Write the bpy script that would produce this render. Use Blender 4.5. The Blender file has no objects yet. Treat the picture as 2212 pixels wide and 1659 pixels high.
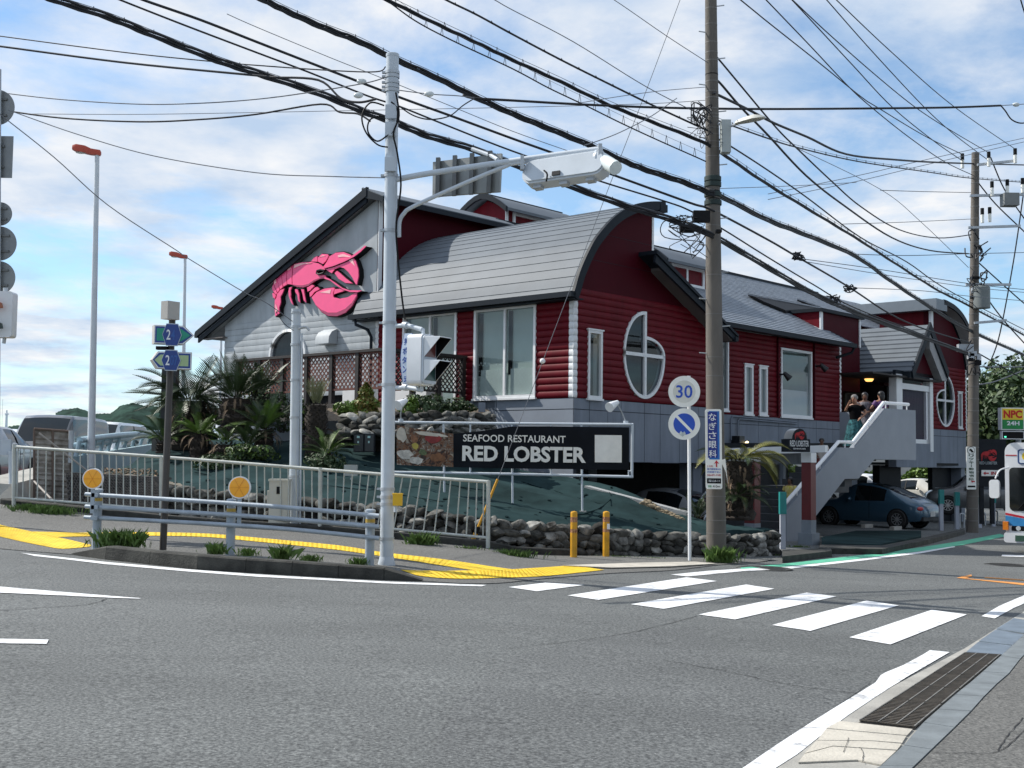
import bpy, bmesh, math, random
from mathutils import Vector, Matrix, Quaternion
random.seed(7)
SC = bpy.context.scene
COL = SC.collection
# ---------------------------------------------------------------- camera
F = 2600.0; CX, CY = 1106.0, 829.5
PIT = math.atan(163/2600); ROL = 0.0125; CZ = 1.5
cam = bpy.data.cameras.new('camera'); camo = bpy.data.objects.new('camera', cam); COL.objects.link(camo)
cam.sensor_width = 36.0; cam.lens = 36.0*F/2212.0; cam.clip_start = 0.1; cam.clip_end = 9000
_fw = Vector((0, math.cos(PIT), math.sin(PIT))); _up = Vector((0, -math.sin(PIT), math.cos(PIT))); _rt = Vector((1, 0, 0))
_r2 = _rt*math.cos(ROL)+_up*math.sin(ROL); _u2 = -_rt*math.sin(ROL)+_up*math.cos(ROL)
camo.matrix_world = Matrix(((_r2.x, _u2.x, -_fw.x, 0), (_r2.y, _u2.y, -_fw.y, 0), (_r2.z, _u2.z, -_fw.z, CZ), (0, 0, 0, 1)))
SC.camera = camo
# ---------------------------------------------------------------- sky, sun, exposure
SUNV = Vector((-0.68, 0.243, 0.694)).normalized()
world = bpy.data.worlds.new('World'); SC.world = world; world.use_nodes = True
wn, wl = world.node_tree.nodes, world.node_tree.links
wn.clear()
def _n(t, **k):
    n = wn.new(t)
    for a, b in k.items(): setattr(n, a, b)
    return n
wout = _n('ShaderNodeOutputWorld'); sky = _n('ShaderNodeTexSky', sky_type='NISHITA', sun_disc=False)
sky.sun_elevation = math.asin(SUNV.z); sky.sun_rotation = math.atan2(SUNV.x, SUNV.y); sky.air_density = 1.0; sky.dust_density = 0.2; sky.ozone_density = 2.0
bg1 = _n('ShaderNodeBackground'); bg1.inputs[1].default_value = 0.145
stn = _n('ShaderNodeMix', data_type='RGBA', blend_type='MULTIPLY'); stn.inputs['Factor'].default_value = 1.0; stn.inputs['B'].default_value = (0.78, 0.93, 1.0, 1); wl.new(sky.outputs[0], stn.inputs['A']); wl.new(stn.outputs['Result'], bg1.inputs[0])
tc = _n('ShaderNodeTexCoord'); sep = _n('ShaderNodeSeparateXYZ'); wl.new(tc.outputs['Generated'], sep.inputs[0])
zc = _n('ShaderNodeMath', operation='MAXIMUM'); wl.new(sep.outputs[2], zc.inputs[0]); zc.inputs[1].default_value = 0.0
za = _n('ShaderNodeMath', operation='ADD'); wl.new(zc.outputs[0], za.inputs[0]); za.inputs[1].default_value = 0.11
dx = _n('ShaderNodeMath', operation='DIVIDE'); wl.new(sep.outputs[0], dx.inputs[0]); wl.new(za.outputs[0], dx.inputs[1])
dy = _n('ShaderNodeMath', operation='DIVIDE'); wl.new(sep.outputs[1], dy.inputs[0]); wl.new(za.outputs[0], dy.inputs[1])
cmb = _n('ShaderNodeCombineXYZ'); wl.new(dx.outputs[0], cmb.inputs[0]); wl.new(dy.outputs[0], cmb.inputs[1])
mp = _n('ShaderNodeMapping'); mp.inputs['Location'].default_value = (3.3, 1.2, 0.0); mp.inputs['Scale'].default_value = (0.75, 0.62, 1); wl.new(cmb.outputs[0], mp.inputs[0])
nz = _n('ShaderNodeTexNoise'); nz.inputs['Scale'].default_value = 1.9; nz.inputs['Detail'].default_value = 11; nz.inputs['Roughness'].default_value = 0.62; nz.inputs['Distortion'].default_value = 0.25
wl.new(mp.outputs[0], nz.inputs['Vector'])
cr = _n('ShaderNodeValToRGB'); cr.color_ramp.elements[0].position = 0.37; cr.color_ramp.elements[0].color = (0.10, 0.10, 0.10, 1); cr.color_ramp.elements[1].position = 0.57; cr.color_ramp.elements[1].color = (0.97, 0.97, 0.97, 1)
wl.new(nz.outputs['Fac'], cr.inputs[0])
nz2 = _n('ShaderNodeTexNoise'); nz2.inputs['Scale'].default_value = 3.4; nz2.inputs['Detail'].default_value = 10; nz2.inputs['Roughness'].default_value = 0.55
wl.new(mp.outputs[0], nz2.inputs['Vector'])
cr2 = _n('ShaderNodeValToRGB'); cr2.color_ramp.elements[0].position = 0.36; cr2.color_ramp.elements[0].color = (0.54, 0.68, 0.88, 1); cr2.color_ramp.elements[1].position = 0.62; cr2.color_ramp.elements[1].color = (0.97, 0.98, 1.0, 1)
wl.new(nz2.outputs['Fac'], cr2.inputs[0])
bg2 = _n('ShaderNodeBackground'); bg2.inputs[1].default_value = 0.84; wl.new(cr2.outputs[0], bg2.inputs[0])
mx = _n('ShaderNodeMixShader'); wl.new(cr.outputs[0], mx.inputs[0]); wl.new(bg1.outputs[0], mx.inputs[1]); wl.new(bg2.outputs[0], mx.inputs[2])
wl.new(mx.outputs[0], wout.inputs[0])
sl = bpy.data.lights.new('sun', 'SUN'); sl.energy = 5.0; sl.angle = math.radians(0.55); sl.color = (1.0, 0.955, 0.88)
so = bpy.data.objects.new('sun', sl); COL.objects.link(so); so.rotation_euler = (-SUNV).to_track_quat('-Z', 'Y').to_euler(); so.location = (0, 0, 30)
SC.view_settings.view_transform = 'Standard'; SC.view_settings.look = 'None'; SC.view_settings.gamma = 1.0; SC.view_settings.exposure = 0.22
SC.view_settings.use_curve_mapping = False
SC.cycles.max_bounces = 6; SC.cycles.transparent_max_bounces = 12
# ---------------------------------------------------------------- projection helpers (pixel of the 2212-wide view -> place in the world)
GB, GC = -0.025, -0.009
def ray(px, py):
    dx, dy = px-CX, py-CY
    x = dx*math.cos(ROL)+dy*math.sin(ROL); y = -dx*math.sin(ROL)+dy*math.cos(ROL)
    sp, cp = math.sin(PIT), math.cos(PIT)
    return (x, F*cp+y*sp, F*sp-y*cp)
def at(px, py, Y):
    r = ray(px, py); k = Y/r[1]; return Vector((r[0]*k, Y, CZ+r[2]*k))
def gz(X, Y): return GB*max(-14, min(40, X))+GC*max(-20, min(70, Y))
def gp(px, py, dz=0.0):
    r = ray(px, py); k = (CZ-dz)/(-r[2]+GB*r[0]+GC*r[1]); return Vector((r[0]*k, r[1]*k, CZ+k*r[2]))
_A = math.radians(42.3)
U = Vector((math.sin(_A), math.cos(_A), 0)); V = Vector((-math.cos(_A), math.sin(_A), 0)); ZZ = Vector((0, 0, 1))
C0 = Vector((1.489379, 29.0, 0))
def bw(s, t, z): return C0+U*s+V*t+ZZ*z
def onT(px, py, t):
    r = ray(px, py); k = (t+C0.dot(V))/(r[0]*V.x+r[1]*V.y)
    p = Vector((r[0]*k, r[1]*k, 0))-C0; return (p.dot(U), CZ+r[2]*k)
def onS(px, py, s):
    r = ray(px, py); k = (s+C0.dot(U))/(r[0]*U.x+r[1]*U.y)
    p = Vector((r[0]*k, r[1]*k, 0))-C0; return (p.dot(V), CZ+r[2]*k)
# ---------------------------------------------------------------- materials
MATS = {}
def mat(name, col, rough=0.6, metal=0.0, var=0.12, scale=3.0, bump=0.0, bscale=40.0, rnd=0.0, spec=0.5, detail=4.0, coat=0.0, emit=None, col2=None, stretch=None):
    if name in MATS: return MATS[name]
    m = bpy.data.materials.new(name); m.use_nodes = True; MATS[name] = m
    N, L = m.node_tree.nodes, m.node_tree.links
    b = N['Principled BSDF']
    b.inputs['Roughness'].default_value = rough; b.inputs['Metallic'].default_value = metal; b.inputs['Specular IOR Level'].default_value = spec
    if coat: b.inputs['Coat Weight'].default_value = coat; b.inputs['Coat Roughness'].default_value = 0.05
    if emit: b.inputs['Emission Color'].default_value = (*emit[0], 1); b.inputs['Emission Strength'].default_value = emit[1]
    g = N.new('ShaderNodeNewGeometry')
    src = g.outputs['Position']
    if stretch:
        mpn = N.new('ShaderNodeMapping'); mpn.inputs['Scale'].default_value = stretch; L.new(src, mpn.inputs[0]); src = mpn.outputs[0]
    if rnd:
        oi = N.new('ShaderNodeObjectInfo'); ad = N.new('ShaderNodeVectorMath'); ad.operation = 'ADD'
        sc = N.new('ShaderNodeVectorMath'); sc.operation = 'SCALE'; sc.inputs['Scale'].default_value = 30.0
        cb = N.new('ShaderNodeCombineXYZ'); L.new(oi.outputs['Random'], cb.inputs[0]); L.new(cb.outputs[0], sc.inputs[0]); L.new(src, ad.inputs[0]); L.new(sc.outputs[0], ad.inputs[1]); src = ad.outputs[0]
    if var or col2:
        nt = N.new('ShaderNodeTexNoise'); nt.inputs['Scale'].default_value = scale; nt.inputs['Detail'].default_value = detail; nt.inputs['Roughness'].default_value = 0.62; L.new(src, nt.inputs['Vector'])
        rp = N.new('ShaderNodeValToRGB'); rp.color_ramp.elements[0].position = 0.32; rp.color_ramp.elements[1].position = 0.68
        c1 = tuple(max(0, c*(1-var)) for c in col); c2 = col2 if col2 else tuple(min(1, c*(1+var)) for c in col)
        rp.color_ramp.elements[0].color = (*c1, 1); rp.color_ramp.elements[1].color = (*c2, 1)
        L.new(nt.outputs['Fac'], rp.inputs[0]); out = rp.outputs[0]
        if rnd:
            oi2 = N.new('ShaderNodeObjectInfo'); mr = N.new('ShaderNodeMapRange'); mr.inputs['To Min'].default_value = 1-rnd; mr.inputs['To Max'].default_value = 1+rnd
            L.new(oi2.outputs['Random'], mr.inputs['Value']); vm = N.new('ShaderNodeVectorMath'); vm.operation = 'SCALE'; L.new(out, vm.inputs[0]); L.new(mr.outputs[0], vm.inputs['Scale']); out = vm.outputs[0]
        L.new(out, b.inputs['Base Color'])
    else:
        b.inputs['Base Color'].default_value = (*col, 1)
    if bump:
        bt = N.new('ShaderNodeTexNoise'); bt.inputs['Scale'].default_value = bscale; bt.inputs['Detail'].default_value = 3; L.new(src, bt.inputs['Vector'])
        bp = N.new('ShaderNodeBump'); bp.inputs['Strength'].default_value = bump; bp.inputs['Distance'].default_value = 0.02; L.new(bt.outputs['Fac'], bp.inputs['Height']); L.new(bp.outputs[0], b.inputs['Normal'])
    return m
def glass(name, tint=(0.75, 0.82, 0.82), rough=0.02, trans=0.75, refl=0.45):
    if name in MATS: return MATS[name]
    m = bpy.data.materials.new(name); m.use_nodes = True; MATS[name] = m
    N, L = m.node_tree.nodes, m.node_tree.links; N.remove(N['Principled BSDF'])
    t = N.new('ShaderNodeBsdfTransparent'); t.inputs[0].default_value = (tint[0]*trans, tint[1]*trans, tint[2]*trans, 1)
    g = N.new('ShaderNodeBsdfGlossy'); g.inputs['Roughness'].default_value = rough; g.inputs[0].default_value = (0.9, 0.93, 0.95, 1)
    fr = N.new('ShaderNodeLayerWeight'); fr.inputs['Blend'].default_value = 0.5
    pw = N.new('ShaderNodeMath'); pw.operation = 'POWER'; pw.inputs[1].default_value = 3.0; L.new(fr.outputs['Facing'], pw.inputs[0])
    ma = N.new('ShaderNodeMath'); ma.operation = 'MULTIPLY_ADD'; ma.inputs[1].default_value = refl; ma.inputs[2].default_value = refl*0.09; L.new(pw.outputs[0], ma.inputs[0])
    x = N.new('ShaderNodeMixShader'); L.new(ma.outputs[0], x.inputs[0]); L.new(t.outputs[0], x.inputs[1]); L.new(g.outputs[0], x.inputs[2]); L.new(x.outputs[0], N['Material Output'].inputs[0])
    return m
# ---------------------------------------------------------------- mesh builder
def VV(p): return p if isinstance(p, Vector) else Vector(p)
class MB:
    def __init__(s): s.v = []; s.f = []
    def poly(s, pts): b = len(s.v); s.v += [tuple(p) for p in pts]; s.f.append(list(range(b, b+len(pts)))); return s
    def obox(s, o, a, b, c):
        o, a, b, c = VV(o), VV(a), VV(b), VV(c); k = len(s.v)
        s.v += [tuple(q) for q in (o, o+a, o+a+b, o+b, o+c, o+a+c, o+a+b+c, o+b+c)]
        s.f += [[k+i for i in q] for q in ((0, 3, 2, 1), (4, 5, 6, 7), (0, 1, 5, 4), (1, 2, 6, 5), (2, 3, 7, 6), (3, 0, 4, 7))]; return s
    def box(s, c, sz, ax=None, ay=None, az=None):
        ax = VV(ax or (1, 0, 0)); az = VV(az or (0, 0, 1)); ay = VV(ay) if ay else az.cross(ax)
        c = VV(c); a, b, d = ax*sz[0], ay*sz[1], az*sz[2]
        return s.obox(c-(a+b+d)/2, a, b, d)
    def cyl(s, p0, p1, r0, r1=None, n=12, caps=True):
        p0, p1 = VV(p0), VV(p1); r1 = r0 if r1 is None else r1
        d = (p1-p0).normalized(); x = d.orthogonal().normalized(); y = d.cross(x); k = len(s.v)
        for p, r in ((p0, r0), (p1, r1)):
            s.v += [tuple(p+(x*math.cos(2*math.pi*i/n)+y*math.sin(2*math.pi*i/n))*r) for i in range(n)]
        s.f += [[k+i, k+(i+1) % n, k+n+(i+1) % n, k+n+i] for i in range(n)]
        if caps: s.f += [[k+i for i in range(n)][::-1], [k+n+i for i in range(n)]]
        return s
    def tube(s, pts, r, n=8, caps=True):
        pts = [VV(p) for p in pts]; rs = r if isinstance(r, (list, tuple)) else [r]*len(pts); k = len(s.v); x = None
        for i, p in enumerate(pts):
            d = (pts[min(i+1, len(pts)-1)]-pts[max(i-1, 0)])
            d = d.normalized() if d.length > 1e-9 else Vector((0, 0, 1))
            x = d.orthogonal().normalized() if x is None else (x-d*x.dot(d)).normalized()
            y = d.cross(x)
            s.v += [tuple(p+(x*math.cos(2*math.pi*j/n)+y*math.sin(2*math.pi*j/n))*rs[i]) for j in range(n)]
        for i in range(len(pts)-1):
            s.f += [[k+i*n+j, k+i*n+(j+1) % n, k+(i+1)*n+(j+1) % n, k+(i+1)*n+j] for j in range(n)]
        if caps: s.f += [[k+j for j in range(n)][::-1], [k+(len(pts)-1)*n+j for j in range(n)]]
        return s
    def prism(s, pts, vec):
        pts = [VV(p) for p in pts]; vec = VV(vec); k = len(s.v); n = len(pts)
        s.v += [tuple(p) for p in pts]+[tuple(p+vec) for p in pts]
        s.f += [[k+i for i in range(n)][::-1], [k+n+i for i in range(n)]]+[[k+i, k+(i+1) % n, k+n+(i+1) % n, k+n+i] for i in range(n)]; return s
    def grid(s, rows, wrap=False):
        k = len(s.v); m = len(rows[0])
        for r in rows: s.v += [tuple(p) for p in r]
        for i in range(len(rows)-1):
            for j in range(m if wrap else m-1):
                s.f.append([k+i*m+j, k+i*m+(j+1) % m, k+(i+1)*m+(j+1) % m, k+(i+1)*m+j])
        return s
    def lathe(s, o, prof, n=16, ax=(0, 0, 1)):
        o = VV(o); d = VV(ax).normalized(); x = d.orthogonal().normalized(); y = d.cross(x)
        rows = [[o+d*h+(x*math.cos(2*math.pi*i/n)+y*math.sin(2*math.pi*i/n))*r for i in range(n)] for r, h in prof]
        return s.grid(rows, wrap=True)
    def ell(s, c, r, n=12, m=8, rot=None):
        c = VV(c); rows = []
        for i in range(m+1):
            a = math.pi*i/m; row = []
            for j in range(n):
                b = 2*math.pi*j/n; p = Vector((r[0]*math.sin(a)*math.cos(b), r[1]*math.sin(a)*math.sin(b), r[2]*math.cos(a)))
                row.append(c+(rot @ p if rot else p))
            rows.append(row)
        return s.grid(rows, wrap=True)
    def mesh(s, name, m, recalc=True, smooth=True, ang=38):
        me = bpy.data.meshes.new(name); me.from_pydata(s.v, [], s.f)
        if recalc:
            bm = bmesh.new(); bm.from_mesh(me); bmesh.ops.remove_doubles(bm, verts=bm.verts, dist=1e-5); bmesh.ops.recalc_face_normals(bm, faces=bm.faces); bm.to_mesh(me); bm.free()
        if m: me.materials.append(m)
        if smooth:
            me.polygons.foreach_set('use_smooth', [True]*len(me.polygons)); me.set_sharp_from_angle(angle=math.radians(ang))
        return me
    def build(s, name, m, parent=None, label=None, **k):
        o = bpy.data.objects.new(name, s.mesh(name, m, **k)); COL.objects.link(o)
        if parent: par(o, parent)
        if label: o['label'] = label
        return o
def par(o, parent):
    o.parent = parent
    if parent.parent is None: o.matrix_parent_inverse = Matrix.Translation(-parent.location)
    else: o.matrix_parent_inverse = Matrix.Translation(-parent.matrix_parent_inverse.translation-parent.parent.location) if False else Matrix.Identity(4)
    return o
def thing(name, label, cat, loc=(0, 0, 0), group=None):
    o = bpy.data.objects.new(name, None); COL.objects.link(o); o.location = loc; o.empty_display_size = 0.2
    o['label'] = label; o['category'] = cat
    if group: o['group'] = group
    return o
def tag(o, label, cat, group=None):
    o['label'] = label; o['category'] = cat
    if group: o['group'] = group
    return o
def struct(o): o['kind'] = 'structure'; return o
def stuff(o): o['kind'] = 'stuff'; return o
def inst(name, mesh, M, parent=None):
    """object sharing mesh data, placed by the world matrix M"""
    o = bpy.data.objects.new(name, mesh); COL.objects.link(o)
    if parent: par(o, parent)
    o.matrix_basis = M
    return o
def copy_tree(o, M, label=None, group=None):
    """copy a thing with its parts and sub-parts; M moves it (world)"""
    c = o.copy(); COL.objects.link(c); c.matrix_basis = M @ o.matrix_basis
    if label: c['label'] = label
    if group: c['group'] = group
    for ch in list(o.children):
        d = ch.copy(); COL.objects.link(d); d.parent = c; d.matrix_parent_inverse = ch.matrix_parent_inverse.copy()
        for g in list(ch.children):
            e = g.copy(); COL.objects.link(e); e.parent = d; e.matrix_parent_inverse = g.matrix_parent_inverse.copy()
    return c
def text(s, o, right, up, w, h, m, parent=None, name='lettering', ext=0.002, bold=0.0, keep=False):
    """flat lettering fitted into the box (w,h) whose lower left corner is o"""
    c = bpy.data.curves.new(name, 'FONT'); c.body = s; c.extrude = ext; c.offset = bold; c.resolution_u = 3
    t = bpy.data.objects.new(name, c); COL.objects.link(t)
    dg = bpy.context.evaluated_depsgraph_get(); me = bpy.data.meshes.new_from_object(t.evaluated_get(dg)); bpy.data.objects.remove(t)
    if len(me.vertices) == 0: return None
    xs = [v.co.x for v in me.vertices]; ys = [v.co.y for v in me.vertices]
    sx = w/(max(xs)-min(xs)); sy = h/(max(ys)-min(ys)); x0, y0 = min(xs), min(ys)
    if keep: sx = sy = min(sx, sy)
    o, right, up = VV(o), VV(right).normalized(), VV(up).normalized(); nn = right.cross(up)
    for v in me.vertices:
        p = o+right*((v.co.x-x0)*sx)+up*((v.co.y-y0)*sy)+nn*v.co.z; v.co = p
    me.materials.clear(); me.materials.append(m)
    ob = bpy.data.objects.new(name, me); COL.objects.link(ob)
    if parent: par(ob, parent)
    return ob
def catmull(pts, n=6):
    pts = [VV(p) for p in pts]; out = []
    for i in range(len(pts)-1):
        p0 = pts[max(i-1, 0)]; p1 = pts[i]; p2 = pts[i+1]; p3 = pts[min(i+2, len(pts)-1)]
        for k in range(n):
            t = k/n; out.append(0.5*((2*p1)+(p2-p0)*t+(2*p0-5*p1+4*p2-p3)*t*t+(3*p1-p0-3*p2+p3)*t**3))
    out.append(pts[-1]); return out
def lerp(a, b, t): return a+(b-a)*t
def pl(pts, x):
    """piecewise linear: pts sorted [(x, a, b..)]"""
    if x <= pts[0][0]: return pts[0][1:]
    for p, q in zip(pts, pts[1:]):
        if x <= q[0]:
            t = (x-p[0])/(q[0]-p[0]); return tuple(lerp(a, b, t) for a, b in zip(p[1:], q[1:]))
    return pts[-1][1:]
# common materials
M_steel = mat('galvanised', (0.42, 0.45, 0.48), 0.45, 0.3, 0.12, 6)
M_ltgrey = mat('pale_grey_paint', (0.50, 0.55, 0.60), 0.4, 0.0, 0.06, 3, spec=0.5)
M_white = mat('white_paint', (0.78, 0.79, 0.80), 0.45, 0, 0.05, 4)
M_black = mat('black_plastic', (0.006, 0.006, 0.007), 0.6, 0, 0.2, 10, spec=0.2)
M_dark = mat('dark_metal', (0.014, 0.017, 0.022), 0.6, 0, 0.15, 6, spec=0.2)
# ================================================================ GROUND
def speckle(name, base, dark, light, big=0.17, bump=0.35):
    m = bpy.data.materials.new(name); m.use_nodes = True; MATS[name] = m
    N, L = m.node_tree.nodes, m.node_tree.links; b = N['Principled BSDF']; b.inputs['Roughness'].default_value = 0.85; b.inputs['Specular IOR Level'].default_value = 0.35
    g = N.new('ShaderNodeNewGeometry')
    n1 = N.new('ShaderNodeTexNoise'); n1.inputs['Scale'].default_value = 42; n1.inputs['Detail'].default_value = 5; n1.inputs['Roughness'].default_value = 0.75; L.new(g.outputs[0], n1.inputs['Vector'])
    r1 = N.new('ShaderNodeValToRGB'); e = r1.color_ramp.elements; e[0].position = 0.36; e[0].color = (*dark, 1); e[1].position = 0.5; e[1].color = (*base, 1)
    x = e.new(0.66); x.color = (*light, 1); L.new(n1.outputs['Fac'], r1.inputs[0])
    n2 = N.new('ShaderNodeTexNoise'); n2.inputs['Scale'].default_value = 0.45; n2.inputs['Detail'].default_value = 6; n2.inputs['Roughness'].default_value = 0.6; n2.inputs['Distortion'].default_value = 0.6; mpp = N.new('ShaderNodeMapping'); mpp.inputs['Rotation'].default_value = (0, 0, math.radians(-8)); mpp.inputs['Scale'].default_value = (0.45, 1.5, 1); L.new(g.outputs[0], mpp.inputs[0]); L.new(mpp.outputs[0], n2.inputs['Vector'])
    mr = N.new('ShaderNodeMapRange'); mr.inputs['From Min'].default_value = 0.3; mr.inputs['From Max'].default_value = 0.7; mr.inputs['To Min'].default_value = 1-big; mr.inputs['To Max'].default_value = 1+big; L.new(n2.outputs['Fac'], mr.inputs['Value'])
    vm = N.new('ShaderNodeVectorMath'); vm.operation = 'SCALE'; L.new(r1.outputs[0], vm.inputs[0]); L.new(mr.outputs[0], vm.inputs['Scale'])
    v = N.new('ShaderNodeTexVoronoi'); v.inputs['Scale'].default_value = 26; L.new(g.outputs[0], v.inputs['Vector'])
    lt = N.new('ShaderNodeMath'); lt.operation = 'LESS_THAN'; lt.inputs[1].default_value = 0.10; L.new(v.outputs['Distance'], lt.inputs[0])
    n3 = N.new('ShaderNodeTexNoise'); n3.inputs['Scale'].default_value = 9; L.new(g.outputs[0], n3.inputs['Vector'])
    gt = N.new('ShaderNodeMath'); gt.operation = 'GREATER_THAN'; gt.inputs[1].default_value = 0.57; L.new(n3.outputs['Fac'], gt.inputs[0])
    mu = N.new('ShaderNodeMath'); mu.operation = 'MULTIPLY'; L.new(lt.outputs[0], mu.inputs[0]); L.new(gt.outputs[0], mu.inputs[1])
    mi = N.new('ShaderNodeMix'); mi.data_type = 'RGBA'; mi.inputs['B'].default_value = (*[min(1, c*1.7) for c in light], 1); L.new(mu.outputs[0], mi.inputs['Factor']); L.new(vm.outputs[0], mi.inputs['A'])
    L.new(mi.outputs['Result'], b.inputs['Base Color'])
    bp = N.new('ShaderNodeBump'); bp.inputs['Strength'].default_value = bump; bp.inputs['Distance'].default_value = 0.012; L.new(n1.outputs['Fac'], bp.inputs['Height']); L.new(bp.outputs[0], b.inputs['Normal'])
    return m
M_asph = speckle('asphalt', (0.105, 0.111, 0.110), (0.034, 0.036, 0.037), (0.218, 0.227, 0.222))
M_asph2 = speckle('asphalt_patch', (0.099, 0.104, 0.104), (0.033, 0.035, 0.036), (0.205, 0.213, 0.210), 0.15)
M_walk = speckle('sidewalk_asphalt', (0.120, 0.119, 0.112), (0.05, 0.05, 0.048), (0.215, 0.212, 0.20), 0.15)
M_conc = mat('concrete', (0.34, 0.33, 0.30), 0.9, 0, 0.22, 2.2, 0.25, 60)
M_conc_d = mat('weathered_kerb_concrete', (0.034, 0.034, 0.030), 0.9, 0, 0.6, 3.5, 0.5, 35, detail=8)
M_mark = mat('road_paint_white', (0.72, 0.73, 0.74), 0.7, 0, 0.07, 7, 0.25, 60, detail=9)
_n, _l = M_mark.node_tree.nodes, M_mark.node_tree.links; _b = _n['Principled BSDF']
_old = _b.inputs['Base Color'].links[0].from_socket; _w = _n.new('ShaderNodeTexNoise'); _w.inputs['Scale'].default_value = 5.0; _w.inputs['Detail'].default_value = 12; _w.inputs['Roughness'].default_value = 0.72
_g = _n.new('ShaderNodeNewGeometry'); _l.new(_g.outputs[0], _w.inputs['Vector']); _r = _n.new('ShaderNodeValToRGB'); _r.color_ramp.elements[0].position = 0.30; _r.color_ramp.elements[0].color = (0.22, 0.22, 0.23, 1); _r.color_ramp.elements[1].position = 0.46; _r.color_ramp.elements[1].color = (1, 1, 1, 1)
_l.new(_w.outputs['Fac'], _r.inputs[0]); _m = _n.new('ShaderNodeMix'); _m.data_type = 'RGBA'; _m.blend_type = 'MULTIPLY'; _m.inputs['Factor'].default_value = 1.0; _l.new(_old, _m.inputs['A']); _l.new(_r.outputs[0], _m.inputs['B']); _l.new(_m.outputs['Result'], _b.inputs['Base Color'])
M_yel = mat('tactile_yellow', (0.76, 0.52, 0.025), 0.7, 0, 0.14, 6, 0.2, 40)
M_grn = mat('road_paint_green', (0.09, 0.42, 0.27), 0.7, 0, 0.2, 5, 0.2, 60)
M_org = mat('road_paint_orange', (0.62, 0.25, 0.05), 0.7, 0, 0.25, 5)
def frange(a, b, n): return [a+(b-a)*i/n for i in range(n+1)]
m = MB()
xs = [-900, -300, -100, -40, -20, -14, 0, 20, 40, 80, 200, 900]; ys = [-60, -20, 0, 20, 40, 55, 70, 120, 300, 900, 2500]
m.grid([[(x, y, gz(x, y)-0.02*(y > 300)) for x in xs] for y in ys])
struct(m.build('road', M_asph, recalc=False))
def sheet(name, pxs, lift, mt, parent=None):
    p = [gp(a, b, lift) for a, b in pxs]
    mm = MB(); mm.poly(p); mm.prism(p, (0, 0, -0.003)) if False else None
    return mm.build(name, mt, parent, recalc=False, smooth=False)
K = 2.8157
def q2(l): return [(1426.4+x/K, 1152.1+y/K) for x, y in l]
# asphalt patches (older / newer surfacing)
struct(sheet('asphalt_patch', [(1105, 1420), (1330, 1370), (1500, 1352), (1560, 1402), (1760, 1468), (1880, 1475), (1700, 1600), (1612, 1659), (1560, 1700), (900, 1700), (980, 1520)], 0.003, M_asph2))
def crack(name, pts, w, dz=0.006):
    m = MB(); P = catmull([gp(a, b, dz) for a, b in pts], 8); L_ = []; R_ = []
    for i, p in enumerate(P):
        d = (P[min(i+1, len(P)-1)]-P[max(i-1, 0)]).normalized(); n = Vector((-d.y, d.x, 0)); j = Vector((random.uniform(-1, 1), random.uniform(-1, 1), 0))*w*0.9
        k = w*random.uniform(0.25, 0.6); L_.append(p+j+n*k); R_.append(p+j-n*k)
    m.grid([L_, R_]); return struct(m.build(name, mat('crack_dark', (0.022, 0.022, 0.023), 0.95, 0, 0.3, 9), recalc=False))
crack('road_crack', [(1100, 1400), (1250, 1383), (1380, 1362), (1505, 1330)], 0.010)
crack('road_crack', [(0, 1318), (90, 1312), (190, 1305), (232, 1293)], 0.015)
crack('road_crack', [(1426, 1425), (1560, 1448), (1700, 1478), (1850, 1497)], 0.009)
# ------------------------------------------------ road markings
for k, bar in enumerate(([(1098, 1268), (1178, 1258.5), (1263, 1263.5), (1160, 1277)],
            [(1226, 1286), (1482.7, 1247), (1549, 1255), (1292.7, 1295.7)],
            [(1362.7, 1305), (1612, 1262.5), (1673, 1271.7), (1434, 1315)],
            q2([(232, 493), (890, 360), (1070, 383), (455, 523)]), q2([(678, 557), (1255, 408), (1450, 438), (912, 593)]), q2([(1150, 632), (1650, 465), (1865, 493), (1400, 675)]))):
    struct(sheet('crosswalk_bar', bar, 0.007, M_mark))
def line(name, a, b, lift, mt): return struct(sheet(name, a+b[::-1], lift, mt))
line('white_line', [(45, 1194), (120, 1202), (227, 1213.5), (400, 1229), (553, 1240.5), (700, 1249), (830, 1256), (1051, 1263.5)], [(75, 1201), (140, 1208), (227, 1218.5), (400, 1234), (553, 1245.5), (700, 1253), (830, 1260), (1040, 1266.5)], 0.007, M_mark)
line('white_line', [(-30, 1266), (0, 1267), (240, 1287), (305, 1292)], [(-30, 1280), (0, 1280), (240, 1291), (300, 1293)], 0.007, M_mark)
line('white_line', [(-30, 1379), (105, 1381.5)], [(-30, 1389), (101, 1390.5)], 0.007, M_mark)
line('white_line', [(1449, 1241), (1530, 1233), (1606, 1228)], [(1485, 1245), (1560, 1238), (1606, 1233.5)], 0.007, M_mark)
line('white_line', [(1606, 1228.5), (1700, 1224), (1850, 1208), (1990, 1191), (2060, 1179)], [(1606, 1233.5), (1700, 1229), (1850, 1212.5), (1990, 1195), (2064, 1181.5)], 0.007, M_mark)
line('green_line', [(1600, 1226), (1700, 1217), (1850, 1200), (1990, 1182), (2080, 1168), (2160, 1153)], [(1600, 1229), (1700, 1223.5), (1850, 1207.5), (1990, 1190.5), (2080, 1177), (2175, 1158)], 0.0075, M_grn)
_le = q2([(440, 1470), (500, 1427), (700, 1290), (900, 1160), (1100, 1035), (1200, 975), (1310, 905), (1340, 862), (1370, 845), (1480, 800), (1600, 735), (1640, 710)])
_re = q2([(640, 1470), (700, 1427), (830, 1345), (1000, 1210), (1150, 1100), (1300, 1000), (1400, 935), (1450, 905), (1500, 872), (1600, 815), (1720, 745), (1760, 722)])
line('white_edge_line', _le, _re, 0.007, M_mark)
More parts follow.
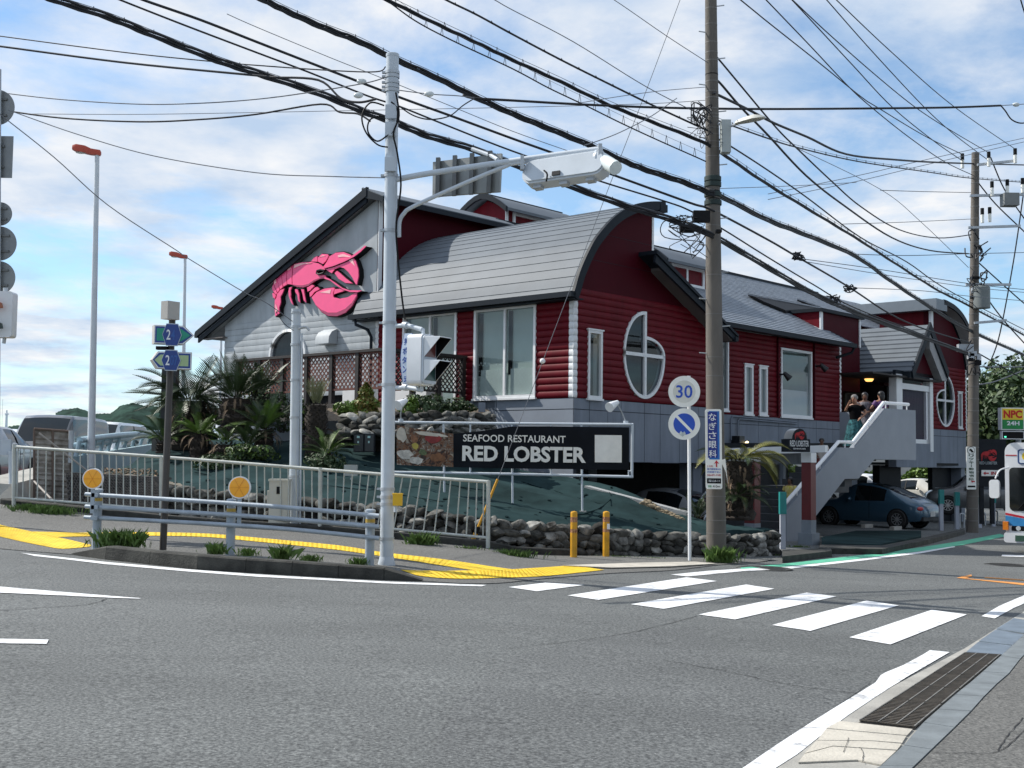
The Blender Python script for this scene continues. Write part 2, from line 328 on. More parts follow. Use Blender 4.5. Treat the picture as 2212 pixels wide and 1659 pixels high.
line('white_edge_line', [(2120, 1331), (2160, 1308), (2250, 1270)], [(2149, 1335.6), (2190, 1313), (2260, 1283)], 0.007, M_mark)
struct(sheet('orange_road_mark', [(2066, 1248), (2098, 1241), (2100, 1245), (2085, 1249), (2240, 1262), (2240, 1267)], 0.007, M_org))
struct(sheet('orange_road_mark', [(2130, 1246), (2230, 1253), (2230, 1255), (2125, 1248)], 0.007, M_org))
line('white_line', [(2165, 1198), (2240, 1200)], [(2163, 1201.5), (2240, 1204)], 0.007, M_mark)
M_iron = mat('cast_iron', (0.05, 0.048, 0.046), 0.6, 0.3, 0.25, 12, 0.4, 60)
def manhole(px, py, r, label):
    c = gp(px, py, 0.0); n = 28
    t = thing('manhole_cover', label, 'manhole', c)
    MB().cyl(c+Vector((0, 0, -0.03)), c+Vector((0, 0, 0.007)), r, n=n).build('lid', M_iron, t)
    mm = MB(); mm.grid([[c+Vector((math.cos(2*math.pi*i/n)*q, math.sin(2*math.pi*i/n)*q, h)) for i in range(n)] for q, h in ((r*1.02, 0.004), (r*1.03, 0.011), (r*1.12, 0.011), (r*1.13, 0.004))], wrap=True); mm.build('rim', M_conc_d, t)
    mm = MB()
    for i in range(-3, 4): mm.box(c+Vector((0, i*r*0.24, 0.0085)), (1.7*math.sqrt(max(0.02, r*r-(i*r*0.24)**2)), r*0.06, 0.004))
    mm.build('tread', M_iron, t)
manhole(1650, 1229, 0.42, 'round iron manhole cover near the crosswalk by the green line')
manhole(2172, 1221, 0.36, 'round iron manhole cover in the lane ahead of the bus')
# ------------------------------------------------ gutter, grates, flush kerb, right sidewalk
gut = struct(sheet('gutter', q2([(560, 1470), (1080, 1150), (1300, 990), (1850, 700), (2130, 525), (2340, 400), (2420, 420), (2180, 760), (1340, 1427), (1290, 1470)]), 0.004, M_conc))
M_slab = mat('pale_gutter_concrete', (0.46, 0.43, 0.37), 0.9, 0, 0.18, 3, 0.3, 50)
for j, qd in enumerate(([(1010, 1192), (1090, 1148), (1535, 1198), (1500, 1236)], [(955, 1265), (1008, 1196), (1497, 1240), (1470, 1282), (1290, 1268)], [(880, 1345), (950, 1268), (1288, 1272), (1468, 1288), (1440, 1325), (1050, 1300)], [(840, 1400), (878, 1350), (1050, 1305), (1436, 1330), (1345, 1415), (1200, 1385)])):
    p = [gp(a, b, 0.006) for a, b in q2(qd)]
    par(MB().prism(p, (0, 0, 0.008)).build('gutter_slab', M_slab), gut)
ga, gb_, gc_, gd_ = [gp(a, b, 0.010) for a, b in q2([(1205, 1150), (1548, 1192), (2072, 744), (1852, 732)])]
M_grate = mat('rusty_grate_steel', (0.095, 0.080, 0.062), 0.65, 0.5, 0.35, 8, 0.3, 60)
M_pit = mat('gutter_pit', (0.012, 0.011, 0.010), 0.9, 0, 0.3, 8)
par(MB().poly([ga, gb_, gc_, gd_]).build('drain_pit', M_pit, recalc=False), gut)
tcuts = [0, 0.24, 0.43, 0.62, 0.80, 1.0]
gi = 0
for t0, t1 in zip(tcuts, tcuts[1:]):
    lab = ['nearest rusted steel drain grate beside the pale gutter slabs', 'second rusted drain grate from the pale gutter slabs', 'middle rusted drain grate of the row by the right sidewalk', 'fourth rusted drain grate from the pale gutter slabs', 'farthest rusted drain grate beside the blue grey steel plates'][gi]; gi += 1
    P = lambda a, b: lerp(lerp(ga, gb_, a), lerp(gd_, gc_, a), b)+Vector((0, 0, 0.006))
    g = thing('drain_grate', lab, 'grate', P(0.5, (t0+t1)/2), 'drain grates in the right gutter')
    mm = MB(); e = 0.012
    for a in (0.02, 0.34, 0.66, 0.98):
        mm.obox(P(a-0.012, t0+0.006), P(a+0.012, t0+0.006)-P(a-0.012, t0+0.006), P(a, t1-0.006)-P(a, t0+0.006), (0, 0, 0.012))
    mm.build('side_rail', mat('grate_rail', (0.22, 0.21, 0.19), 0.6, 0.4, 0.3, 8), g)
    nb = 16
    cb = MB()
    for i in range(nb+1):
        b = lerp(t0+0.006, t1-0.008, i/nb); w = (t1-t0)/nb*0.42
        cb.obox(P(0.0, b), P(1.0, b)-P(0.0, b), P(0.5, b+w)-P(0.5, b), (0, 0, 0.008))
    stuff(cb.build('cross_bars', M_grate, g))
M_plate = mat('steel_cover_plate', (0.20, 0.24, 0.28), 0.45, 0.5, 0.2, 4, 0.1, 30)
for j, qd in enumerate(([(1860, 728), (2080, 742), (2140, 690), (1935, 665)], [(1940, 660), (2145, 685), (2212, 620), (2040, 590)], [(2045, 585), (2220, 612), (2300, 545), (2150, 520)])):
    o = MB().prism([gp(a, b, 0.008) for a, b in q2(qd)], (0, 0, 0.01)).build('steel_gutter_plate', M_plate)
    tag(o, ['blue grey steel gutter plate right after the last drain grate', 'middle blue grey steel gutter plate by the right sidewalk', 'farthest blue grey steel gutter plate at the picture edge'][j], 'cover plate', 'steel plates over the right gutter')
# flush kerb stones
M_fk = mat('blue_grey_kerb_stone', (0.155, 0.175, 0.185), 0.85, 0, 0.18, 5, 0.2, 60)
kl = q2([(1230, 1490), (1340, 1427), (1480, 1300), (1600, 1160), (1690, 1080), (1790, 990), (1880, 920), (1960, 850), (2070, 752), (2190, 640), (2330, 520), (2500, 380)])
kr = q2([(1480, 1490), (1545, 1427), (1650, 1325), (1790, 1190), (1890, 1090), (1970, 1000), (2050, 920), (2120, 860), (2190, 770), (2300, 655), (2420, 545), (2560, 410)])
rw = struct(sheet('right_sidewalk', kr+[(2700, 1300), (2700, 1800), (1900, 1800)], 0.012, M_walk))
for i in range(len(kl)-1):
    a, b, c, d = gp(*kl[i], 0.006), gp(*kl[i+1], 0.006), gp(*kr[i+1], 0.006), gp(*kr[i], 0.006)
    cc = (a+b+c+d)/4; sh = [cc+(p-cc)*0.985 for p in (a, b, c, d)]
    par(MB().prism(sh, (0, 0, 0.012)).build('kerb_stone', M_fk), rw)
crack('sidewalk_crack', q2([(1655, 1330), (1850, 1335), (2060, 1322), (2212, 1200)]), 0.007, 0.016)
crack('sidewalk_crack', q2([(2060, 1322), (2100, 1240), (2212, 1120)]), 0.007, 0.016)
crack('sidewalk_crack', q2([(1115, 1330), (1130, 1290), (1145, 1240)]), 0.004, 0.018)
crack('sidewalk_crack', q2([(1230, 1390), (1235, 1330), (1210, 1300)]), 0.004, 0.018)
# ------------------------------------------------ left sidewalk
front = [(-60, 1180, 19.2), (0, 1187, 18.6), (150, 1198, 18.05), (227, 1203, 17.75), (400, 1215, 17.1), (553, 1226, 16.5), (700, 1235, 16.2), (830, 1243, 16.1), (913, 1256, 15.95), (1050, 1263, 15.9), (1180, 1256, 17.0), (1320, 1243, 18.3), (1449, 1234, 19.3), (1553, 1222, 20.9), (1640, 1216, 22.0)]
back = [(-60, 1083, 23.2), (0, 1089, 22.9), (30, 1093, 22.8), (200, 1110, 22.4), (345, 1126, 22.0), (500, 1138, 21.7), (691, 1150, 21.4), (870, 1166, 21.0), (1053, 1184, 20.6), (1130, 1196, 20.9), (1239, 1200, 21.6), (1330, 1202, 22.0), (1400, 1205, 22.1), (1545, 1210, 22.2), (1680, 1209, 22.9)]
fp = [at(*p) for p in front]; bp_ = [at(*p) for p in back]
for p in fp:
    p.z = max(p.z, gz(p.x, p.y)+0.012)
for p in fp[8:]: p.z = gz(p.x, p.y)+0.012
for p in bp_: p.z = max(p.z, gz(p.x, p.y)+0.02)
def resamp(pts, n):
    P = catmull(pts, 6); d = [0]
    for a, b in zip(P, P[1:]): d.append(d[-1]+(b-a).length)
    out = []
    for i in range(n+1):
        s = d[-1]*i/n; j = 0
        while j < len(d)-2 and d[j+1] < s: j += 1
        out.append(P[j].lerp(P[j+1], (s-d[j])/max(1e-9, d[j+1]-d[j])))
    return out
NSW = 64
def match(front, back, n):
    """both lines sampled by the same control index so columns stay across the walk"""
    f = catmull(front, n); b = catmull(back, n); return f, b
ff, bb = match(fp, bp_, 5)
rows = [[a.lerp(b, k/6) for a, b in zip(ff, bb)] for k in range(7)]
m = MB(); m.grid([[a+Vector((0, 0, -0.3)) for a in ff]]+rows)
walk = struct(m.build('sidewalk', M_walk, recalc=False))
from mathutils.bvhtree import BVHTree
_bvh = BVHTree.FromPolygons(m.v, m.f)
def swz(X, Y):
    h = _bvh.ray_cast(Vector((X, Y, 20)), Vector((0, 0, -1)))
    return h[0].z if h[0] is not None else gz(X, Y)
def swp(px, py, lift=0.0):
    """pixel -> point on the sidewalk surface"""
    h = _bvh.ray_cast(Vector((0, 0, CZ)), Vector(ray(px, py)).normalized())
    p = h[0] if h[0] is not None else gp(px, py)
    return Vector((p.x, p.y, p.z+lift))
# raised kerb blocks
kb = [(150, 1198, 1196), (227, 1209, 1179), (322, 1219.5, 1189), (425, 1231, 1197.5), (530, 1237.5, 1206), (630, 1243.5, 1212), (730, 1249, 1219), (829, 1253.5, 1226), (913, 1256.5, 1254)]
kpts = []
for x, yb, yt in kb:
    g0 = gp(x, yb, 0.0); h = (yb-yt)/F*g0.y*0.96; kpts.append((g0, h))
kt = thing('raised_kerb', 'row of mossy dark concrete kerb blocks between road and railing', 'kerb', kpts[0][0])
for i in range(len(kpts)-1):
    (a, ha), (b, hb) = kpts[i], kpts[i+1]
    d = (b-a).normalized(); n = Vector((-d.y, d.x, 0)); a2 = a+d*0.004; b2 = b-d*0.004
    sec = lambda p, h: [p+Vector((0, 0, -0.1)), p+n*0.012+Vector((0, 0, max(0.015, h-0.02))), p+n*0.032+Vector((0, 0, max(0.016, h))), p+n*0.19+Vector((0, 0, max(0.017, h))), p+n*0.20+Vector((0, 0, -0.1))]
    mm = MB(); A, B = sec(a2, ha), sec(b2, hb); k = 5
    mm.grid([A, B]); mm.poly(A); mm.poly(B[::-1]); mm.poly([A[0], A[4], B[4], B[0]])
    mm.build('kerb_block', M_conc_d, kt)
# tactile paving
def tact(name, a, b, lift, domes):
    L_ = catmull([swp(*p, lift) for p in a], 5); R_ = catmull([swp(*p, lift) for p in b], 5)
    
    GR = []
    for k in range(5):
        row = []
        for p, q in zip(L_, R_):
            c = lerp(p, q, k/4); row.append(Vector((c.x, c.y, swz(c.x, c.y)+lift)))
        GR.append(row)
    L_, R_ = GR[0], GR[-1]
    mm = MB(); mm.grid(GR); o = struct(mm.build(name, M_yel, recalc=False))
    dm = MB(); W = (L_[0]-R_[0]).length
    for i in range(len(L_)-1):
        seg = (L_[i+1]-L_[i]).length; nn = max(1, int(seg/0.07)); mw = max(2, int((L_[i]-R_[i]).length/0.065))
        for j in range(nn):
            for k in range(mw):
                c = lerp(lerp(L_[i], L_[i+1], (j+0.5)/nn), lerp(R_[i], R_[i+1], (j+0.5)/nn), (k+0.5)/mw); dm.box(c+Vector((0, 0, 0.001)), (0.03, 0.03, 0.0024))
    q = stuff(dm.build('raised_domes', M_yel)); par(q, o); return o
tact('tactile_paving', [(-40, 1121), (0, 1134), (60, 1147), (120, 1160), (165, 1170), (198, 1178)], [(-40, 1153), (0, 1160), (40, 1169), (90, 1179), (135, 1186), (192, 1182)], 0.006, True)
tact('tactile_strip', [(62, 1149), (150, 1151), (260, 1150.5), (345, 1150.5), (450, 1153.5), (553, 1162), (640, 1170), (740, 1180), (830, 1194), (950, 1208), (1080, 1227), (1120, 1232)], [(118, 1161), (200, 1159), (270, 1159), (345, 1158), (450, 1161), (553, 1170.5), (640, 1179), (740, 1190), (830, 1203), (940, 1220), (1030, 1234), (1080, 1243)], 0.007, False)
tact('tactile_paving', [(865, 1232), (930, 1234), (1000, 1233.5), (1080, 1232), (1150, 1228), (1240, 1222)], [(900, 1244), (960, 1250), (1020, 1251), (1080, 1249), (1180, 1245), (1305, 1232)], 0.0085, True)
# pale broken concrete lip by the crossing
struct(MB().prism([at(x, y, Yd)+Vector((0, 0, 0.005)) for x, y, Yd in ()] or [swp(1215, 1224, 0.012), swp(1390, 1218, 0.012), swp(1500, 1216, 0.012), swp(1548, 1220, 0.012), swp(1450, 1226, 0.012), swp(1320, 1229, 0.012)], (0, 0, 0.012)).build('concrete_lip', M_slab))
# low concrete strip at the back of the walk that carries the fence
m = MB(); A_ = catmull([at(x, y, Y) for x, y, Y in back[1:11]], 5); pr = []
for i, p in enumerate(A_):
    d = (A_[min(i+1, len(A_)-1)]-A_[max(i-1, 0)]).normalized(); n = Vector((-d.y, d.x, 0)); pr.append([p+Vector((0, 0, -0.1)), p+Vector((0, 0, 0.09)), p+n*0.02+Vector((0, 0, 0.11)), p+n*0.25+Vector((0, 0, 0.11)), p+n*0.26+Vector((0, 0, -0.2))])
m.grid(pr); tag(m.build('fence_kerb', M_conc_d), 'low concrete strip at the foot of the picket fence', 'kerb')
# ================================================================ RESTAURANT BUILDING
M_red = mat('red_siding', (0.118, 0.0035, 0.010), 0.55, 0, 0.20, 1.3, 0.08, 60, stretch=(3, 3, 0.8), spec=0.15, detail=8)
M_redflat = mat('dark_red_panel', (0.055, 0.0028, 0.008), 0.6, 0, 0.08, 0.8, spec=0.08)
M_wsid = mat('grey_white_siding', (0.37, 0.40, 0.42), 0.65, 0, 0.14, 1.2, 0.05, 60, stretch=(2.5, 2.5, 0.7), detail=8)
M_base = mat('blue_grey_panel', (0.185, 0.212, 0.255), 0.75, 0, 0.15, 1.2, 0.06, 60, detail=9, stretch=(2.5, 2.5, 0.6))
M_baselt = mat('pale_blue_grey_panel', (0.215, 0.245, 0.29), 0.75, 0, 0.09, 1.3, 0.06, 60)
M_joint = mat('panel_joint', (0.02, 0.025, 0.035), 0.8, 0, 0.1, 5)
M_trim = mat('slate_blue_trim', (0.012, 0.017, 0.024), 0.55, 0, 0.12, 2, spec=0.15)
M_roof = mat('grey_roof_metal', (0.122, 0.140, 0.160), 0.6, 0.0, 0.10, 1.3, 0.05, 30, detail=9, spec=0.25)
M_slate = mat('slate_shingle', (0.19, 0.215, 0.25), 0.5, 0.0, 0.30, 3.0, 0.3, 25, detail=8, stretch=(1, 1, 4))
M_soff = mat('tan_soffit', (0.13, 0.115, 0.11), 0.8, 0, 0.08, 2)
M_frame = mat('white_window_frame', (0.74, 0.75, 0.76), 0.4, 0, 0.04, 3)
M_glass = glass('window_glass')
M_glassd = glass('dark_window_glass', (0.5, 0.55, 0.6), 0.02, 0.7, 0.3)
M_blind = mat('pale_blind', (0.80, 0.86, 0.82), 0.8, 0, 0.05, 1.5)
M_blind2 = mat('white_blind', (0.80, 0.83, 0.88), 0.8, 0, 0.04, 1.5)
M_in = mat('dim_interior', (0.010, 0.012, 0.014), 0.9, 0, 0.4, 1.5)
B = thing('seafood_restaurant', 'dark red restaurant building with curved grey roof and lobster gable', 'building', bw(0, 0, 1.0))
def facT(t): return lambda a, z, d=0: bw(a, t-d, z)        # street side walls, a = s, d = outwards
def facS(s): return lambda a, z, d=0: bw(s-d, a, z)        # left side walls, a = t, d = outwards
def board(P, a0, a1, z0, h, mt, parent, name='siding_board', bulge=0.035):
    prof = [(0, 0.0), (0.06*h, 0.012), (0.3*h, bulge*0.85), (0.55*h, bulge), (0.82*h, bulge*0.75), (0.97*h, 0.012), (h, 0.0)]
    mm = MB(); A = [P(a0, z0+z, d) for z, d in prof]; E_ = [P(a1, z0+z, d) for z, d in prof]
    mm.grid([A, E_]); mm.poly(A); mm.poly(E_[::-1]); mm.poly([A[0], A[-1], E_[-1], E_[0]])
    return mm.build(name, mt, parent)
def siding(P, a0, a1, z0, z1, h, mt, parent, cuts=(), top=None):
    n = int(round((z1-z0)/h)); h = (z1-z0)/n
    for i in range(n):
        z = z0+i*h; zm = z+h/2; hi = a1
        if top: hi = min(a1, top(zm))
        segs = [(a0, hi)]
        for cu in cuts:
            iv = cu(zm)
            if not iv: continue
            ns = []
            for x, y in segs:
                if iv[1] <= x or iv[0] >= y: ns.append((x, y)); continue
                if iv[0] > x: ns.append((x, iv[0]))
                if iv[1] < y: ns.append((iv[1], y))
            segs = ns
        for x, y in segs:
            if y-x > 0.02: board(P, x, y, z, h, mt, parent, bulge=0.02 if mt is M_wsid else 0.032)
def rect_cut(a0, a1, z0, z1): return lambda z: (a0, a1) if z0 < z < z1 else None
def quadP(P, a0, a1, z0, z1, d=0): return [P(a0, z0, d), P(a1, z0, d), P(a1, z1, d), P(a0, z1, d)]
def slab(P, a0, a1, z0, z1, d0, d1):
    mm = MB(); return mm.prism(quadP(P, a0, a1, z0, z1, d0), P(0, 0, d1)-P(0, 0, d0))
def window(P, a0, a1, z0, z1, parent, mull=(), trans=(), fr=0.06, blind=None, gl=None, blindz=None, label=None, depth=0.2, cap=False):
    """frame, reveal, blind and panes of one window"""
    w = MB(); o = 0.055
    for q in ((a0, a1, z0, z0+fr), (a0, a1, z1-fr, z1), (a0, a0+fr, z0+fr, z1-fr), (a1-fr, a1, z0+fr, z1-fr)):
        w.prism(quadP(P, *q, -depth), P(0, 0, o)-P(0, 0, -depth))
    for a in mull: w.prism(quadP(P, a-fr*0.45, a+fr*0.45, z0+fr, z1-fr, -0.03), P(0, 0, 0.035)-P(0, 0, -0.03))
    for z in trans: w.prism(quadP(P, a0+fr, a1-fr, z-fr*0.45, z+fr*0.45, -0.03), P(0, 0, 0.033)-P(0, 0, -0.03))
    wo = w.build('window', M_frame, parent, label)
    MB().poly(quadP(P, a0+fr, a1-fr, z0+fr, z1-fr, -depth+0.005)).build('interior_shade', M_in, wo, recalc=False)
    if blind:
        b0, b1 = blindz or (z0+fr, z1-fr); MB().poly(quadP(P, a0+fr*1.6, a1-fr*1.3, b0, b1, -0.10)).build('blind', blind, wo, recalc=False)
    cuts = [a0+fr]+list(mull)+[a1-fr]
    for x, y in zip(cuts, cuts[1:]): MB().poly(quadP(P, x, y, z0+fr, z1-fr, -0.01)).build('pane', gl or M_glass, wo, recalc=False)
    MB().prism(quadP(P, a0-0.03, a1+0.03, z0-0.05, z0, -0.02), P(0, 0, 0.08)-P(0, 0, -0.02)).build('sill', M_frame, wo)
    if cap: MB().prism(quadP(P, a0-0.035, a1+0.035, z1, z1+0.035, -0.02), P(0, 0, 0.075)-P(0, 0, -0.02)).build('head_trim', M_frame, wo)
    return wo
def basepanels(P, a0, a1, z0, z1, zl, vs, mt, parent, d=0.0):
    """panel cladding with recessed joints"""
    bk = slab(P, a0+0.06, a1-0.06, z0+0.004, z1-0.004, d-0.2, d-0.012).build('base_backing', M_joint, parent)
    xs = [a0]+[v for v in vs if a0 < v < a1]+[a1]; g = 0.010
    for x, y in zip(xs, xs[1:]):
        for p, q in ((z0, zl), (zl, z1)):
            if q-p > 0.02: slab(P, x+(g if x > a0 else 0), y-(g if y < a1 else 0), p+(g if p > z0 else 0), q-(g if q < z1 else 0), d-0.015, d).build('cladding_panel', mt, parent)
# ---- corner block, street side (t = 0)
W1 = slab(facT(0), 0.02, 6.2, 1.5, 5.5, -0.35, -0.25).build('street_wall', M_in, B)
P0 = facT(0); LAP = 0.1675
ov_c = (2.83, 4.24)      # oval window centre (s, z)
def ovcut(z):
    if z > 5.36 or z < 3.1: return None
    hw = max(0.0, 0.90*math.sqrt(max(0, 1-((z-4.235)/1.135)**2))-0.05)
    if z > 4.255: return (ov_c[0]-hw, ov_c[0]+max(0.06, 0.85*math.sqrt(max(0, 1-((z-4.255)/0.45)**2))))
    return (ov_c[0]-hw, ov_c[0]+hw)
siding(P0, 0.11, 6.2, 3.01, 5.69, LAP, M_red, W1, cuts=(rect_cut(0.50, 1.06, 3.02, 4.70), ovcut), top=lambda z: 6.2 if z < 5.45 else 6.2-(z-5.45)*2.2)
prof_wall = [(0.14, 5.69), (0.22, 5.95), (0.50, 6.45), (0.90, 6.95), (1.5, 7.47), (2.2, 7.83), (2.9, 8.02), (3.2, 8.06), (3.2, 6.88), (5.75, 5.69)]
MB().prism([P0(a, z, -0.25) for a, z in prof_wall], P0(0, 0, 0.005)-P0(0, 0, -0.25)).build('upper_gable_panel', M_redflat, W1)
for a0, a1, z in ((0.45, 3.15, 6.45), (1.02, 3.15, 7.15)):
    MB().prism(quadP(P0, a0+0.06, a1, z, z+0.008, 0.004), P0(0, 0, 0.009)-P0(0, 0, 0.004)).build('panel_seam', M_trim, W1)
slab(P0, 3.17, 3.25, 6.85, 8.02, -0.1, 0.02).build('edge_trim', M_frame, B)
window(P0, 0.50, 1.06, 3.02, 4.70, B, gl=M_glass, cap=True, fr=0.07, label='narrow window with a lit bulb behind dark glass')
# bulb behind the narrow window
MB().ell(P0(0.66, 4.42, -0.12), (0.03, 0.03, 0.03), 8, 6).build('bulb', mat('warm_bulb', (1, 0.8, 0.5), 0.5, emit=((1, 0.72, 0.38), 6.0), var=0), B)
def oval_window(P, c, rx, rz, parent, flip=1, zcut=None):
    """split oval: tall half on one side of the mullion, low half on the other"""
    a0, z0 = c
    tall = [(a0, z0-rz)]+[(a0-flip*rx*math.cos(t), z0+rz*math.sin(t)) for t in frange(-math.pi/2, math.pi/2, 24)]+[(a0, z0+rz)]
    zr = rz*0.42; zb = z0+0.02
    low = [(a0, z0-rz)]+[(a0+flip*rx*math.cos(t), z0+rz*math.sin(t)) for t in frange(-math.pi/2, 0.02, 14)]+[(a0+flip*rx*math.cos(t), zb+zr*math.sin(t)) for t in frange(0.05, math.pi/2, 12)]
    def ringed(pts, w, closed=False):
        out = []
        for a, z in pts:
            v = Vector((a-a0, (z-z0)*rx/rz)); l = v.length; k = max(0.0, (l-w))/max(l, 1e-6); out.append((a0+(a-a0)*k, z0+(z-z0)*k))
        return out
    fw = 0.07; mm = MB()
    for pts in (tall[1:-1], low[1:]):
        inn = ringed(pts, fw)
        for i in range(len(pts)-1):
            q = [pts[i], pts[i+1], inn[i+1], inn[i]]; mm.prism([P(a, z, -0.12) for a, z in q], P(0, 0, 0.06)-P(0, 0, -0.12))
    wo = mm.build('oval_window', M_frame, parent, 'split oval window with a white cross shaped frame')
    mb = MB(); mb.prism(quadP(P, a0-0.045+flip*0.03, a0+0.045+flip*0.03, z0-rz+0.03, z0+rz+0.0, -0.05), P(0, 0, 0.058)-P(0, 0, -0.05)); mb.build('mullion', M_frame, wo)
    MB().prism(quadP(P, a0-rx+0.06, a0+rx-0.06, z0-0.045, z0+0.045, -0.05), P(0, 0, 0.054)-P(0, 0, -0.05)).build('crossbar', M_frame, wo)
    for pts, nm in ((tall, 'pane'), (low, 'pane')):
        for lo in (True, False):
            sub = [(a, z) for a, z in pts if (z <= z0+1e-6) == lo]
            if not lo: sub = sub+[(a0, z0)]+([(a0-flip*rx, z0)] if pts is tall else [(a0+flip*rx, z0)])
            else: sub = [(a0, z0)]+sub
            srt = sorted(sub, key=lambda q: math.atan2(q[1]-(z0+(rz*0.3 if not lo else -rz*0.3)), q[0]-(a0-(flip*rx*0.4 if pts is tall else -flip*rx*0.4))))
            MB().poly([P(a, z, 0.0) for a, z in srt]).build('pane', M_glassd, wo, recalc=False)
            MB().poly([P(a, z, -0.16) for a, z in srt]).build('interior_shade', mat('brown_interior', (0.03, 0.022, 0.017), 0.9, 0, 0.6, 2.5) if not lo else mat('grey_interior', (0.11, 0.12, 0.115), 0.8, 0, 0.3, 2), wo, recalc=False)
    return wo
oval_window(P0, ov_c, 0.90, 1.135, B)
basepanels(P0, 0.0, 6.2, 1.47, 3.0, 2.735, [0.62+0.0, 1.35, 1.9, 2.9, 3.6, 4.5, 5.4], M_base, W1)
# ---- corner block, left side (s = 0)
Q0 = facS(0)
W2 = slab(Q0, 0.02, 7.2, 1.5, 5.5, -0.35, -0.25).build('left_wall', M_in, B)
winA = (1.20, 3.34, 3.05, 5.38); winB = (3.98, 6.08, 2.75, 5.40)
siding(Q0, 0.15, 7.10, 3.01, 5.69, LAP, M_red, W2, cuts=(rect_cut(*winA), rect_cut(*winB)))
n = 16; h = (5.69-3.01)/n
for i in range(n):      # scalloped white corner boards
    z = 3.01+i*h
    o = board(Q0, -0.01, 0.15, z, h, M_frame, W2, 'corner_board', 0.026); board(P0, -0.05, 0.11, z, h, M_frame, W1, 'corner_board', 0.026)
    board(Q0, 7.10, 7.24, z, h, M_frame, W2, 'corner_board', 0.026)
window(Q0, *winA, B, mull=(2.27,), fr=0.075, blind=M_blind, depth=0.22, label='big two pane sliding window with pale blinds')
window(Q0, *winB, B, mull=(5.02,), fr=0.075, blind=mat('beige_blind', (0.74, 0.72, 0.66), 0.8, 0, 0.05, 1.5), depth=0.22, label='sliding window behind the pedestrian signal')
M_film = mat('frosted_film', (0.86, 0.90, 0.87), 0.7, 0, 0.06, 1.2)
for (w0, w1, h0, h1), ml in ((winA, 2.27), (winB, 5.02)):
    for x_, y_ in ((w0+0.08, ml-0.05), (ml+0.05, w1-0.08)):
        MB().poly(quadP(Q0, x_, y_-0.10, h0+0.09, h0+0.75, -0.06)).build('frosted_film', M_film, B, recalc=False)
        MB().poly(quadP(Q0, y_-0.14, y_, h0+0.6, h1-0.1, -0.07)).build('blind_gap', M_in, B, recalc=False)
basepanels(Q0, 0.0, 3.4, 0.5, 3.0, 2.735, [2.55], M_baselt, W2)
slab(Q0, 2.6, 14.6, 1.2, 3.0, -0.3, 0.0).build('base_wall', M_base, W2)
# ---- curved roof
PR = [(-0.36, 5.42), (-0.27, 5.60), (-0.13, 5.95), (0.03, 6.24), (0.22, 6.53), (0.45, 6.84), (0.72, 7.11), (1.05, 7.40), (1.42, 7.66), (1.82, 7.87), (2.25, 8.04), (2.70, 8.16), (3.15, 8.24), (3.40, 8.28)]
PRc = catmull([Vector((a, z, 0)) for a, z in PR], 8)
dl = [0]
for a, b in zip(PRc, PRc[1:]): dl.append(dl[-1]+(b-a).length)
def prat(d):
    j = 0
    while j < len(dl)-2 and dl[j+1] < d: j += 1
    p = PRc[j].lerp(PRc[j+1], (d-dl[j])/(dl[j+1]-dl[j])); tg = (PRc[j+1]-PRc[j]).normalized(); return p, Vector((-tg.y, tg.x, 0))
RT = thing_roof = None
tr0, tr1 = -0.26, 7.9
nc = 18; Lr = dl[-1]; rb = MB()
back = [prat(Lr*i/40) for i in range(41)]
rb.grid([[bw(p.x+n_.x*0.0, t, p.y+n_.y*0.0) for p, n_ in back] for t in (tr0+0.02, tr1-0.02)])
CR = rb.build('curved_roof', M_trim, B, recalc=False)
for i in range(nc):
    d0, d1 = Lr*i/nc, Lr*(i+1)/nc; row = []
    for k in range(6):
        d = lerp(d0, d1+0.02*(i < nc-1), k/5); p, n_ = prat(min(d, Lr-1e-4)); off = lerp(0.020, 0.007, k/5); row.append((p.x+n_.x*off, p.y+n_.y*off))
    p, n_ = prat(d0+1e-4); row = [(p.x+n_.x*0.004, p.y+n_.y*0.004)]+row
    mm = MB(); mm.grid([[bw(a, t, z) for a, z in row] for t in (tr0, tr1)]); mm.build('roof_panel', M_roof, CR, recalc=False)
# verge trim along the curve
vt = MB(); ra = []
for i in range(49):
    p, n_ = prat(Lr*i/48*0.9999); ra.append([bw(p.x+n_.x*0.05, tr0-0.03, p.y+n_.y*0.05), bw(p.x-n_.x*0.17, tr0-0.03, p.y-n_.y*0.17), bw(p.x-n_.x*0.17, tr0+0.06, p.y-n_.y*0.17), bw(p.x+n_.x*0.05, tr0+0.06, p.y+n_.y*0.05)])
vt.grid(ra, wrap=True); vt.poly(ra[0]); vt.poly(ra[-1][::-1]); vt.build('verge_trim', M_trim, CR)
sf = MB(); sf.grid([[bw(p.x-n_.x*0.16, t, p.y-n_.y*0.16) for p, n_ in back] for t in (tr0+0.05, 0.1)]); sf.build('verge_soffit', M_trim, CR, recalc=False)
MB().obox(bw(-0.48, tr0-0.03, 5.40), U*0.17, V*(tr1-tr0+0.05), ZZ*0.13).build('gutter', M_trim, CR)
MB().obox(bw(-0.33, tr0, 5.36), U*0.36, V*(tr1-tr0), ZZ*0.03).build('eave_soffit', M_trim, CR)
MB().obox(bw(3.15, -0.3, 8.04), U*0.32, V*7.4, ZZ*0.2).build('ridge_cap', M_trim, CR)
MB().prism([bw(3.2, 0.0, 6.5), bw(3.2, 7.2, 6.5), bw(3.2, 7.2, 8.1), bw(3.2, 0.0, 8.1)], U*0.06).build('rear_wall', M_redflat, B)
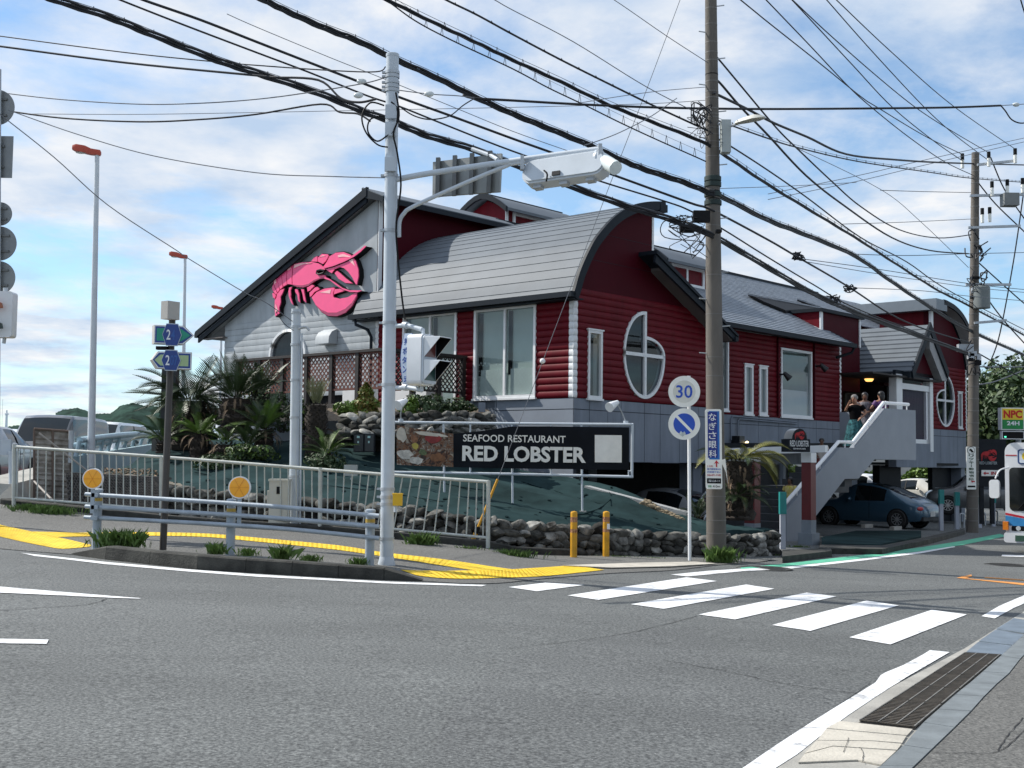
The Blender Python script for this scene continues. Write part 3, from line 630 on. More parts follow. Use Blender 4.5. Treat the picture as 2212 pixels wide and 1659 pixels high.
# ---- lower sloping roof right of the curve
sl_ = [(2.56, 6.74), (6.42, 4.94)]
th = 0.20
MB().prism([bw(3.14, -0.5, 6.62), bw(6.42, -0.5, 5.02), bw(6.42, -0.5, 5.02-0.17), bw(3.14, -0.5, 6.62-0.17)], V*2.6).build('lean_roof', M_soff, B)
MB().prism([bw(2.60, -0.56, 6.78), bw(6.46, -0.56, 4.94+0.08), bw(6.46, -0.56, 4.94-0.10), bw(2.56, -0.56, 6.58)], V*0.07).build('verge_trim', M_trim, B)
MB().prism([bw(2.60, -0.60, 6.90), bw(6.50, -0.60, 5.05), bw(6.50, -0.60, 4.98), bw(2.58, -0.60, 6.80)], V*2.8).build('roof_edge', M_trim, B)
MB().obox(bw(6.35, -0.6, 4.86), U*0.14, V*2.6, ZZ*0.12).build('gutter', M_trim, B)
MB().prism([bw(3.2, -0.5, 6.58), bw(6.3, -0.5, 4.86), bw(6.3, 0.05, 4.86), bw(3.2, 0.05, 6.58)], ZZ*0.02).build('soffit', M_soff, B)
# ---- main gable (white wall with the lobster), roof falling to the left
W3 = slab(Q0, 7.26, 14.6, 2.9, 5.6, -0.35, -0.25).build('gable_wall', M_in, B)
archc = 11.25
siding(Q0, 7.24, 14.6, 3.3, 5.72, 0.186, M_wsid, W3, cuts=(lambda z: (archc-0.85*math.sqrt(max(0, 1-((z-4.6)/0.75)**2)), archc+0.85*math.sqrt(max(0, 1-((z-4.6)/0.75)**2))) if 4.6 < z < 5.33 else ((archc-0.85, archc+0.85) if z <= 4.6 else None),))
MB().prism([Q0(7.24, 5.72, -0.2), Q0(14.6, 5.72, -0.2), Q0(7.24, 8.86, -0.2)], Q0(0, 0, 0.012)-Q0(0, 0, -0.2)).build('gable_panel', M_wsid, W3)
ring = [(archc+0.9*math.cos(a), 4.6+0.78*math.sin(a)) for a in frange(0, math.pi, 20)]; rin = [(archc+0.82*math.cos(a), 4.6+0.70*math.sin(a)) for a in frange(0, math.pi, 20)]
mm = MB()
for i in range(20): mm.prism([Q0(*ring[i], -0.1), Q0(*ring[i+1], -0.1), Q0(*rin[i+1], -0.1), Q0(*rin[i], -0.1)], Q0(0, 0, 0.07)-Q0(0, 0, -0.1))
for a in (archc-0.86, archc+0.86): mm.prism(quadP(Q0, a-0.04, a+0.04, 3.0, 4.6, -0.1), Q0(0, 0, 0.07)-Q0(0, 0, -0.1))
aw = mm.build('arched_window', M_frame, B, 'arch topped window in the pale gable wall')
MB().poly([Q0(a, z, -0.02) for a, z in rin]+[Q0(archc-0.84, 3.0, -0.02), Q0(archc+0.84, 3.0, -0.02)]).build('pane', M_glassd, aw, recalc=False)
MB().poly([Q0(a, z, -0.15) for a, z in rin]+[Q0(archc-0.84, 3.0, -0.15), Q0(archc+0.84, 3.0, -0.15)]).build('interior_shade', mat('grey_interior', (0.1, 0.11, 0.1)), aw, recalc=False)
# main roof, far slope (falls to the left) and its verge
tR, zR = 7.55, 9.05; tE, zE = 15.75, 5.50
sEnd = 30.0
MB().prism([bw(-0.24, tR, zR), bw(-0.24, tE, zE), bw(-0.24, tE, zE-0.16), bw(-0.24, tR-0.1, zR-0.16)], U*31).build('far_roof_slope', M_slate, B)
MB().prism([bw(-0.33, tR-0.15, zR+0.12), bw(-0.33, tE+0.1, zE+0.06), bw(-0.33, tE+0.1, zE-0.14), bw(-0.33, tR-0.15, zR-0.14)], U*0.10).build('verge_trim', M_trim, B)
MB().prism([bw(-0.27, tR-0.1, zR-0.15), bw(-0.27, tE, zE-0.15), bw(-0.27, tE, zE-0.30), bw(-0.27, tR-0.1, zR-0.30)], U*0.06).build('verge_board', M_trim, B)
MB().prism([bw(-0.22, tR, zR-0.2), bw(-0.22, tE-0.1, zE-0.17), bw(0.05, tE-0.1, zE-0.17), bw(0.05, tR, zR-0.2)], ZZ*0.02).build('soffit', M_wsid, B)
MB().obox(bw(-0.33, tE-0.02, zE-0.13), U*31, V*0.15, ZZ*0.14).build('gutter', M_trim, B)
MB().prism([bw(-0.2, tE-1.3, zE-0.2), bw(-0.2, tE-0.1, zE-0.2), bw(0.05, tE-0.1, zE-0.2), bw(0.05, tE-1.3, zE-0.2)], ZZ*0.03).build('soffit_return', M_soff, B)
# street facing upper wall at t = 7.2
PG = facT(7.2)
slab(PG, 0.0, 5.15, 5.0, 8.84, -0.2, 0.0).build('upper_side_wall', M_redflat, B)
slab(PG, -0.02, 0.12, 6.0, 8.80, 0.0, 0.03).build('edge_trim', M_frame, B)
MB().prism([bw(-0.31, 7.62, 9.05+0.12), bw(-0.31, 6.70, 8.80), bw(-0.31, 6.70, 8.66), bw(-0.31, 7.62, 8.9)], U*5.7).build('upper_eave', M_trim, B)
MB().prism([bw(-0.30, 7.60, 9.19), bw(-0.30, 6.72, 8.835), bw(-0.30, 6.72, 8.81), bw(-0.30, 7.60, 9.16)], U*5.65).build('upper_eave_top', M_roof, B)
# ---- mid wing (t = 2.1)
P2 = facT(2.1)
W4 = slab(P2, 6.2, 17.8, 1.5, 5.7, -0.35, -0.25).build('mid_wall', M_in, B)
wins = [(9.2, 10.22, 3.12, 5.36), (11.17, 11.70, 3.05, 4.66), (12.08, 12.60, 3.06, 4.66), (13.49, 15.62, 3.06, 5.38)]
siding(P2, 6.2, 17.7, 3.0, 5.72, 0.17, M_red, W4, cuts=[rect_cut(*w) for w in wins])
window(P2, *wins[0], B, mull=(), fr=0.07, cap=True, label='narrow window half hidden behind the utility pole')
window(P2, *wins[1], B, fr=0.09, blind=M_blind2, cap=True, label='left of two slim blank white windows')
window(P2, *wins[2], B, fr=0.09, blind=M_blind2, cap=True, label='right of two slim blank white windows')
w5 = window(P2, *wins[3], B, fr=0.08, blind=M_blind2, blindz=(3.14, 3.99), label='large window with its lower part blanked white')
MB().poly(quadP(P2, 13.62, 15.5, 3.99, 5.3, -0.13)).build('blind', mat('green_grey_blind', (0.24, 0.29, 0.27), 0.8, 0, 0.1, 1.5), w5, recalc=False)
for i in range(16):
    z = 3.0+i*0.17; board(P2, 17.7, 17.83, z, 0.17, M_frame, W4, 'corner_board', 0.026)
basepanels(P2, 6.2, 17.85, 1.45, 3.0, 2.72, [10.9, 12.1, 13.4, 14.7, 16.0, 17.2], M_base, W4)
for a in (13.25, 15.75): MB().cyl(P2(a, 3.05, 0.06), P2(a, 5.7, 0.06), 0.035).build('downpipe', M_redflat, B)
# slate roof of the mid wing, in courses
RZ0, RZ1, RT0, RT1 = 5.80, 9.02, 1.55, 7.40
ncs = 34; cs = MB()
s_l, s_r = 5.0, 17.72
for i in range(ncs):
    ta, tb = lerp(RT0, RT1, i/ncs), lerp(RT0, RT1, (i+1)/ncs); za, zb = lerp(RZ0, RZ1, i/ncs), lerp(RZ0, RZ1, (i+1)/ncs)
    s1 = s_r if ta > 2.45 or True else s_r
    sr = 17.06 if 2.5 < ta < 3.95 else (17.72 if ta <= 2.5 else 30.0)
    cs.poly([bw(s_l, ta, za+0.028), bw(sr, ta, za+0.028), bw(sr, tb, zb+0.004), bw(s_l, tb, zb+0.004)]); cs.poly([bw(s_l, ta, za-0.02), bw(sr, ta, za-0.02), bw(sr, ta, za+0.028), bw(s_l, ta, za+0.028)])
MR = cs.build('slate_roof', M_slate, B, recalc=False, smooth=False)
MB().obox(bw(s_l, RT0-0.1, RZ0-0.14), U*(s_r-s_l+0.12), V*0.16, ZZ*0.15).build('gutter', M_trim, B)
MB().prism([bw(s_l, RT0, RZ0-0.12), bw(s_r, RT0, RZ0-0.12), bw(s_r, 2.2, RZ0-0.05), bw(s_l, 2.2, RZ0-0.05)], ZZ*0.03).build('eave_soffit', M_trim, B)
MB().prism([bw(s_r-0.02, RT0, RZ0+0.04), bw(s_r-0.02, RT0, RZ0-0.1), bw(s_r-0.02, 2.6, RZ0+0.45), bw(s_r-0.02, 2.6, RZ0+0.60)], U*0.08).build('verge_trim', M_trim, B)
MB().obox(bw(5.0, 7.32, 8.98), U*21, V*0.2, ZZ*0.12).build('ridge_cap', M_trim, B)
# low shed vents on the slate roof, their shaded openings drawn as black wedges
def onroof(px, py, lift):
    k_ = (RZ1-RZ0)/(RT1-RT0); r = Vector(ray(px, py)); o_ = Vector((0, 0, CZ)); n_ = Vector((0, 0, 1))-V*k_; q_ = bw(0, RT0, RZ0+lift); return o_+r*((q_-o_).dot(n_)/r.dot(n_))
for poly_ in ([(1616, 640), (1734, 661), (1778, 670), (1697, 676), (1650, 657)], [(1722, 650), (1752, 660), (1772, 667), (1745, 661)]):
    MB().prism([onroof(x, y, 0.05) for x, y in poly_], (0, 0, 0.10)).build('shed_vent', M_black, B)
    MB().prism([onroof(x, y-3, 0.17) for x, y in poly_[:3]], (0, 0, 0.03)).build('shed_vent_top', M_slate, B)
# ---- roof cupolas
def cupola(s0, s1, t0, t1, z0, z1, zr, parent, nm):
    w = MB(); w.prism([bw(s0, t0, z0), bw(s0, t1, z0), bw(s0, t1, z1), bw(s0, (t0+t1)/2, zr-0.1), bw(s0, t0, z1)], U*(s1-s0)); o = w.build('cupola', M_red, parent)
    P = facT(t0); slab(P, s0, s0+0.12, z0, z1, 0, 0.03).build('edge_trim', M_frame, o) if False else None
    rows_ = []
    for k in range(9):
        a = k/8; t = lerp(t0-0.35, t1+0.35, a); z = z1-0.05+(zr-z1+0.12)*(1-abs(2*a-1)**1.6); rows_.append((t, z))
    rr = MB(); rr.prism([bw(s0-0.3, t, z) for t, z in rows_]+[bw(s0-0.3, t, z-0.10) for t, z in rows_[::-1]], U*(s1-s0+0.6)); rr.build('cupola_roof', M_roof, parent)
    tr = MB(); tr.prism([bw(s0-0.36, t, z+0.02) for t, z in rows_]+[bw(s0-0.36, t, z-0.16) for t, z in rows_[::-1]], U*0.09); tr.build('cupola_verge', M_trim, parent)
    MB().obox(bw(s0-0.3, (t0+t1)/2-0.1, zr+0.02), U*(s1-s0+0.6), V*0.2, ZZ*0.09).build('cupola_ridge', M_trim, parent)
    MB().obox(bw(s0, t0-0.03, z0), U*0.12, V*0.03, ZZ*(z1-z0)).build('edge_trim', M_frame, parent)
    MB().obox(bw(s1-0.12, t0-0.03, z0), U*0.12, V*0.03, ZZ*(z1-z0)).build('edge_trim', M_frame, parent)
    window(P, s0+0.35, s1-0.3, z0+0.25, z1-0.08, parent, mull=((s0+s1)/2,), fr=0.10, gl=M_glassd)
cupola(6.15, 9.6, 8.0, 9.6, 8.6, 9.70, 10.15, B, 'a')
cupola(10.3, 12.95, 4.6, 6.2, 7.2, 8.22, 8.72, B, 'b')
# ---- low red tower beside the entrance
P5 = facT(2.5); SX = 17.06
slab(P5, SX, 20.16, 4.2, 7.0, -1.6, 0.0).build('entrance_tower', M_redflat, B)
MB().prism([bw(SX-0.012, 2.52, 6.3), bw(SX-0.012, 2.52, 7.0), bw(SX-0.012, 3.95, 7.0)], U*0.02).build('tower_side', M_red, B)
MB().obox(bw(SX-0.12, 2.38, 6.98), U*3.4, V*1.9, ZZ*0.12).build('tower_cap', M_trim, B)
MB().obox(bw(SX-0.03, 2.46, 6.28), U*0.16, V*0.06, ZZ*0.72).build('edge_trim', M_frame, B)
MB().obox(bw(20.08, 2.46, 5.9), U*0.1, V*0.06, ZZ*1.1).build('edge_trim', M_frame, B)
MB().prism([bw(SX-0.03, 2.50, 6.28), bw(SX-0.03, 2.50, 6.36), bw(SX-0.03, 3.95, 7.04), bw(SX-0.03, 3.95, 6.96)], U*0.02).build('flashing', M_frame, B)
# ---- far block (mirror of the corner block), t = 2.5
W6 = slab(P5, 23.0, 30.3, 1.4, 5.5, -0.35, -0.25).build('far_wall', M_in, B)
ov2 = (28.05, 4.24)
def ovcut2(z):
    if z > 5.36 or z < 3.12: return None
    hw = max(0.0, 0.95*math.sqrt(max(0, 1-((z-4.235)/1.12)**2))-0.05); return (ov2[0]-hw, ov2[0]+hw) if z < 4.255 else (ov2[0]-max(0.06, 0.90*math.sqrt(max(0, 1-((z-4.255)/0.44)**2))), ov2[0]+hw)
siding(P5, 25.6, 30.28, 3.0, 5.70, 0.169, M_red, W6, cuts=(ovcut2, rect_cut(29.42, 29.86, 3.11, 4.68)))
MB().prism([P5(a, z, -0.25) for a, z in ((26.55, 5.7), (26.55, 8.05), (27.4, 8.1), (28.2, 7.95), (29.0, 7.55), (29.6, 7.0), (30.05, 6.35), (30.28, 5.7))], P5(0, 0, 0.005)-P5(0, 0, -0.25)).build('upper_gable_panel', M_redflat, W6)
slab(P5, 22.5, 26.6, 4.6, 7.2, -0.3, -0.12).build('recess_wall', M_redflat, W6)
oval_window(P5, ov2, 0.95, 1.12, B, flip=-1)
window(P5, 29.42, 29.86, 3.11, 4.68, B, fr=0.08, cap=True, gl=M_glassd, label='narrow window next to the far utility pole')
for i in range(16): board(P5, 30.25, 30.42, 3.0+i*0.169, 0.169, M_frame, W6, 'corner_board', 0.026)
basepanels(P5, 23.6, 30.35, 1.38, 3.0, 2.72, [24.6, 26.2, 27.6, 29.4], M_base, W6)
MB().obox(bw(26.5, 2.4, 5.7), U*0.22, V*0.1, ZZ*2.3).build('edge_trim', M_frame, B)
PR2 = catmull([Vector((a, z, 0)) for a, z in ((30.75, 5.45), (30.62, 6.0), (30.3, 6.65), (29.75, 7.35), (29.05, 7.9), (28.2, 8.22), (27.3, 8.36), (26.9, 8.38))], 6)
ro = []; ri = []
for i, p in enumerate(PR2):
    d = (PR2[min(i+1, len(PR2)-1)]-PR2[max(i-1, 0)]).normalized(); n_ = Vector((d.y, -d.x, 0)); ro.append(p+n_*0.06 if n_.x > 0 or n_.y > 0 else p-n_*0.06); ri.append(p-n_*0.16 if n_.x > 0 or n_.y > 0 else p+n_*0.16)
mm = MB(); mm.prism([bw(p.x, 2.0, p.y) for p in ro]+[bw(p.x, 2.0, p.y) for p in ri[::-1]], V*8).build('far_curved_roof', M_trim, B)
mm = MB(); mm.grid([[bw(p.x, t, p.y) for p in [q+(q-pp)*0.12 for q, pp in zip(ri, ro)]] for t in (2.04, 2.5)]); mm.build('verge_soffit', mat('grey_soffit', (0.30, 0.30, 0.30)), B, recalc=False)
slab(facS(26.56), 2.55, 10, 6.2, 8.1, -0.2, 0).build('far_side_wall', M_red, B)
MB().obox(bw(26.1, 2.0, 7.95), U*1.1, V*9, ZZ*0.46).build('far_roof_fascia', mat('grey_fascia', (0.16, 0.19, 0.22), 0.5, 0, 0.08, 2), B)
# ---- entrance porch
tp = 1.0
Pp = facT(tp)
apx, apz = 22.35, 6.85; fl, fr_, fz = 20.75, 23.95, 4.98
mm = MB(); mm.prism([bw(apx, tp-0.3, apz), bw(fl, tp-0.3, fz), bw(fl, tp-0.3, fz-0.18), bw(apx, tp-0.3, apz-0.22)], V*5.0); PRF = mm.build('porch_roof', M_trim, B)
nn = 10
for i in range(nn):
    a, b = i/nn, (i+1)/nn
    s0_, z0_ = lerp(fl-0.06, apx, a), lerp(fz-0.02, apz, a); s1_, z1_ = lerp(fl-0.06, apx, b), lerp(fz-0.02, apz, b)
    mm = MB(); mm.grid([[bw(s0_-0.02, t, z0_+0.005), bw(s0_-0.02, t, z0_+0.05), bw(s1_, t, z1_+0.02)] for t in (tp-0.32, 6.2)]); mm.build('roof_panel', M_roof, PRF, recalc=False)
MB().prism([bw(apx, tp-0.3, apz), bw(fr_, tp-0.3, fz), bw(fr_, tp-0.3, fz-0.18), bw(apx, tp-0.3, apz-0.22)], V*5.0).build('porch_roof_far_side', M_roof, B)
for a, z in ((fl, fz), (fr_, fz+0.2)):
    MB().prism([bw(apx, tp-0.36, apz+0.12), bw(a+(0.1 if a > apx else -0.1), tp-0.36, z-0.02), bw(a, tp-0.36, z-0.28), bw(apx, tp-0.36, apz-0.28)], V*0.08).build('verge_trim', M_trim, B)
MB().prism([bw(apx, tp-0.3, apz-0.25), bw(fr_, tp-0.3, fz-0.2), bw(fr_-0.45, tp-0.3, fz-0.2), bw(apx, tp-0.3, apz-0.9)], V*0.45).build('verge_soffit', mat('grey_soffit', (0.30, 0.30, 0.30)), B)
MB().prism([Pp(fl+0.3, fz-0.1), Pp(fr_-0.3, fz-0.1), Pp(apx, apz-0.35)], V*0.1).build('porch_gable', M_redflat, B)
MB().obox(bw(fl-0.2, tp-0.3, fz-0.25), U*0.16, V*5.2, ZZ*0.2).build('gutter', M_trim, B)
MB().obox(bw(20.0, tp, 4.75), U*3.9, V*0.12, ZZ*0.25).build('porch_beam', M_trim, B)
for a, w_ in ((20.02, 0.50), (23.0, 0.28)): MB().obox(bw(a, tp-0.02, 2.0), U*w_, V*0.3, ZZ*2.85).build('porch_post', M_frame, B)
MB().obox(bw(20.5, tp+0.02, 4.32), U*2.5, V*0.1, ZZ*0.22).build('transom', M_frame, B)
MB().obox(bw(20.5, tp+0.05, 2.42), U*0.12, V*0.08, ZZ*1.9).build('jamb', M_frame, B); MB().obox(bw(22.75, tp+0.03, 2.3), U*0.12, V*0.1, ZZ*2.0).build('jamb', M_frame, B); MB().obox(bw(20.9, tp+0.03, 2.30), U*2.0, V*0.1, ZZ*0.16).build('sill', M_frame, B)
MB().poly([Pp(20.55, 2.4, -0.14), Pp(22.8, 2.4, -0.14), Pp(22.8, 4.35, -0.14), Pp(20.55, 4.35, -0.14)]).build('purple_curtain', mat('purple_curtain', (0.035, 0.022, 0.055), 0.8, 0, 0.4, 6, stretch=(8, 8, 0.3)), B, recalc=False)
MB().poly([Pp(20.55, 2.4, -0.05), Pp(22.8, 2.4, -0.05), Pp(22.8, 4.75, -0.05), Pp(20.55, 4.75, -0.05)]).build('glass_screen', glass('porch_glass', (0.8, 0.8, 0.85), 0.02, 0.9, 0.06), B, recalc=False)
slab(Pp, 20.0, 23.6, 1.4, 2.3, -0.3, 0.0).build('porch_base', M_base, B)
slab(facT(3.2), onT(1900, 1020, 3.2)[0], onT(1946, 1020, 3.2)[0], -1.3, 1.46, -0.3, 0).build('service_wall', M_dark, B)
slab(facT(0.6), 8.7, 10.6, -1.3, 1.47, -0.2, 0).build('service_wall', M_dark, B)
MB().obox(bw(10.62, 0.35, -1.2), U*0.14, V*0.14, ZZ*2.7).build('drain_pipe', M_base, B)
# recessed entrance: back wall, door, lamp
slab(facT(3.9), 17.6, 26.5, 2.0, 5.2, -0.2, 0).build('entrance_back_wall', mat('dark_timber', (0.018, 0.014, 0.013), 0.7, 0, 0.3, 3), B)
MB().obox(bw(17.7, 0.8, 4.72), U*6, V*3.2, ZZ*0.06).build('porch_ceiling', mat('dark_timber', (0.018, 0.014, 0.013)), B)
Pd = facT(3.85)
ed = slab(Pd, 21.6, 23.0, 2.1, 4.25, 0, 0.05).build('entrance_door', mat('door_timber', (0.05, 0.028, 0.02), 0.6, 0, 0.3, 4), B)
for q in ((21.45, 21.62, 2.1, 4.4), (22.98, 23.12, 2.1, 4.4), (21.45, 23.12, 4.25, 4.42)): slab(Pd, *q, 0.0, 0.09).build('door_frame', mat('door_frame_tan', (0.10, 0.085, 0.065)), ed)
slab(Pd, 22.55, 22.95, 3.7, 4.05, 0.055, 0.065).build('notice', mat('red_notice', (0.5, 0.06, 0.06), 0.5, 0, 0.2, 20), ed)
slab(Pd, 21.9, 22.3, 3.1, 3.5, 0.055, 0.065).build('notice', M_frame, ed)
MB().lathe(bw(20.3, 2.2, 4.70), [(0.0, -0.09), (0.12, -0.08), (0.17, 0), (0.17, 0.02)], 14).build('ceiling_lamp', mat('warm_lamp', (1, 0.6, 0.2), 0.5, emit=((1.0, 0.55, 0.15), 1.6), var=0), B)
slab(facS(17.84), 2.1, 3.9, 1.5, 5.6, -0.1, 0).build('mid_end_wall', M_redflat, B)
# ---- underside, columns, parking
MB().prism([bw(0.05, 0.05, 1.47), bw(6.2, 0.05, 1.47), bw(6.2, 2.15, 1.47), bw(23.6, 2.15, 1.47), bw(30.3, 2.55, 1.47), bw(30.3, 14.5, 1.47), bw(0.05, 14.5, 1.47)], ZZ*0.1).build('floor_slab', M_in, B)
for s_, t_, w_, d_ in ((5.6, 0.3, 0.45, 0.45), (3.6, 3.0, 0.5, 0.5), (4.6, 3.2, 0.4, 0.4), (9.6, 2.5, 0.5, 0.5), (13.2, 3.4, 0.5, 0.5), (19.6, 2.6, 0.5, 0.5), (17.5, 3.0, 1.2, 0.5), (30.0, 2.6, 0.4, 0.5), (24.0, 8, 0.5, 0.5), (16, 9, 0.5, 0.5), (8, 9, 0.5, 0.5)):
    MB().obox(bw(s_, t_, -1.2), U*w_, V*d_, ZZ*2.7).build('column', M_base, B)
slab(P5, 28.0, 30.2, -1.3, 1.4, -0.75, -0.55).build('service_wall', M_dark, B)
slab(P5, 28.2, 29.6, 0.3, 0.52, -0.54, -0.51).build('wall_plate', mat('grey_plate', (0.3, 0.33, 0.34)), B)
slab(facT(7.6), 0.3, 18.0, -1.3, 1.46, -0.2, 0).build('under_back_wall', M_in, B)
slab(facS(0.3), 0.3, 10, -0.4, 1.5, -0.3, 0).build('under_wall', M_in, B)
# ---- stairs
ts = -3.3; Ps = facT(ts)
out = [(11.93, 3.1), (9.92, 3.08), (8.0, 1.93), (7.2, 1.93), (4.33, 0.31), (4.33, -0.62), (4.75, -0.62), (5.84, 0.15), (7.43, 1.09), (8.24, 1.10), (9.20, 1.63), (11.93, 1.63)]
M_stair = mat('stair_grey_paint', (0.22, 0.245, 0.28), 0.7, 0, 0.06, 1.5, 0.08, 70, detail=8)
ST = thing('entrance_stairs', 'grey walled outdoor staircase rising to the restaurant entrance', 'stairs', bw(4.33, ts, -0.5))
MB().prism([Ps(a, z, 0) for a, z in out], V*0.16).build('parapet', M_stair, ST)
MB().obox(bw(11.78, ts+0.165, 1.63), U*0.15, V*2.2, ZZ*1.45).build('parapet_return', M_stair, ST)
hr = [(11.6, 3.26), (9.95, 3.24), (8.06, 2.08), (7.24, 2.08), (4.36, 0.47)]
MB().tube([Ps(a, z, -0.08) for a, z in hr], 0.05, 10).build('handrail', M_white, ST)
for a, z in ((11.5, 3.08), (10.1, 3.08), (9.0, 2.5), (7.6, 1.9), (6.2, 1.33), (5.0, 0.66)): MB().cyl(Ps(a, z-0.06, -0.08), Ps(a, z+0.22, -0.08), 0.018).build('rail_bracket', M_white, ST)
M_step = mat('dark_step', (0.045, 0.05, 0.055), 0.8, 0, 0.2, 3)
nst = 15
for i in range(nst):
    a = 4.0+i*0.37 if i < 8 else 4.0+0.8+i*0.37
    z = -0.52+(i+1)*0.175
    MB().obox(bw(a, ts+0.17, z-0.175), U*0.42, V*1.9, ZZ*0.174).build('step', M_step, ST)
MB().obox(bw(6.9, ts+0.17, 0.72), U*1.1, V*1.9, ZZ*0.16).build('half_landing', M_step, ST)
MB().prism([bw(10.3, ts+0.17, 1.95), bw(11.76, ts+0.17, 1.95), bw(12.0, -0.9, 1.95), bw(21, 0.9, 1.95), bw(21, 3.9, 1.95), bw(10.0, 2.08, 1.95)], ZZ*0.15).build('landing', M_step, ST)
for pts in ([(3.7, 0.55), (5.1, 1.55), (6.4, 1.55)], [(3.7, -0.1), (4.3, 0.45), (6.2, 1.62)]):
    MB().tube([bw(a, ts+2.1, z) for a, z in pts], 0.025, 8).build('inner_handrail', M_steel, ST)
for a in (4.2, 5.1, 6.0): MB().cyl(bw(a, ts+2.1, -0.4), bw(a, ts+2.1, 1.5), 0.02).build('rail_post', M_steel, ST)
# ---- lobster sign on the gable
LB = thing('lobster_sign', 'large pink lobster sign mounted on the pale gable wall', 'sign', bw(-0.1, 10, 6))
def lpx(x, y): return (548.6+x/8.06, 515.7+y/8.06)
def lob(pts, s): 
    r = []
    for x, y in pts: t, z = onS(*lpx(x, y), -0.18); r.append(bw(s*0.55, t, z))
    return r
M_pink = mat('lobster_pink', (0.95, 0.10, 0.27), 0.45, 0, 0.04, 3)
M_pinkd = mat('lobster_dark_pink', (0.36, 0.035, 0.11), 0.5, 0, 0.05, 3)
M_pinkl = mat('lobster_light_pink', (0.97, 0.50, 0.52), 0.45, 0, 0.03, 3)
pieces = dict(
 carapace=[(700,440),(850,412),(1000,405),(1110,425),(1165,455),(1200,490),(1250,520),(1235,545),(1180,545),(1110,570),(1115,620),(1180,625),(1250,640),(1250,690),(1160,690),(1060,740),(960,820),(860,850),(760,840),(676,800),(672,700),(682,560)],
 tail_segment=[(605,450),(688,440),(668,560),(660,690),(664,800),(620,790),(584,790),(577,650),(582,540)],
 tail_segment2=[(500,505),(572,485),(570,600),(566,700),(576,800),(515,830),(500,740),(488,620)],
 tail_segment3=[(420,580),(470,545),(482,640),(492,740),(503,845),(460,880),(430,800),(405,680)],
 tail_segment4=[(355,690),(395,650),(418,780),(448,890),(415,930),(375,850),(345,770)],
 tail_segment5=[(325,830),(340,795),(370,870),(408,940),(390,975),(350,930),(322,890)],
 tail_segment6=[(325,945),(345,945),(383,990),(363,1045),(335,1020)],
 tail_fan=[(410,960),(470,890),(530,870),(500,950),(465,1010),(470,1110),(440,1200),(445,1300),(375,1350),(365,1200),(366,1070),(395,1030)],
 leg=[(620,850),(665,840),(640,900),(645,960),(640,1010),(685,1150),(650,1110),(612,1000),(605,920)],
 leg2=[(720,880),(760,880),(790,960),(795,1050),(805,1110),(775,1080),(760,980),(725,930)],
 leg3=[(825,880),(870,880),(885,980),(900,1050),(910,1110),(870,1070),(850,960)],
 claw_joint=[(1000,398),(1050,330),(1108,305),(1108,400)],
 claw_joint2=[(1120,330),(1190,265),(1290,270),(1305,300),(1262,380),(1205,440),(1120,400)],
 upper_claw=[(1320,310),(1430,245),(1560,232),(1680,280),(1770,380),(1820,530),(1825,650),(1795,800),(1770,780),(1720,680),(1650,580),(1570,510),(1500,495),(1410,530),(1360,600),(1290,560),(1215,490),(1275,400)],
 claw_finger=[(1410,600),(1450,560),(1500,600),(1600,690),(1720,780),(1600,770),(1480,700)],
 claw_joint3=[(930,850),(1020,800),(1055,822),(980,900),(940,920)],
 claw_joint4=[(975,940),(1070,850),(1110,840),(1145,880),(1055,930),(1005,1000),(980,1010)],
 lower_claw=[(1010,1020),(1100,930),(1230,870),(1390,850),(1410,870),(1380,950),(1390,1020),(1500,1045),(1640,1020),(1760,950),(1800,910),(1790,1020),(1720,1170),(1600,1290),(1450,1350),(1300,1345),(1180,1270),(1080,1150)],
 claw_finger2=[(1412,880),(1530,870),(1640,890),(1560,915),(1450,950),(1395,970)])
for nm, pts in pieces.items():
    base = nm.rstrip('0123456789')
    cx_ = sum(p[0] for p in pts)/len(pts); cy_ = sum(p[1] for p in pts)/len(pts)
    ex = [(x+(x-cx_)/max(1, math.hypot(x-cx_, y-cy_))*15, y+(y-cy_)/max(1, math.hypot(x-cx_, y-cy_))*15) for x, y in pts]
    jit = 0.0007*(list(pieces).index(nm))
    bk = MB().prism(lob(ex, -0.285-jit), U*(0.145)).build('back_plate', M_black, LB)
    MB().prism(lob(pts, -0.345-jit), U*0.033).build(base, M_pink, LB)
for pts in ([(1210,490),(1300,470),(1500,400),(1700,320),(1880,190),(1950,125),(1980,130),(1880,230),(1760,320),(1600,400),(1400,480),(1260,515)], [(1250,665),(1330,700),(1450,780),(1560,860),(1680,900),(1790,900),(1910,905),(1820,935),(1700,930),(1580,890),(1450,810),(1350,730),(1250,700)]):
    MB().prism(lob(pts, -0.42), U*0.02).build('antenna', M_pink, LB)
    cx_ = 12; MB().prism(lob([(x+10, y+10) for x, y in pts], -0.38), U*0.19).build('back_plate', M_black, LB)
for pts in ([(1470,290),(1560,265),(1690,310),(1680,325),(1560,315),(1475,325)],[(1650,370),(1720,340),(1770,480)],[(700,520),(712,452),(850,424),(1020,424),(880,442),(780,480)],[(1155,935),(1350,885),(1335,955)],[(600,470),(655,452),(645,530),(595,560)],[(495,530),(555,505),(555,560),(500,590)],[(420,600),(450,575),(455,630),(425,670)],[(355,720),(385,690),(395,760),(370,800)],[(1150,320),(1215,290),(1250,300)],[(385,1130),(410,1200),(430,1250),(385,1290)]):
    MB().prism(lob(pts, -0.37), U*0.012).build('highlight', M_pinkl, LB)
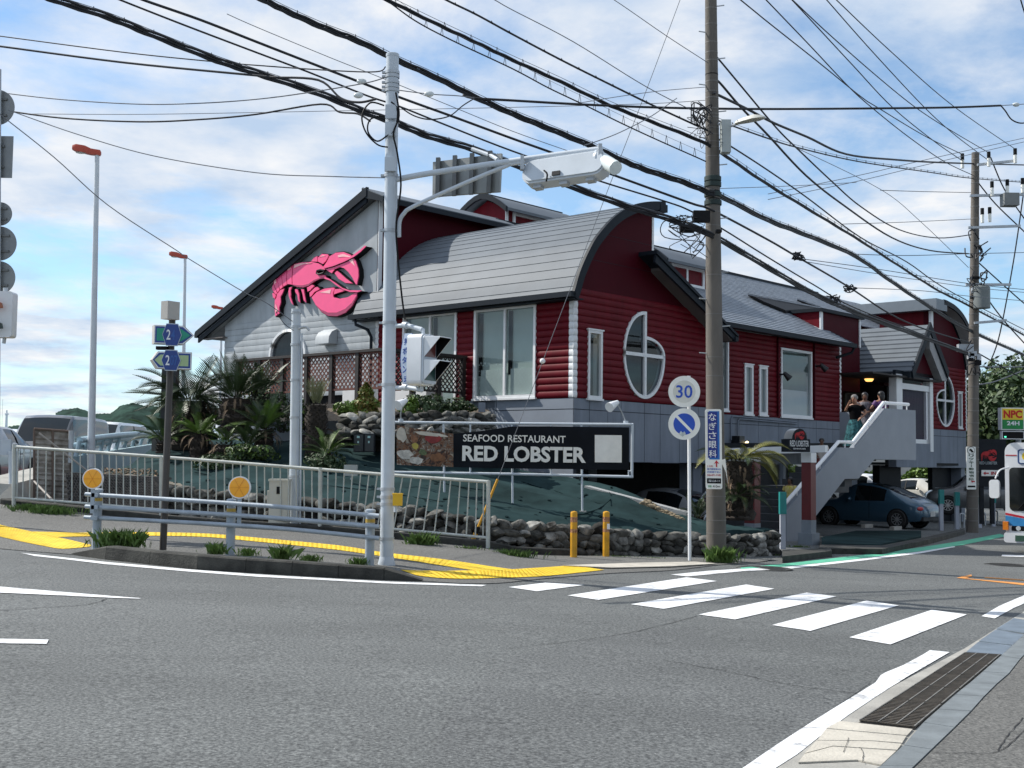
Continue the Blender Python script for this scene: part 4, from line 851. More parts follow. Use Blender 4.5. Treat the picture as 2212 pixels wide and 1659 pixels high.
for pts in ([(676,795),(760,808),(860,812),(960,785),(1060,715),(1160,682),(1250,672),(1250,690),(1160,700),(1060,745),(960,820),(860,850),(760,840),(676,802)],[(1080,1150),(1180,1235),(1300,1285),(1450,1285),(1600,1220),(1720,1110),(1785,1000),(1790,1020),(1720,1170),(1600,1290),(1450,1350),(1300,1345),(1180,1270)]):
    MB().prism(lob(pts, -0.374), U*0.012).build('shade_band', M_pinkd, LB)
MB().tube([p for p in lob([(1250,560),(1180,545),(1120,560),(1110,600),(1150,625),(1230,600),(1250,575)], -0.41)], 0.03, 6).build('eye', M_black, LB)
# ---- fittings on the walls
M_spot = mat('black_spotlight', (0.01, 0.01, 0.012), 0.4)
def wallspot(P, a, z, lit=False):
    t = MB(); t.cyl(P(a, z, 0.02), P(a, z, 0.25), 0.03); t.cyl(P(a+0.05, z+0.06, 0.22), P(a+0.2, z-0.14, 0.36), 0.06, 0.12); t.cyl(P(a-0.02, z, 0.0), P(a-0.02, z, 0.05), 0.07)
    return t
for a, z, nm in ((13.3, 4.45, 'black spotlight clamped left of the large blanked window'), (15.85, 4.9, 'black spotlight clamped right of the large blanked window')):
    tag(wallspot(P2, a, z).build('wall_spotlight', M_spot), nm, 'spotlight')
sp = thing('flood_lamp', 'black flood lamp glowing on the grey base behind the utility pole', 'spotlight', P2(10.6, 2.2, 0.2))
MB().box(P2(10.55, 2.22, 0.18), (0.3, 0.3, 0.22), U, -V).build('housing', M_spot, sp)
MB().cyl(P2(10.75, 2.1, 0.34), P2(10.78, 2.08, 0.36), 0.09, n=14).build('lens', mat('lit_lens', (1, 0.85, 0.5), emit=((1, 0.8, 0.4), 3.0), var=0), sp)
cd = MB(); cd.tube([P2(10.35, 2.2, 0.05), P2(10.35, 2.85, 0.05), P2(10.45, 2.95, 0.05), P2(14.5, 2.9, 0.05)], 0.025); cd.tube([P2(10.75, 1.6, 0.05), P2(10.75, 2.8, 0.05), P2(10.85, 2.88, 0.05), P2(14.5, 2.84, 0.05)], 0.025); cd.build('conduit', M_base, B)
hv = MB(); Pv = Q0; vc = (8.9, 4.95)
hv.prism([Q0(vc[0], 5.25, 0.03), Q0(vc[0], 4.8, 0.03), Q0(vc[0], 4.8, 0.36), Q0(vc[0], 5.0, 0.34), Q0(vc[0], 5.15, 0.24)], V*0.62); tag(hv.build('vent_hood', M_wsid), 'curved metal vent hood on the pale gable wall', 'vent')
dp = MB(); dp.tube([bw(-0.4, 7.7, 5.45), bw(-0.4, 7.65, 5.25), bw(-0.2, 7.35, 5.1), bw(-0.1, 7.32, 4.9), bw(-0.1, 7.32, 3.2)], 0.045, 8); dp.build('downpipe', M_trim, B)
dp = MB(); dp.tube([bw(17.9, 1.6, 5.7), bw(17.8, 1.65, 5.5), bw(17.3, 2.0, 5.3)], 0.05, 8); dp.build('downpipe', M_trim, B)
# ================================================================ EMBANKMENT, ROCKS, PLANTS
M_sheet = mat('weed_sheet', (0.021, 0.041, 0.043), 0.95, 0, 0.4, 0.9, 0.7, 4.0, detail=8, spec=0.04)
M_soil = mat('dry_soil', (0.10, 0.075, 0.05), 0.95, 0, 0.4, 6, 0.6, 25)
wall_path = [(352, 1128, 22.7, 1052), (450, 1133, 22.55, 1058), (553, 1140, 22.4, 1066), (700, 1152, 22.1, 1080), (870, 1166, 21.8, 1096), (1000, 1178, 21.6, 1112), (1060, 1187, 21.5, 1120), (1150, 1199, 21.7, 1128), (1239, 1204, 22.1, 1134), (1330, 1207, 22.5, 1141), (1400, 1209, 22.8, 1147), (1470, 1211, 22.9, 1152), (1545, 1213, 23.0, 1157), (1610, 1211, 23.5, 1156), (1672, 1206, 24.4, 1150)]
wb = [at(a, b, Y) for a, b, Y, c in wall_path]; wt = [at(a, c, Y+0.12) for a, b, Y, c in wall_path]
mid = [(352, 1015, 25.5), (450, 1015, 25.2), (553, 1020, 25.0), (700, 1035, 24.6), (870, 1050, 24.6), (1000, 1062, 24.5), (1060, 1068, 24.5), (1150, 1072, 24.8), (1239, 1082, 24.9), (1330, 1090, 25.0), (1400, 1112, 24.6), (1470, 1130, 24.2), (1545, 1146, 23.8), (1610, 1150, 23.9), (1672, 1150, 24.8)]
top = [(352, 952, 29.5), (450, 965, 28.5), (553, 962, 28.0), (700, 958, 27.6), (870, 985, 27.3), (1000, 1000, 27.3), (1060, 1010, 27.4), (1150, 1030, 27.6), (1239, 1045, 27.5), (1330, 1062, 27.0), (1400, 1085, 26.6), (1470, 1112, 26.0), (1545, 1136, 25.0), (1610, 1144, 24.8), (1672, 1149, 25.0)]
back2 = [(352, 945, 33), (450, 950, 32), (553, 955, 31), (700, 955, 30.5), (870, 975, 30), (1000, 990, 29.5), (1060, 1000, 29), (1150, 1020, 28.6), (1239, 1035, 28.4), (1330, 1052, 27.6), (1400, 1082, 26.9), (1470, 1110, 26.2), (1545, 1134, 25.2), (1610, 1143, 25), (1672, 1148, 25.2)]
g = [catmull([p+Vector((0, 0.28, -0.03)) for p in wt], 5)]
for r in (mid, top, back2): g.append(catmull([at(*p) for p in r], 5))
gg = []
for i in range(3):
    for k in range(6):
        gg.append([a.lerp(b, k/6)+Vector((0, 0, 0.05*math.sin(a.x*2.3+k)+0.04*math.sin(a.x*5.1+k*2))) if (i, k) != (0, 0) else a.lerp(b, k/6) for a, b in zip(g[i], g[i+1])])
gg.append(g[3])
m = MB(); m.grid(gg); struct(m.build('embankment', M_sheet, recalc=False))
# left shoulder of the embankment behind the fence
lft = [[at(200, 1060, 25), at(270, 1058, 24.8), at(352, 1055, 24.4)], [at(200, 1036, 26.2), at(270, 1022, 26.2), at(352, 1013, 26)], [at(205, 1026, 27), at(280, 1005, 27.6), at(352, 953, 29.5)], [at(205, 1026, 30), at(290, 1004, 30), at(352, 950, 31)]]
m = MB(); m.grid(lft); struct(m.build('embankment_shoulder', M_sheet, recalc=False))
# pins and seams of the weed sheet
_ev = BVHTree.FromPolygons(m.v, m.f); _sb = [tuple(v) for r in gg for v in r]
_nr, _nc = len(gg), len(gg[0]); _sf = [[i*_nc+j, i*_nc+j+1, (i+1)*_nc+j+1, (i+1)*_nc+j] for i in range(_nr-1) for j in range(_nc-1)]; _ev = BVHTree.FromPolygons(_sb, _sf)
def onsheet(px, py):
    h = _ev.ray_cast(Vector((0, 0, CZ)), Vector(ray(px, py)).normalized()); return h[0]
pins = MB(); _rp = random.Random(77)
for i in range(150):
    q = onsheet(_rp.uniform(360, 1520), _rp.uniform(985, 1145))
    if q is not None: pins.cyl(q+Vector((0, 0, -0.01)), q+Vector((0, -0.01, 0.018)), _rp.uniform(0.02, 0.045), n=8)
stuff(pins.build('sheet_pins', mat('sheet_pin', (0.010, 0.022, 0.024), 0.9, spec=0.05))); bpy.data.objects['sheet_pins']['label'] = 'round dark pins holding the weed sheet on the slope'; bpy.data.objects['sheet_pins']['category'] = 'pins'
for a_ in ([(700, 1050), (830, 1063), (960, 1085), (1100, 1098), (1230, 1118)], [(1120, 1040), (1200, 1062), (1300, 1090), (1420, 1120)], [(880, 1020), (960, 1045), (1060, 1062)], [(1220, 1118), (1280, 1105), (1318, 1080), (1316, 1062)], [(420, 1020), (520, 1040), (640, 1060)]):
    Q_ = [onsheet(*q) for q in a_]
    if None in Q_: continue
    Q_ = catmull(Q_, 6); sm_ = MB(); sm_.tube([q+Vector((0, 0, 0.004+0.006*math.sin(i*1.3))) for i, q in enumerate(Q_)], [0.006+0.008*abs(math.sin(i*0.9)) for i in range(len(Q_))], 5); struct(sm_.build('sheet_seam', mat('sheet_pin', (0.010, 0.022, 0.024))))
# ---- stones
M_rock = mat('river_stone', (0.058, 0.057, 0.052), 0.9, 0, 0.85, 4.5, 0.9, 12, rnd=0.7, detail=9, spec=0.15, col2=(0.15, 0.148, 0.135))
M_rockl = mat('pale_river_stone', (0.12, 0.117, 0.105), 0.9, 0, 0.8, 5, 0.9, 12, rnd=0.6, detail=9, spec=0.15, col2=(0.34, 0.335, 0.31))
stones = []
for k in range(12):
    rr = random.Random(100+k); bm = bmesh.new(); bmesh.ops.create_icosphere(bm, subdivisions=2, radius=0.5)
    ph = [rr.uniform(0, 6.28) for _ in range(6)]
    cutn = [Vector((rr.uniform(-1, 1), rr.uniform(-1, 1), rr.uniform(-1, 1))).normalized() for _ in range(9)]
    dist = [rr.uniform(0.30, 0.43) for _ in cutn]
    for v in bm.verts:
        c = v.co.copy(); c *= 1+0.09*math.sin(c.x*5+ph[0])+0.08*math.sin(c.y*6+ph[1])+0.08*math.sin(c.z*6+ph[2])
        for cn, ds in zip(cutn, dist):
            e = c.dot(cn)
            if e > ds: c -= cn*(e-ds)*0.92
        v.co = c*1.12
    me = bpy.data.meshes.new('stone'); bm.to_mesh(me); bm.free(); me.materials.append(M_rock if k % 3 else M_rockl)
    me.polygons.foreach_set('use_smooth', [True]*len(me.polygons)); me.set_sharp_from_angle(angle=math.radians(32)); stones.append(me)
def rockwall(name, label, base, topl, n_max, size, lay=0.16, rng=1):
    rr = random.Random(rng); Bc = catmull(base, 8); Tc = catmull(topl, 8)
    t = thing(name, label, 'wall', base[0])
    core = MB(); cor = [[b+Vector((0, 0.17, -0.1)), b.lerp(tp, 0.5)+Vector((0, 0.17, 0)), tp+Vector((0, 0.14, -0.06)), tp+Vector((0, 0.45, -0.06))] for b, tp in zip(Bc, Tc)]
    core.grid(cor); core.build('packed_earth', mat('wall_core', (0.02, 0.019, 0.017), 0.95, 0, 0.3, 5), t, recalc=False)
    d = [0]
    for a, b in zip(Bc, Bc[1:]): d.append(d[-1]+(b-a).length)
    def pt(s, f):
        j = 0
        while j < len(d)-2 and d[j+1] < s: j += 1
        u = (s-d[j])/max(1e-6, d[j+1]-d[j]); b = Bc[j].lerp(Bc[j+1], u); tp = Tc[j].lerp(Tc[j+1], u); return b.lerp(tp, f), (Bc[j+1]-Bc[j]).normalized(), (tp-b).length
    cnt = 0; k = 0
    hh = pt(d[-1]/2, 0)[2]; nr = max(2, int(round(hh/lay)))
    for r_ in range(nr):
        s = rr.uniform(0, size*0.6)
        while s < d[-1]:
            w = size*rr.uniform(0.55, 1.5); p, dr, h = pt(min(s+w/2, d[-1]-0.01), (r_+0.5+rr.uniform(-0.12, 0.12))/nr)
            rh = h/nr*rr.uniform(1.0, 1.5)
            q = Quaternion((0, 0, 1), math.atan2(dr.y, dr.x)) @ Quaternion((0, 1, 0), rr.uniform(-0.5, 0.5)) @ Quaternion((1, 0, 0), rr.uniform(-0.4, 0.4))
            M = Matrix.Translation(p+Vector((rr.uniform(-0.01, 0.01), rr.uniform(-0.04, 0.03), 0))) @ q.to_matrix().to_4x4() @ Matrix.Diagonal((w*1.22, 0.28, rh, 1))
            if cnt < n_max: inst('stone', rr.choice(stones), M, t)
            cnt += 1; s += w*0.90
    return t, cnt
rw1, c1 = rockwall('stone_wall', 'low dry stone wall of dark river stones along the sidewalk', wb, wt, 300, 0.24, 0.155, 3)
ub = [(722, 939, 26.9), (800, 941, 26.7), (880, 940, 26.6), (960, 938, 26.6), (1030, 937, 26.9), (1062, 935, 27.6)]; ut = [(734, 896, 27.2), (800, 893, 27.0), (880, 893, 26.9), (960, 892, 26.9), (1030, 893, 27.2), (1060, 899, 27.8)]
rw2, c2 = rockwall('terrace_wall', 'upper rounded stone wall of the planted terrace below the deck', [at(*p) for p in ub], [at(*p) for p in ut], 120, 0.25, 0.155, 5)
# planted terrace bed
bedf = catmull([at(*p)+Vector((0, 0.35, -0.05)) for p in ut], 4); bedb = catmull([at(700, 882, 29.5), at(800, 880, 29.3), at(880, 880, 29.2), at(960, 880, 29.0), at(1020, 880, 29.0), at(1056, 886, 29.0)], 4)
bed = MB(); bed.grid([bedf, [a.lerp(b, 0.5) for a, b in zip(bedf, bedb)], bedb]); struct(bed.build('terrace_bed', M_soil, recalc=False))
# dark utility recess under the terrace
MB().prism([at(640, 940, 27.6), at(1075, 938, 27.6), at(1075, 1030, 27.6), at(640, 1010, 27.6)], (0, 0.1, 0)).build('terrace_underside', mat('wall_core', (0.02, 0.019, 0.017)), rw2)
# ---- deck with lattice fence
SD = -2.8; TD = 3.65
DK = thing('deck', 'raised wooden deck with a weathered edge below the pale gable', 'deck', bw(SD, TD, 2.6))
M_dkw = mat('weathered_timber', (0.05, 0.042, 0.036), 0.8, 0, 0.4, 5, 0.3, 20)
M_post = mat('black_brown_post', (0.018, 0.013, 0.012), 0.6, 0, 0.3, 5)
M_lat = mat('reddish_lattice', (0.115, 0.034, 0.022), 0.65, 0, 0.3, 6)
MB().obox(bw(SD-0.1, TD, 2.74), U*(-SD), V*9, ZZ*0.12).build('deck_floor', M_dkw, DK)
for k in range(2): MB().obox(bw(SD-0.12-0.06*k, TD-0.05, 2.58-0.16*k), U*0.06, V*9, ZZ*0.15).build('edge_beam', M_dkw, DK)
def lattice(name, label, P, a0, a1, n, pmat, smat, z0=3.24, z1=4.08, step=0.118):
    L_ = thing(name, label, 'fence', P(a0, 2.86, 0), 'lattice fences of the deck')
    w = (a1-a0)/n
    for i in range(n+1): MB().prism(quadP(P, a0+i*w-0.06, a0+i*w+0.06, 2.8, 4.16, -0.06), P(0, 0, 0.06)-P(0, 0, -0.06)).build('post', pmat, L_)
    MB().prism(quadP(P, a0-0.08, a1+0.08, 4.12, 4.19, -0.09), P(0, 0, 0.09)-P(0, 0, -0.09)).build('top_rail', pmat, L_)
    for i in range(n):
        x0, x1 = a0+i*w+0.06, a0+(i+1)*w-0.06
        for zz in (z0-0.05, z1): MB().prism(quadP(P, x0, x1, zz, zz+0.05, -0.025), P(0, 0, 0.03)-P(0, 0, -0.025)).build('rail', pmat if i < 0 else smat, L_)
        H = z1-z0; hw = 0.017
        for dr in (1, -1):
            c = x0-H+step*0.5
            while c < x1:
                # line from (c, z0) to (c+H, z1) for dr=1
                s0, s1 = max(x0, c), min(x1, c+H)
                if s1-s0 > 0.03:
                    if dr == 1: A, E_ = (s0, z0+(s0-c)), (s1, z0+(s1-c))
                    else: A, E_ = (s0, z1-(s0-c)), (s1, z1-(s1-c))
                    dv = Vector((E_[0]-A[0], E_[1]-A[1])).normalized(); nv = Vector((-dv.y, dv.x))*hw; dd = 0.006 if dr == 1 else -0.008
                    MB().prism([P(A[0]+nv.x, A[1]+nv.y, dd), P(E_[0]+nv.x, E_[1]+nv.y, dd), P(E_[0]-nv.x, E_[1]-nv.y, dd), P(A[0]-nv.x, A[1]-nv.y, dd)], P(0, 0, dd+0.012)-P(0, 0, dd)).build('slat', smat, L_, smooth=False)
                c += step
lattice('lattice_fence', 'reddish brown lattice fence along the deck under the lobster', facS(SD), TD, 9.8, 6, M_post, M_lat, step=0.150)
lattice('lattice_fence', 'short black lattice fence return beside the red wall', facT(TD), SD+0.02, -0.12, 3, M_post, M_post, step=0.150)
# pale furniture showing through the lattice
MB().obox(bw(-0.9, 4.2, 2.86), U*0.6, V*1.4, ZZ*0.42).build('bench_box', M_frame, DK)
MB().obox(bw(-1.2, 6.3, 2.86), U*0.5, V*0.9, ZZ*0.5).build('bench_box', M_frame, DK)
# ---- plants
M_frond = mat('cycad_leaf', (0.026, 0.050, 0.013), 0.5, 0, 0.35, 4, rnd=0.3)
M_frondy = mat('cycad_leaf_bright', (0.085, 0.15, 0.022), 0.5, 0, 0.3, 4, rnd=0.3)
M_frondx = mat('cycad_leaf_yellowed', (0.125, 0.125, 0.02), 0.6, 0, 0.45, 5, rnd=0.25)
M_trunk = mat('cycad_trunk', (0.035, 0.027, 0.021), 0.95, 0, 0.5, 9, 0.8, 30)
M_dead = mat('dry_frond', (0.20, 0.14, 0.09), 0.9, 0, 0.4, 8)
M_leaf = mat('shrub_leaf', (0.035, 0.065, 0.018), 0.55, 0, 0.4, 5, rnd=0.0)
M_leafy = mat('shrub_leaf_light', (0.12, 0.20, 0.03), 0.55, 0, 0.35, 5)
M_leafo = mat('conifer_golden', (0.16, 0.13, 0.025), 0.6, 0, 0.5, 5)
def frond_mesh(nm, mt, droop, n=26, w=0.16, twist=0.5, thick=0.010):
    """unit-length frond along +X rising in Z, two ranks of narrow leaflets"""
    mm = MB(); pts = []
    for i in range(n+1):
        t = i/n; pts.append(Vector((t*(1-0.12*droop*t), 0, 0.55*t*(1-droop*t*0.9))))
    mm.tube(pts, [0.010*(1-0.75*i/n) for i in range(n+1)], 4)
    rr = random.Random(nm)
    for i in range(3, n+1):
        t = i/n; p = pts[i]; L_ = w*math.sin(math.pi*min(1, 0.12+t*0.92))**0.7*rr.uniform(0.9, 1.1)+0.02
        d = (pts[i]-pts[i-1]).normalized()
        for sd in (-1, 1):
            e = p+Vector((d.x*L_*0.75, sd*L_*0.85, d.z*L_*0.75+L_*twist*0.5)); b = d*0.013
            mid_ = p.lerp(e, 0.5)+Vector((0, 0, L_*0.08))
            mm.poly([p-b, mid_-b*0.9, e, mid_+b*0.9, p+b])
    return mm.mesh(nm, mt, recalc=False)
FR = dict(up=frond_mesh('frond_upright', M_frond, 0.25), arch=frond_mesh('frond_arching', M_frond, 0.95), droop=frond_mesh('frond_drooping', M_frond, 1.35), bright=frond_mesh('frond_bright', M_frondy, 0.7), yel=frond_mesh('frond_yellowed', M_frondx, 1.25), pale=frond_mesh('frond_pale', mat('cycad_leaf_pale', (0.16, 0.17, 0.08), 0.6, 0, 0.3, 5, rnd=0.2), 0.05, w=0.10), dead=frond_mesh('frond_dry', M_dead, 1.5, w=0.09))
def cycad(name, label, base, h, r, kinds, nf, length, el=(15, 80), group='cycads on the embankment', seed=1, skirt=10, lean=(0, 0)):
    rr = random.Random(seed); t = thing(name, label, 'cycad', base, group); topp = base+Vector((lean[0], lean[1], h))
    tr = MB(); k = 9; prof = []
    rows_ = []
    for i in range(k+1):
        f = i/k; c = base.lerp(topp, f)+Vector((0, 0, -0.05)); rad = r*(1.0+0.12*math.sin(i*2.1))*(1.05-0.15*f)
        rows_.append([c+Vector((math.cos(a)*rad*(1+0.09*math.sin(a*5+i*1.7)), math.sin(a)*rad*(1+0.09*math.sin(a*5+i*1.7)), 0)) for a in [2*math.pi*j/14 for j in range(14)]])
    tr.grid(rows_, wrap=True)
    ns = int(h/0.05)
    for i in range(max(4, ns)):          # leaf-base scales
        for j in range(11):
            a = 2*math.pi*(j+0.5*(i % 2))/11+rr.uniform(-.1, .1); c = base.lerp(topp, (i+0.3)/max(4, ns)); d = Vector((math.cos(a), math.sin(a), 0)); p = c+d*r*0.98; sdv = Vector((-d.y, d.x, 0))*0.03
            tr.poly([p-sdv, p+sdv, p+d*0.055+Vector((0, 0, 0.05+rr.uniform(0, 0.03)))])
    tr.build('trunk', M_trunk, t, recalc=False)
    for i in range(nf):
        a = 2.39996*i+rr.uniform(-.2, .2); e = math.radians(lerp(el[1], el[0], (i/max(1, nf-1))**0.8)+rr.uniform(-6, 6)); L_ = length*rr.uniform(0.82, 1.1)
        kd = rr.choice(kinds); q = Quaternion((0, 0, 1), a) @ Quaternion((0, 1, 0), -(e-0.40)) @ Quaternion((1, 0, 0), rr.uniform(-.3, .3))
        inst('frond', FR[kd], Matrix.Translation(topp+Vector((math.cos(a)*r*0.3, math.sin(a)*r*0.3, 0))) @ q.to_matrix().to_4x4() @ Matrix.Scale(L_, 4), t)
    for i in range(skirt):
        a = rr.uniform(0, 6.28); q = Quaternion((0, 0, 1), a) @ Quaternion((0, 1, 0), math.radians(rr.uniform(25, 60)))
        inst('dry_frond', FR['dead'], Matrix.Translation(base.lerp(topp, rr.uniform(0.55, 0.98))+Vector((math.cos(a)*r*0.8, math.sin(a)*r*0.8, 0))) @ q.to_matrix().to_4x4() @ Matrix.Scale(rr.uniform(0.25, 0.5), 4), t)
    return t
def pb(px, py, Y): return at(px, py, Y)
cycad('cycad', 'tall dark cycad with sweeping fronds beside the brown sign pole', pb(408, 968, 28.3), 1.15, 0.42, ['arch', 'arch', 'droop', 'up'], 46, 1.35, (-15, 60), seed=11, skirt=26)
cycad('cycad', 'cycad with a thick shaggy trunk and upright dark fronds before the lattice', pb(508, 932, 27.6), 0.80, 0.36, ['up', 'arch', 'up'], 28, 1.05, (18, 82), seed=12, skirt=22)
cycad('cycad', 'dark cycad crown rising in front of the arched window', pb(562, 915, 28.4), 0.75, 0.25, ['up', 'arch'], 20, 0.85, (25, 80), seed=13, skirt=6)
cycad('cycad', 'tall pale topped cycad on a thick scaly trunk by the slim grey pole', pb(681, 1000, 26.6), 1.32, 0.245, ['pale'], 26, 0.52, (55, 86), seed=14, skirt=3)
cycad('cycad', 'small bright green cycad left of the embankment cluster', pb(430, 990, 26.8), 0.55, 0.2, ['bright'], 22, 0.62, (10, 75), seed=15, skirt=14)
cycad('cycad', 'small bright cycad in the middle of the embankment cluster', pb(486, 1000, 26.3), 0.45, 0.2, ['bright', 'arch'], 20, 0.5, (10, 80), seed=16, skirt=14)
cycad('cycad', 'bushy green cycad right of the shaggy trunk', pb(570, 968, 26.9), 0.45, 0.2, ['arch', 'bright', 'up'], 26, 0.85, (10, 80), seed=17, skirt=12)
cycad('cycad', 'low green cycad in front of the black utility boxes', pb(705, 1000, 25.8), 0.2, 0.15, ['bright', 'arch'], 18, 0.75, (10, 70), seed=18, skirt=2)
cycad('cycad', 'low cycad with arching fronds left of the brown sign pole', pb(352, 975, 27.2), 0.25, 0.15, ['arch', 'bright'], 20, 0.9, (5, 60), seed=19, skirt=0)
cycad('cycad', 'dark low cycad at the right of the embankment cluster', pb(535, 990, 26.4), 0.3, 0.18, ['up', 'arch'], 20, 0.7, (15, 80), seed=20, skirt=8)
cycad('cycad', 'yellowing cycad with drooping fronds behind the utility pole', pb(1597, 1118, 25.8), 1.25, 0.30, ['yel', 'yel', 'arch'], 22, 1.15, (-5, 42), group=None, seed=21, skirt=26)
cycad('cycad', 'dark low cycad in front of the first red pillar', pb(1590, 1118, 25.6), 0.45, 0.28, ['arch', 'droop', 'arch'], 24, 0.8, (-5, 55), group=None, seed=22, skirt=10)
cycad('cycad', 'tiny cycad beside the tail lamp of the parked van', pb(1508, 1130, 25.6), 0.12, 0.1, ['up', 'arch'], 14, 0.55, (30, 80), group=None, seed=23, skirt=0)
def leafball(name, label, c, rad, n, mt, size=0.05, seed=1, cat_='shrub', cone=False, group=None, stem=True, mt2=None):
    """shrub: stems and many leaf-sized faces spread through an uneven volume"""
    rr = random.Random(seed); c = VV(c); t = thing(name, label, cat_, c, group); rad = Vector(rad)
    lob_ = [(Vector((rr.uniform(-.6, .6), rr.uniform(-.6, .6), rr.uniform(0.2, .9))), rr.uniform(0.35, 0.6)) for _ in range(7)]
    for part, mtl, num in (('foliage', mt, n), ('light_foliage', mt2, n//2 if mt2 else 0)):
        mm = MB()
        for i in range(num):
            if cone:
                z = rr.random()**1.3; rmax = (1-z)**0.75*(1+0.22*math.sin(z*17+rr.uniform(0, 1))); a = rr.uniform(0, 6.28); q = rmax*math.sqrt(rr.uniform(0.25, 1)); p = Vector((math.cos(a)*q, math.sin(a)*q, z))
            else:
                L0, R0 = rr.choice(lob_); d = Vector((rr.gauss(0, 1), rr.gauss(0, 1), rr.gauss(0, 1))).normalized()*R0*rr.uniform(0.55, 1.05)**0.5; p = L0+d
                if p.z < 0: p.z = -p.z*0.3
            P_ = c+Vector((p.x*rad.x, p.y*rad.y, p.z*rad.z)); s = size*rr.uniform(0.6, 1.4)
            nrm = Vector((p.x, p.y, (p.z-0.4)+0.4))+Vector((rr.gauss(0, .6), rr.gauss(0, .6), rr.gauss(0, .6))); nrm.normalize(); x = nrm.orthogonal().normalized(); x.rotate(Quaternion(nrm, rr.uniform(0, 6.28))); y = nrm.cross(x)
            mm.poly([P_-x*s, P_+y*s*0.45, P_+x*s, P_-y*s*0.45])
        if num: mm.build(part, mtl, t, recalc=False, smooth=False)
    if stem:
        st = MB()
        for i in range(6): st.tube([c+Vector((rr.uniform(-.05, .05), rr.uniform(-.05, .05), -0.05)), c+Vector((rr.uniform(-.4, .4)*rad.x, rr.uniform(-.4, .4)*rad.y, rad.z*0.6))], [0.012, 0.005], 5)
        st.build('stem', M_trunk, t)
    return t
leafball('conical_conifer', 'golden green conical conifer on the stone terrace', pb(790, 903, 27.5), (0.42, 0.35, 0.80), 2600, M_leafo, 0.045, 31, 'conifer', cone=True, mt2=M_leafy)
for i, (x, y, Y, rx, rz, mt, lab) in enumerate((
    (742, 896, 27.5, 0.28, 0.25, M_leafy, 'light green seedling bush at the left end of the terrace'),
    (884, 893, 27.4, 0.24, 0.32, M_leafy, 'lime green shrub right of the signal pole on the terrace'),
    (925, 893, 27.6, 0.55, 0.38, M_leaf, 'dark trailing shrub in the middle of the terrace bed'),
    (985, 893, 27.7, 0.6, 0.30, M_leaf, 'dark ground shrub near the right end of the terrace'),
    (610, 930, 28.0, 0.75, 0.75, M_leaf, 'leafy dark bush under the lattice left of the slim pole'),
    (655, 925, 28.3, 0.35, 0.8, M_leaf, 'dark climbing shrub between slim pole and lattice'),
    (548, 895, 28.9, 0.3, 0.9, M_leafy, 'light green sapling against the lattice corner'),
    (432, 945, 28.4, 0.7, 0.6, M_leaf, 'dark bush mass behind the small cycads'),
    (540, 1000, 26.2, 0.6, 0.35, M_leaf, 'weedy dark shrub at the foot of the cycads'),
    (470, 1012, 25.6, 0.5, 0.28, M_leaf, 'low weeds below the bright cycads'),
    (690, 1012, 25.5, 0.5, 0.3, M_leaf, 'weedy shrub under the scaly cycad trunk'))):
    leafball('shrub', lab, pb(x, y, Y), (rx, rx*0.7, rz), 1100 if rx > 0.5 else 700, mt, 0.05, 40+i, mt2=M_leafy if i in (5, 8) else None)
# ---- grass and weeds
M_grass = mat('weed_grass', (0.085, 0.15, 0.03), 0.6, 0, 0.4, 8)
def tuft(px, py, Y, w, h, n, label, seed, base=None, leafy=False):
    rr = random.Random(seed); p0 = base or at(px, py, Y); mm = MB()
    for i in range(int(n*2.0)):
        a = rr.uniform(0, 6.28); q = abs(rr.gauss(0, 0.5))*w/2; p = p0+Vector((math.cos(a)*q, math.sin(a)*q*0.35, -0.01)); L_ = h*0.68*rr.uniform(0.2, 1.2); b = rr.uniform(0, 6.28); out_ = Vector((math.cos(b), math.sin(b), 0))*L_*rr.uniform(0.2, 0.75); s = Vector((-math.sin(b), math.cos(b), 0))*rr.uniform(0.002, 0.0045)*(2.2 if leafy else 1)
        m1 = p+out_*0.4+Vector((0, 0, L_*0.6)); m2 = p+out_+Vector((0, 0, L_*rr.uniform(0.65, 1.0))); mm.poly([p-s, p+s, m1+s, m2, m1-s])
    o = stuff(mm.build('grass_tuft', M_grass, recalc=False, smooth=False)); tag(o, label, 'grass'); return o
for i, a in enumerate(((258, 1182, 17.9, 0.75, 0.42, 420, 'big clump of long grass at the first railing post'), (468, 1196, 17.3, 0.32, 0.26, 160, 'small weed tuft left of the middle railing post'), (535, 1200, 17.2, 0.3, 0.2, 90, 'thin weeds right of the middle railing post'), (610, 1210, 16.9, 0.30, 0.34, 120, 'leafy weed on the kerb between the railing posts'), (672, 1212, 16.8, 0.35, 0.16, 110, 'short grass on the kerb near the last railing post'), (775, 1222, 16.7, 0.3, 0.2, 120, 'grass tuft beside the last railing post'),
    (912, 1180, 20.4, 0.5, 0.36, 260, 'grass tuft below the picket fence right of the signal pole'), (1010, 1196, 20.3, 0.5, 0.22, 220, 'low grass under the end of the picket fence'), (1100, 1206, 20.3, 0.85, 0.24, 380, 'wide grass patch right of the picket fence'), (1190, 1208, 21.2, 0.5, 0.12, 160, 'short grass left of the first bollard'), (1330, 1208, 21.9, 0.9, 0.12, 240, 'mown looking grass between the bollards and the sign pole'), (1415, 1211, 21.9, 0.6, 0.12, 160, 'sparse grass at the stone wall by the sign pole'),
    (1558, 1214, 21.4, 0.55, 0.42, 420, 'bushy weeds at the foot of the utility pole'), (60, 1100, 22.4, 0.8, 0.18, 260, 'grass at the left end of the picket fence'), (110, 1112, 22.1, 1.0, 0.28, 420, 'thick weeds under the left part of the picket fence'), (1655, 1212, 24.2, 0.5, 0.25, 200, 'weeds at the right end of the stone wall'), (1720, 1185, 27.6, 0.6, 0.14, 140, 'weeds beside the teal post'))):
    tuft(*a, 70+i)
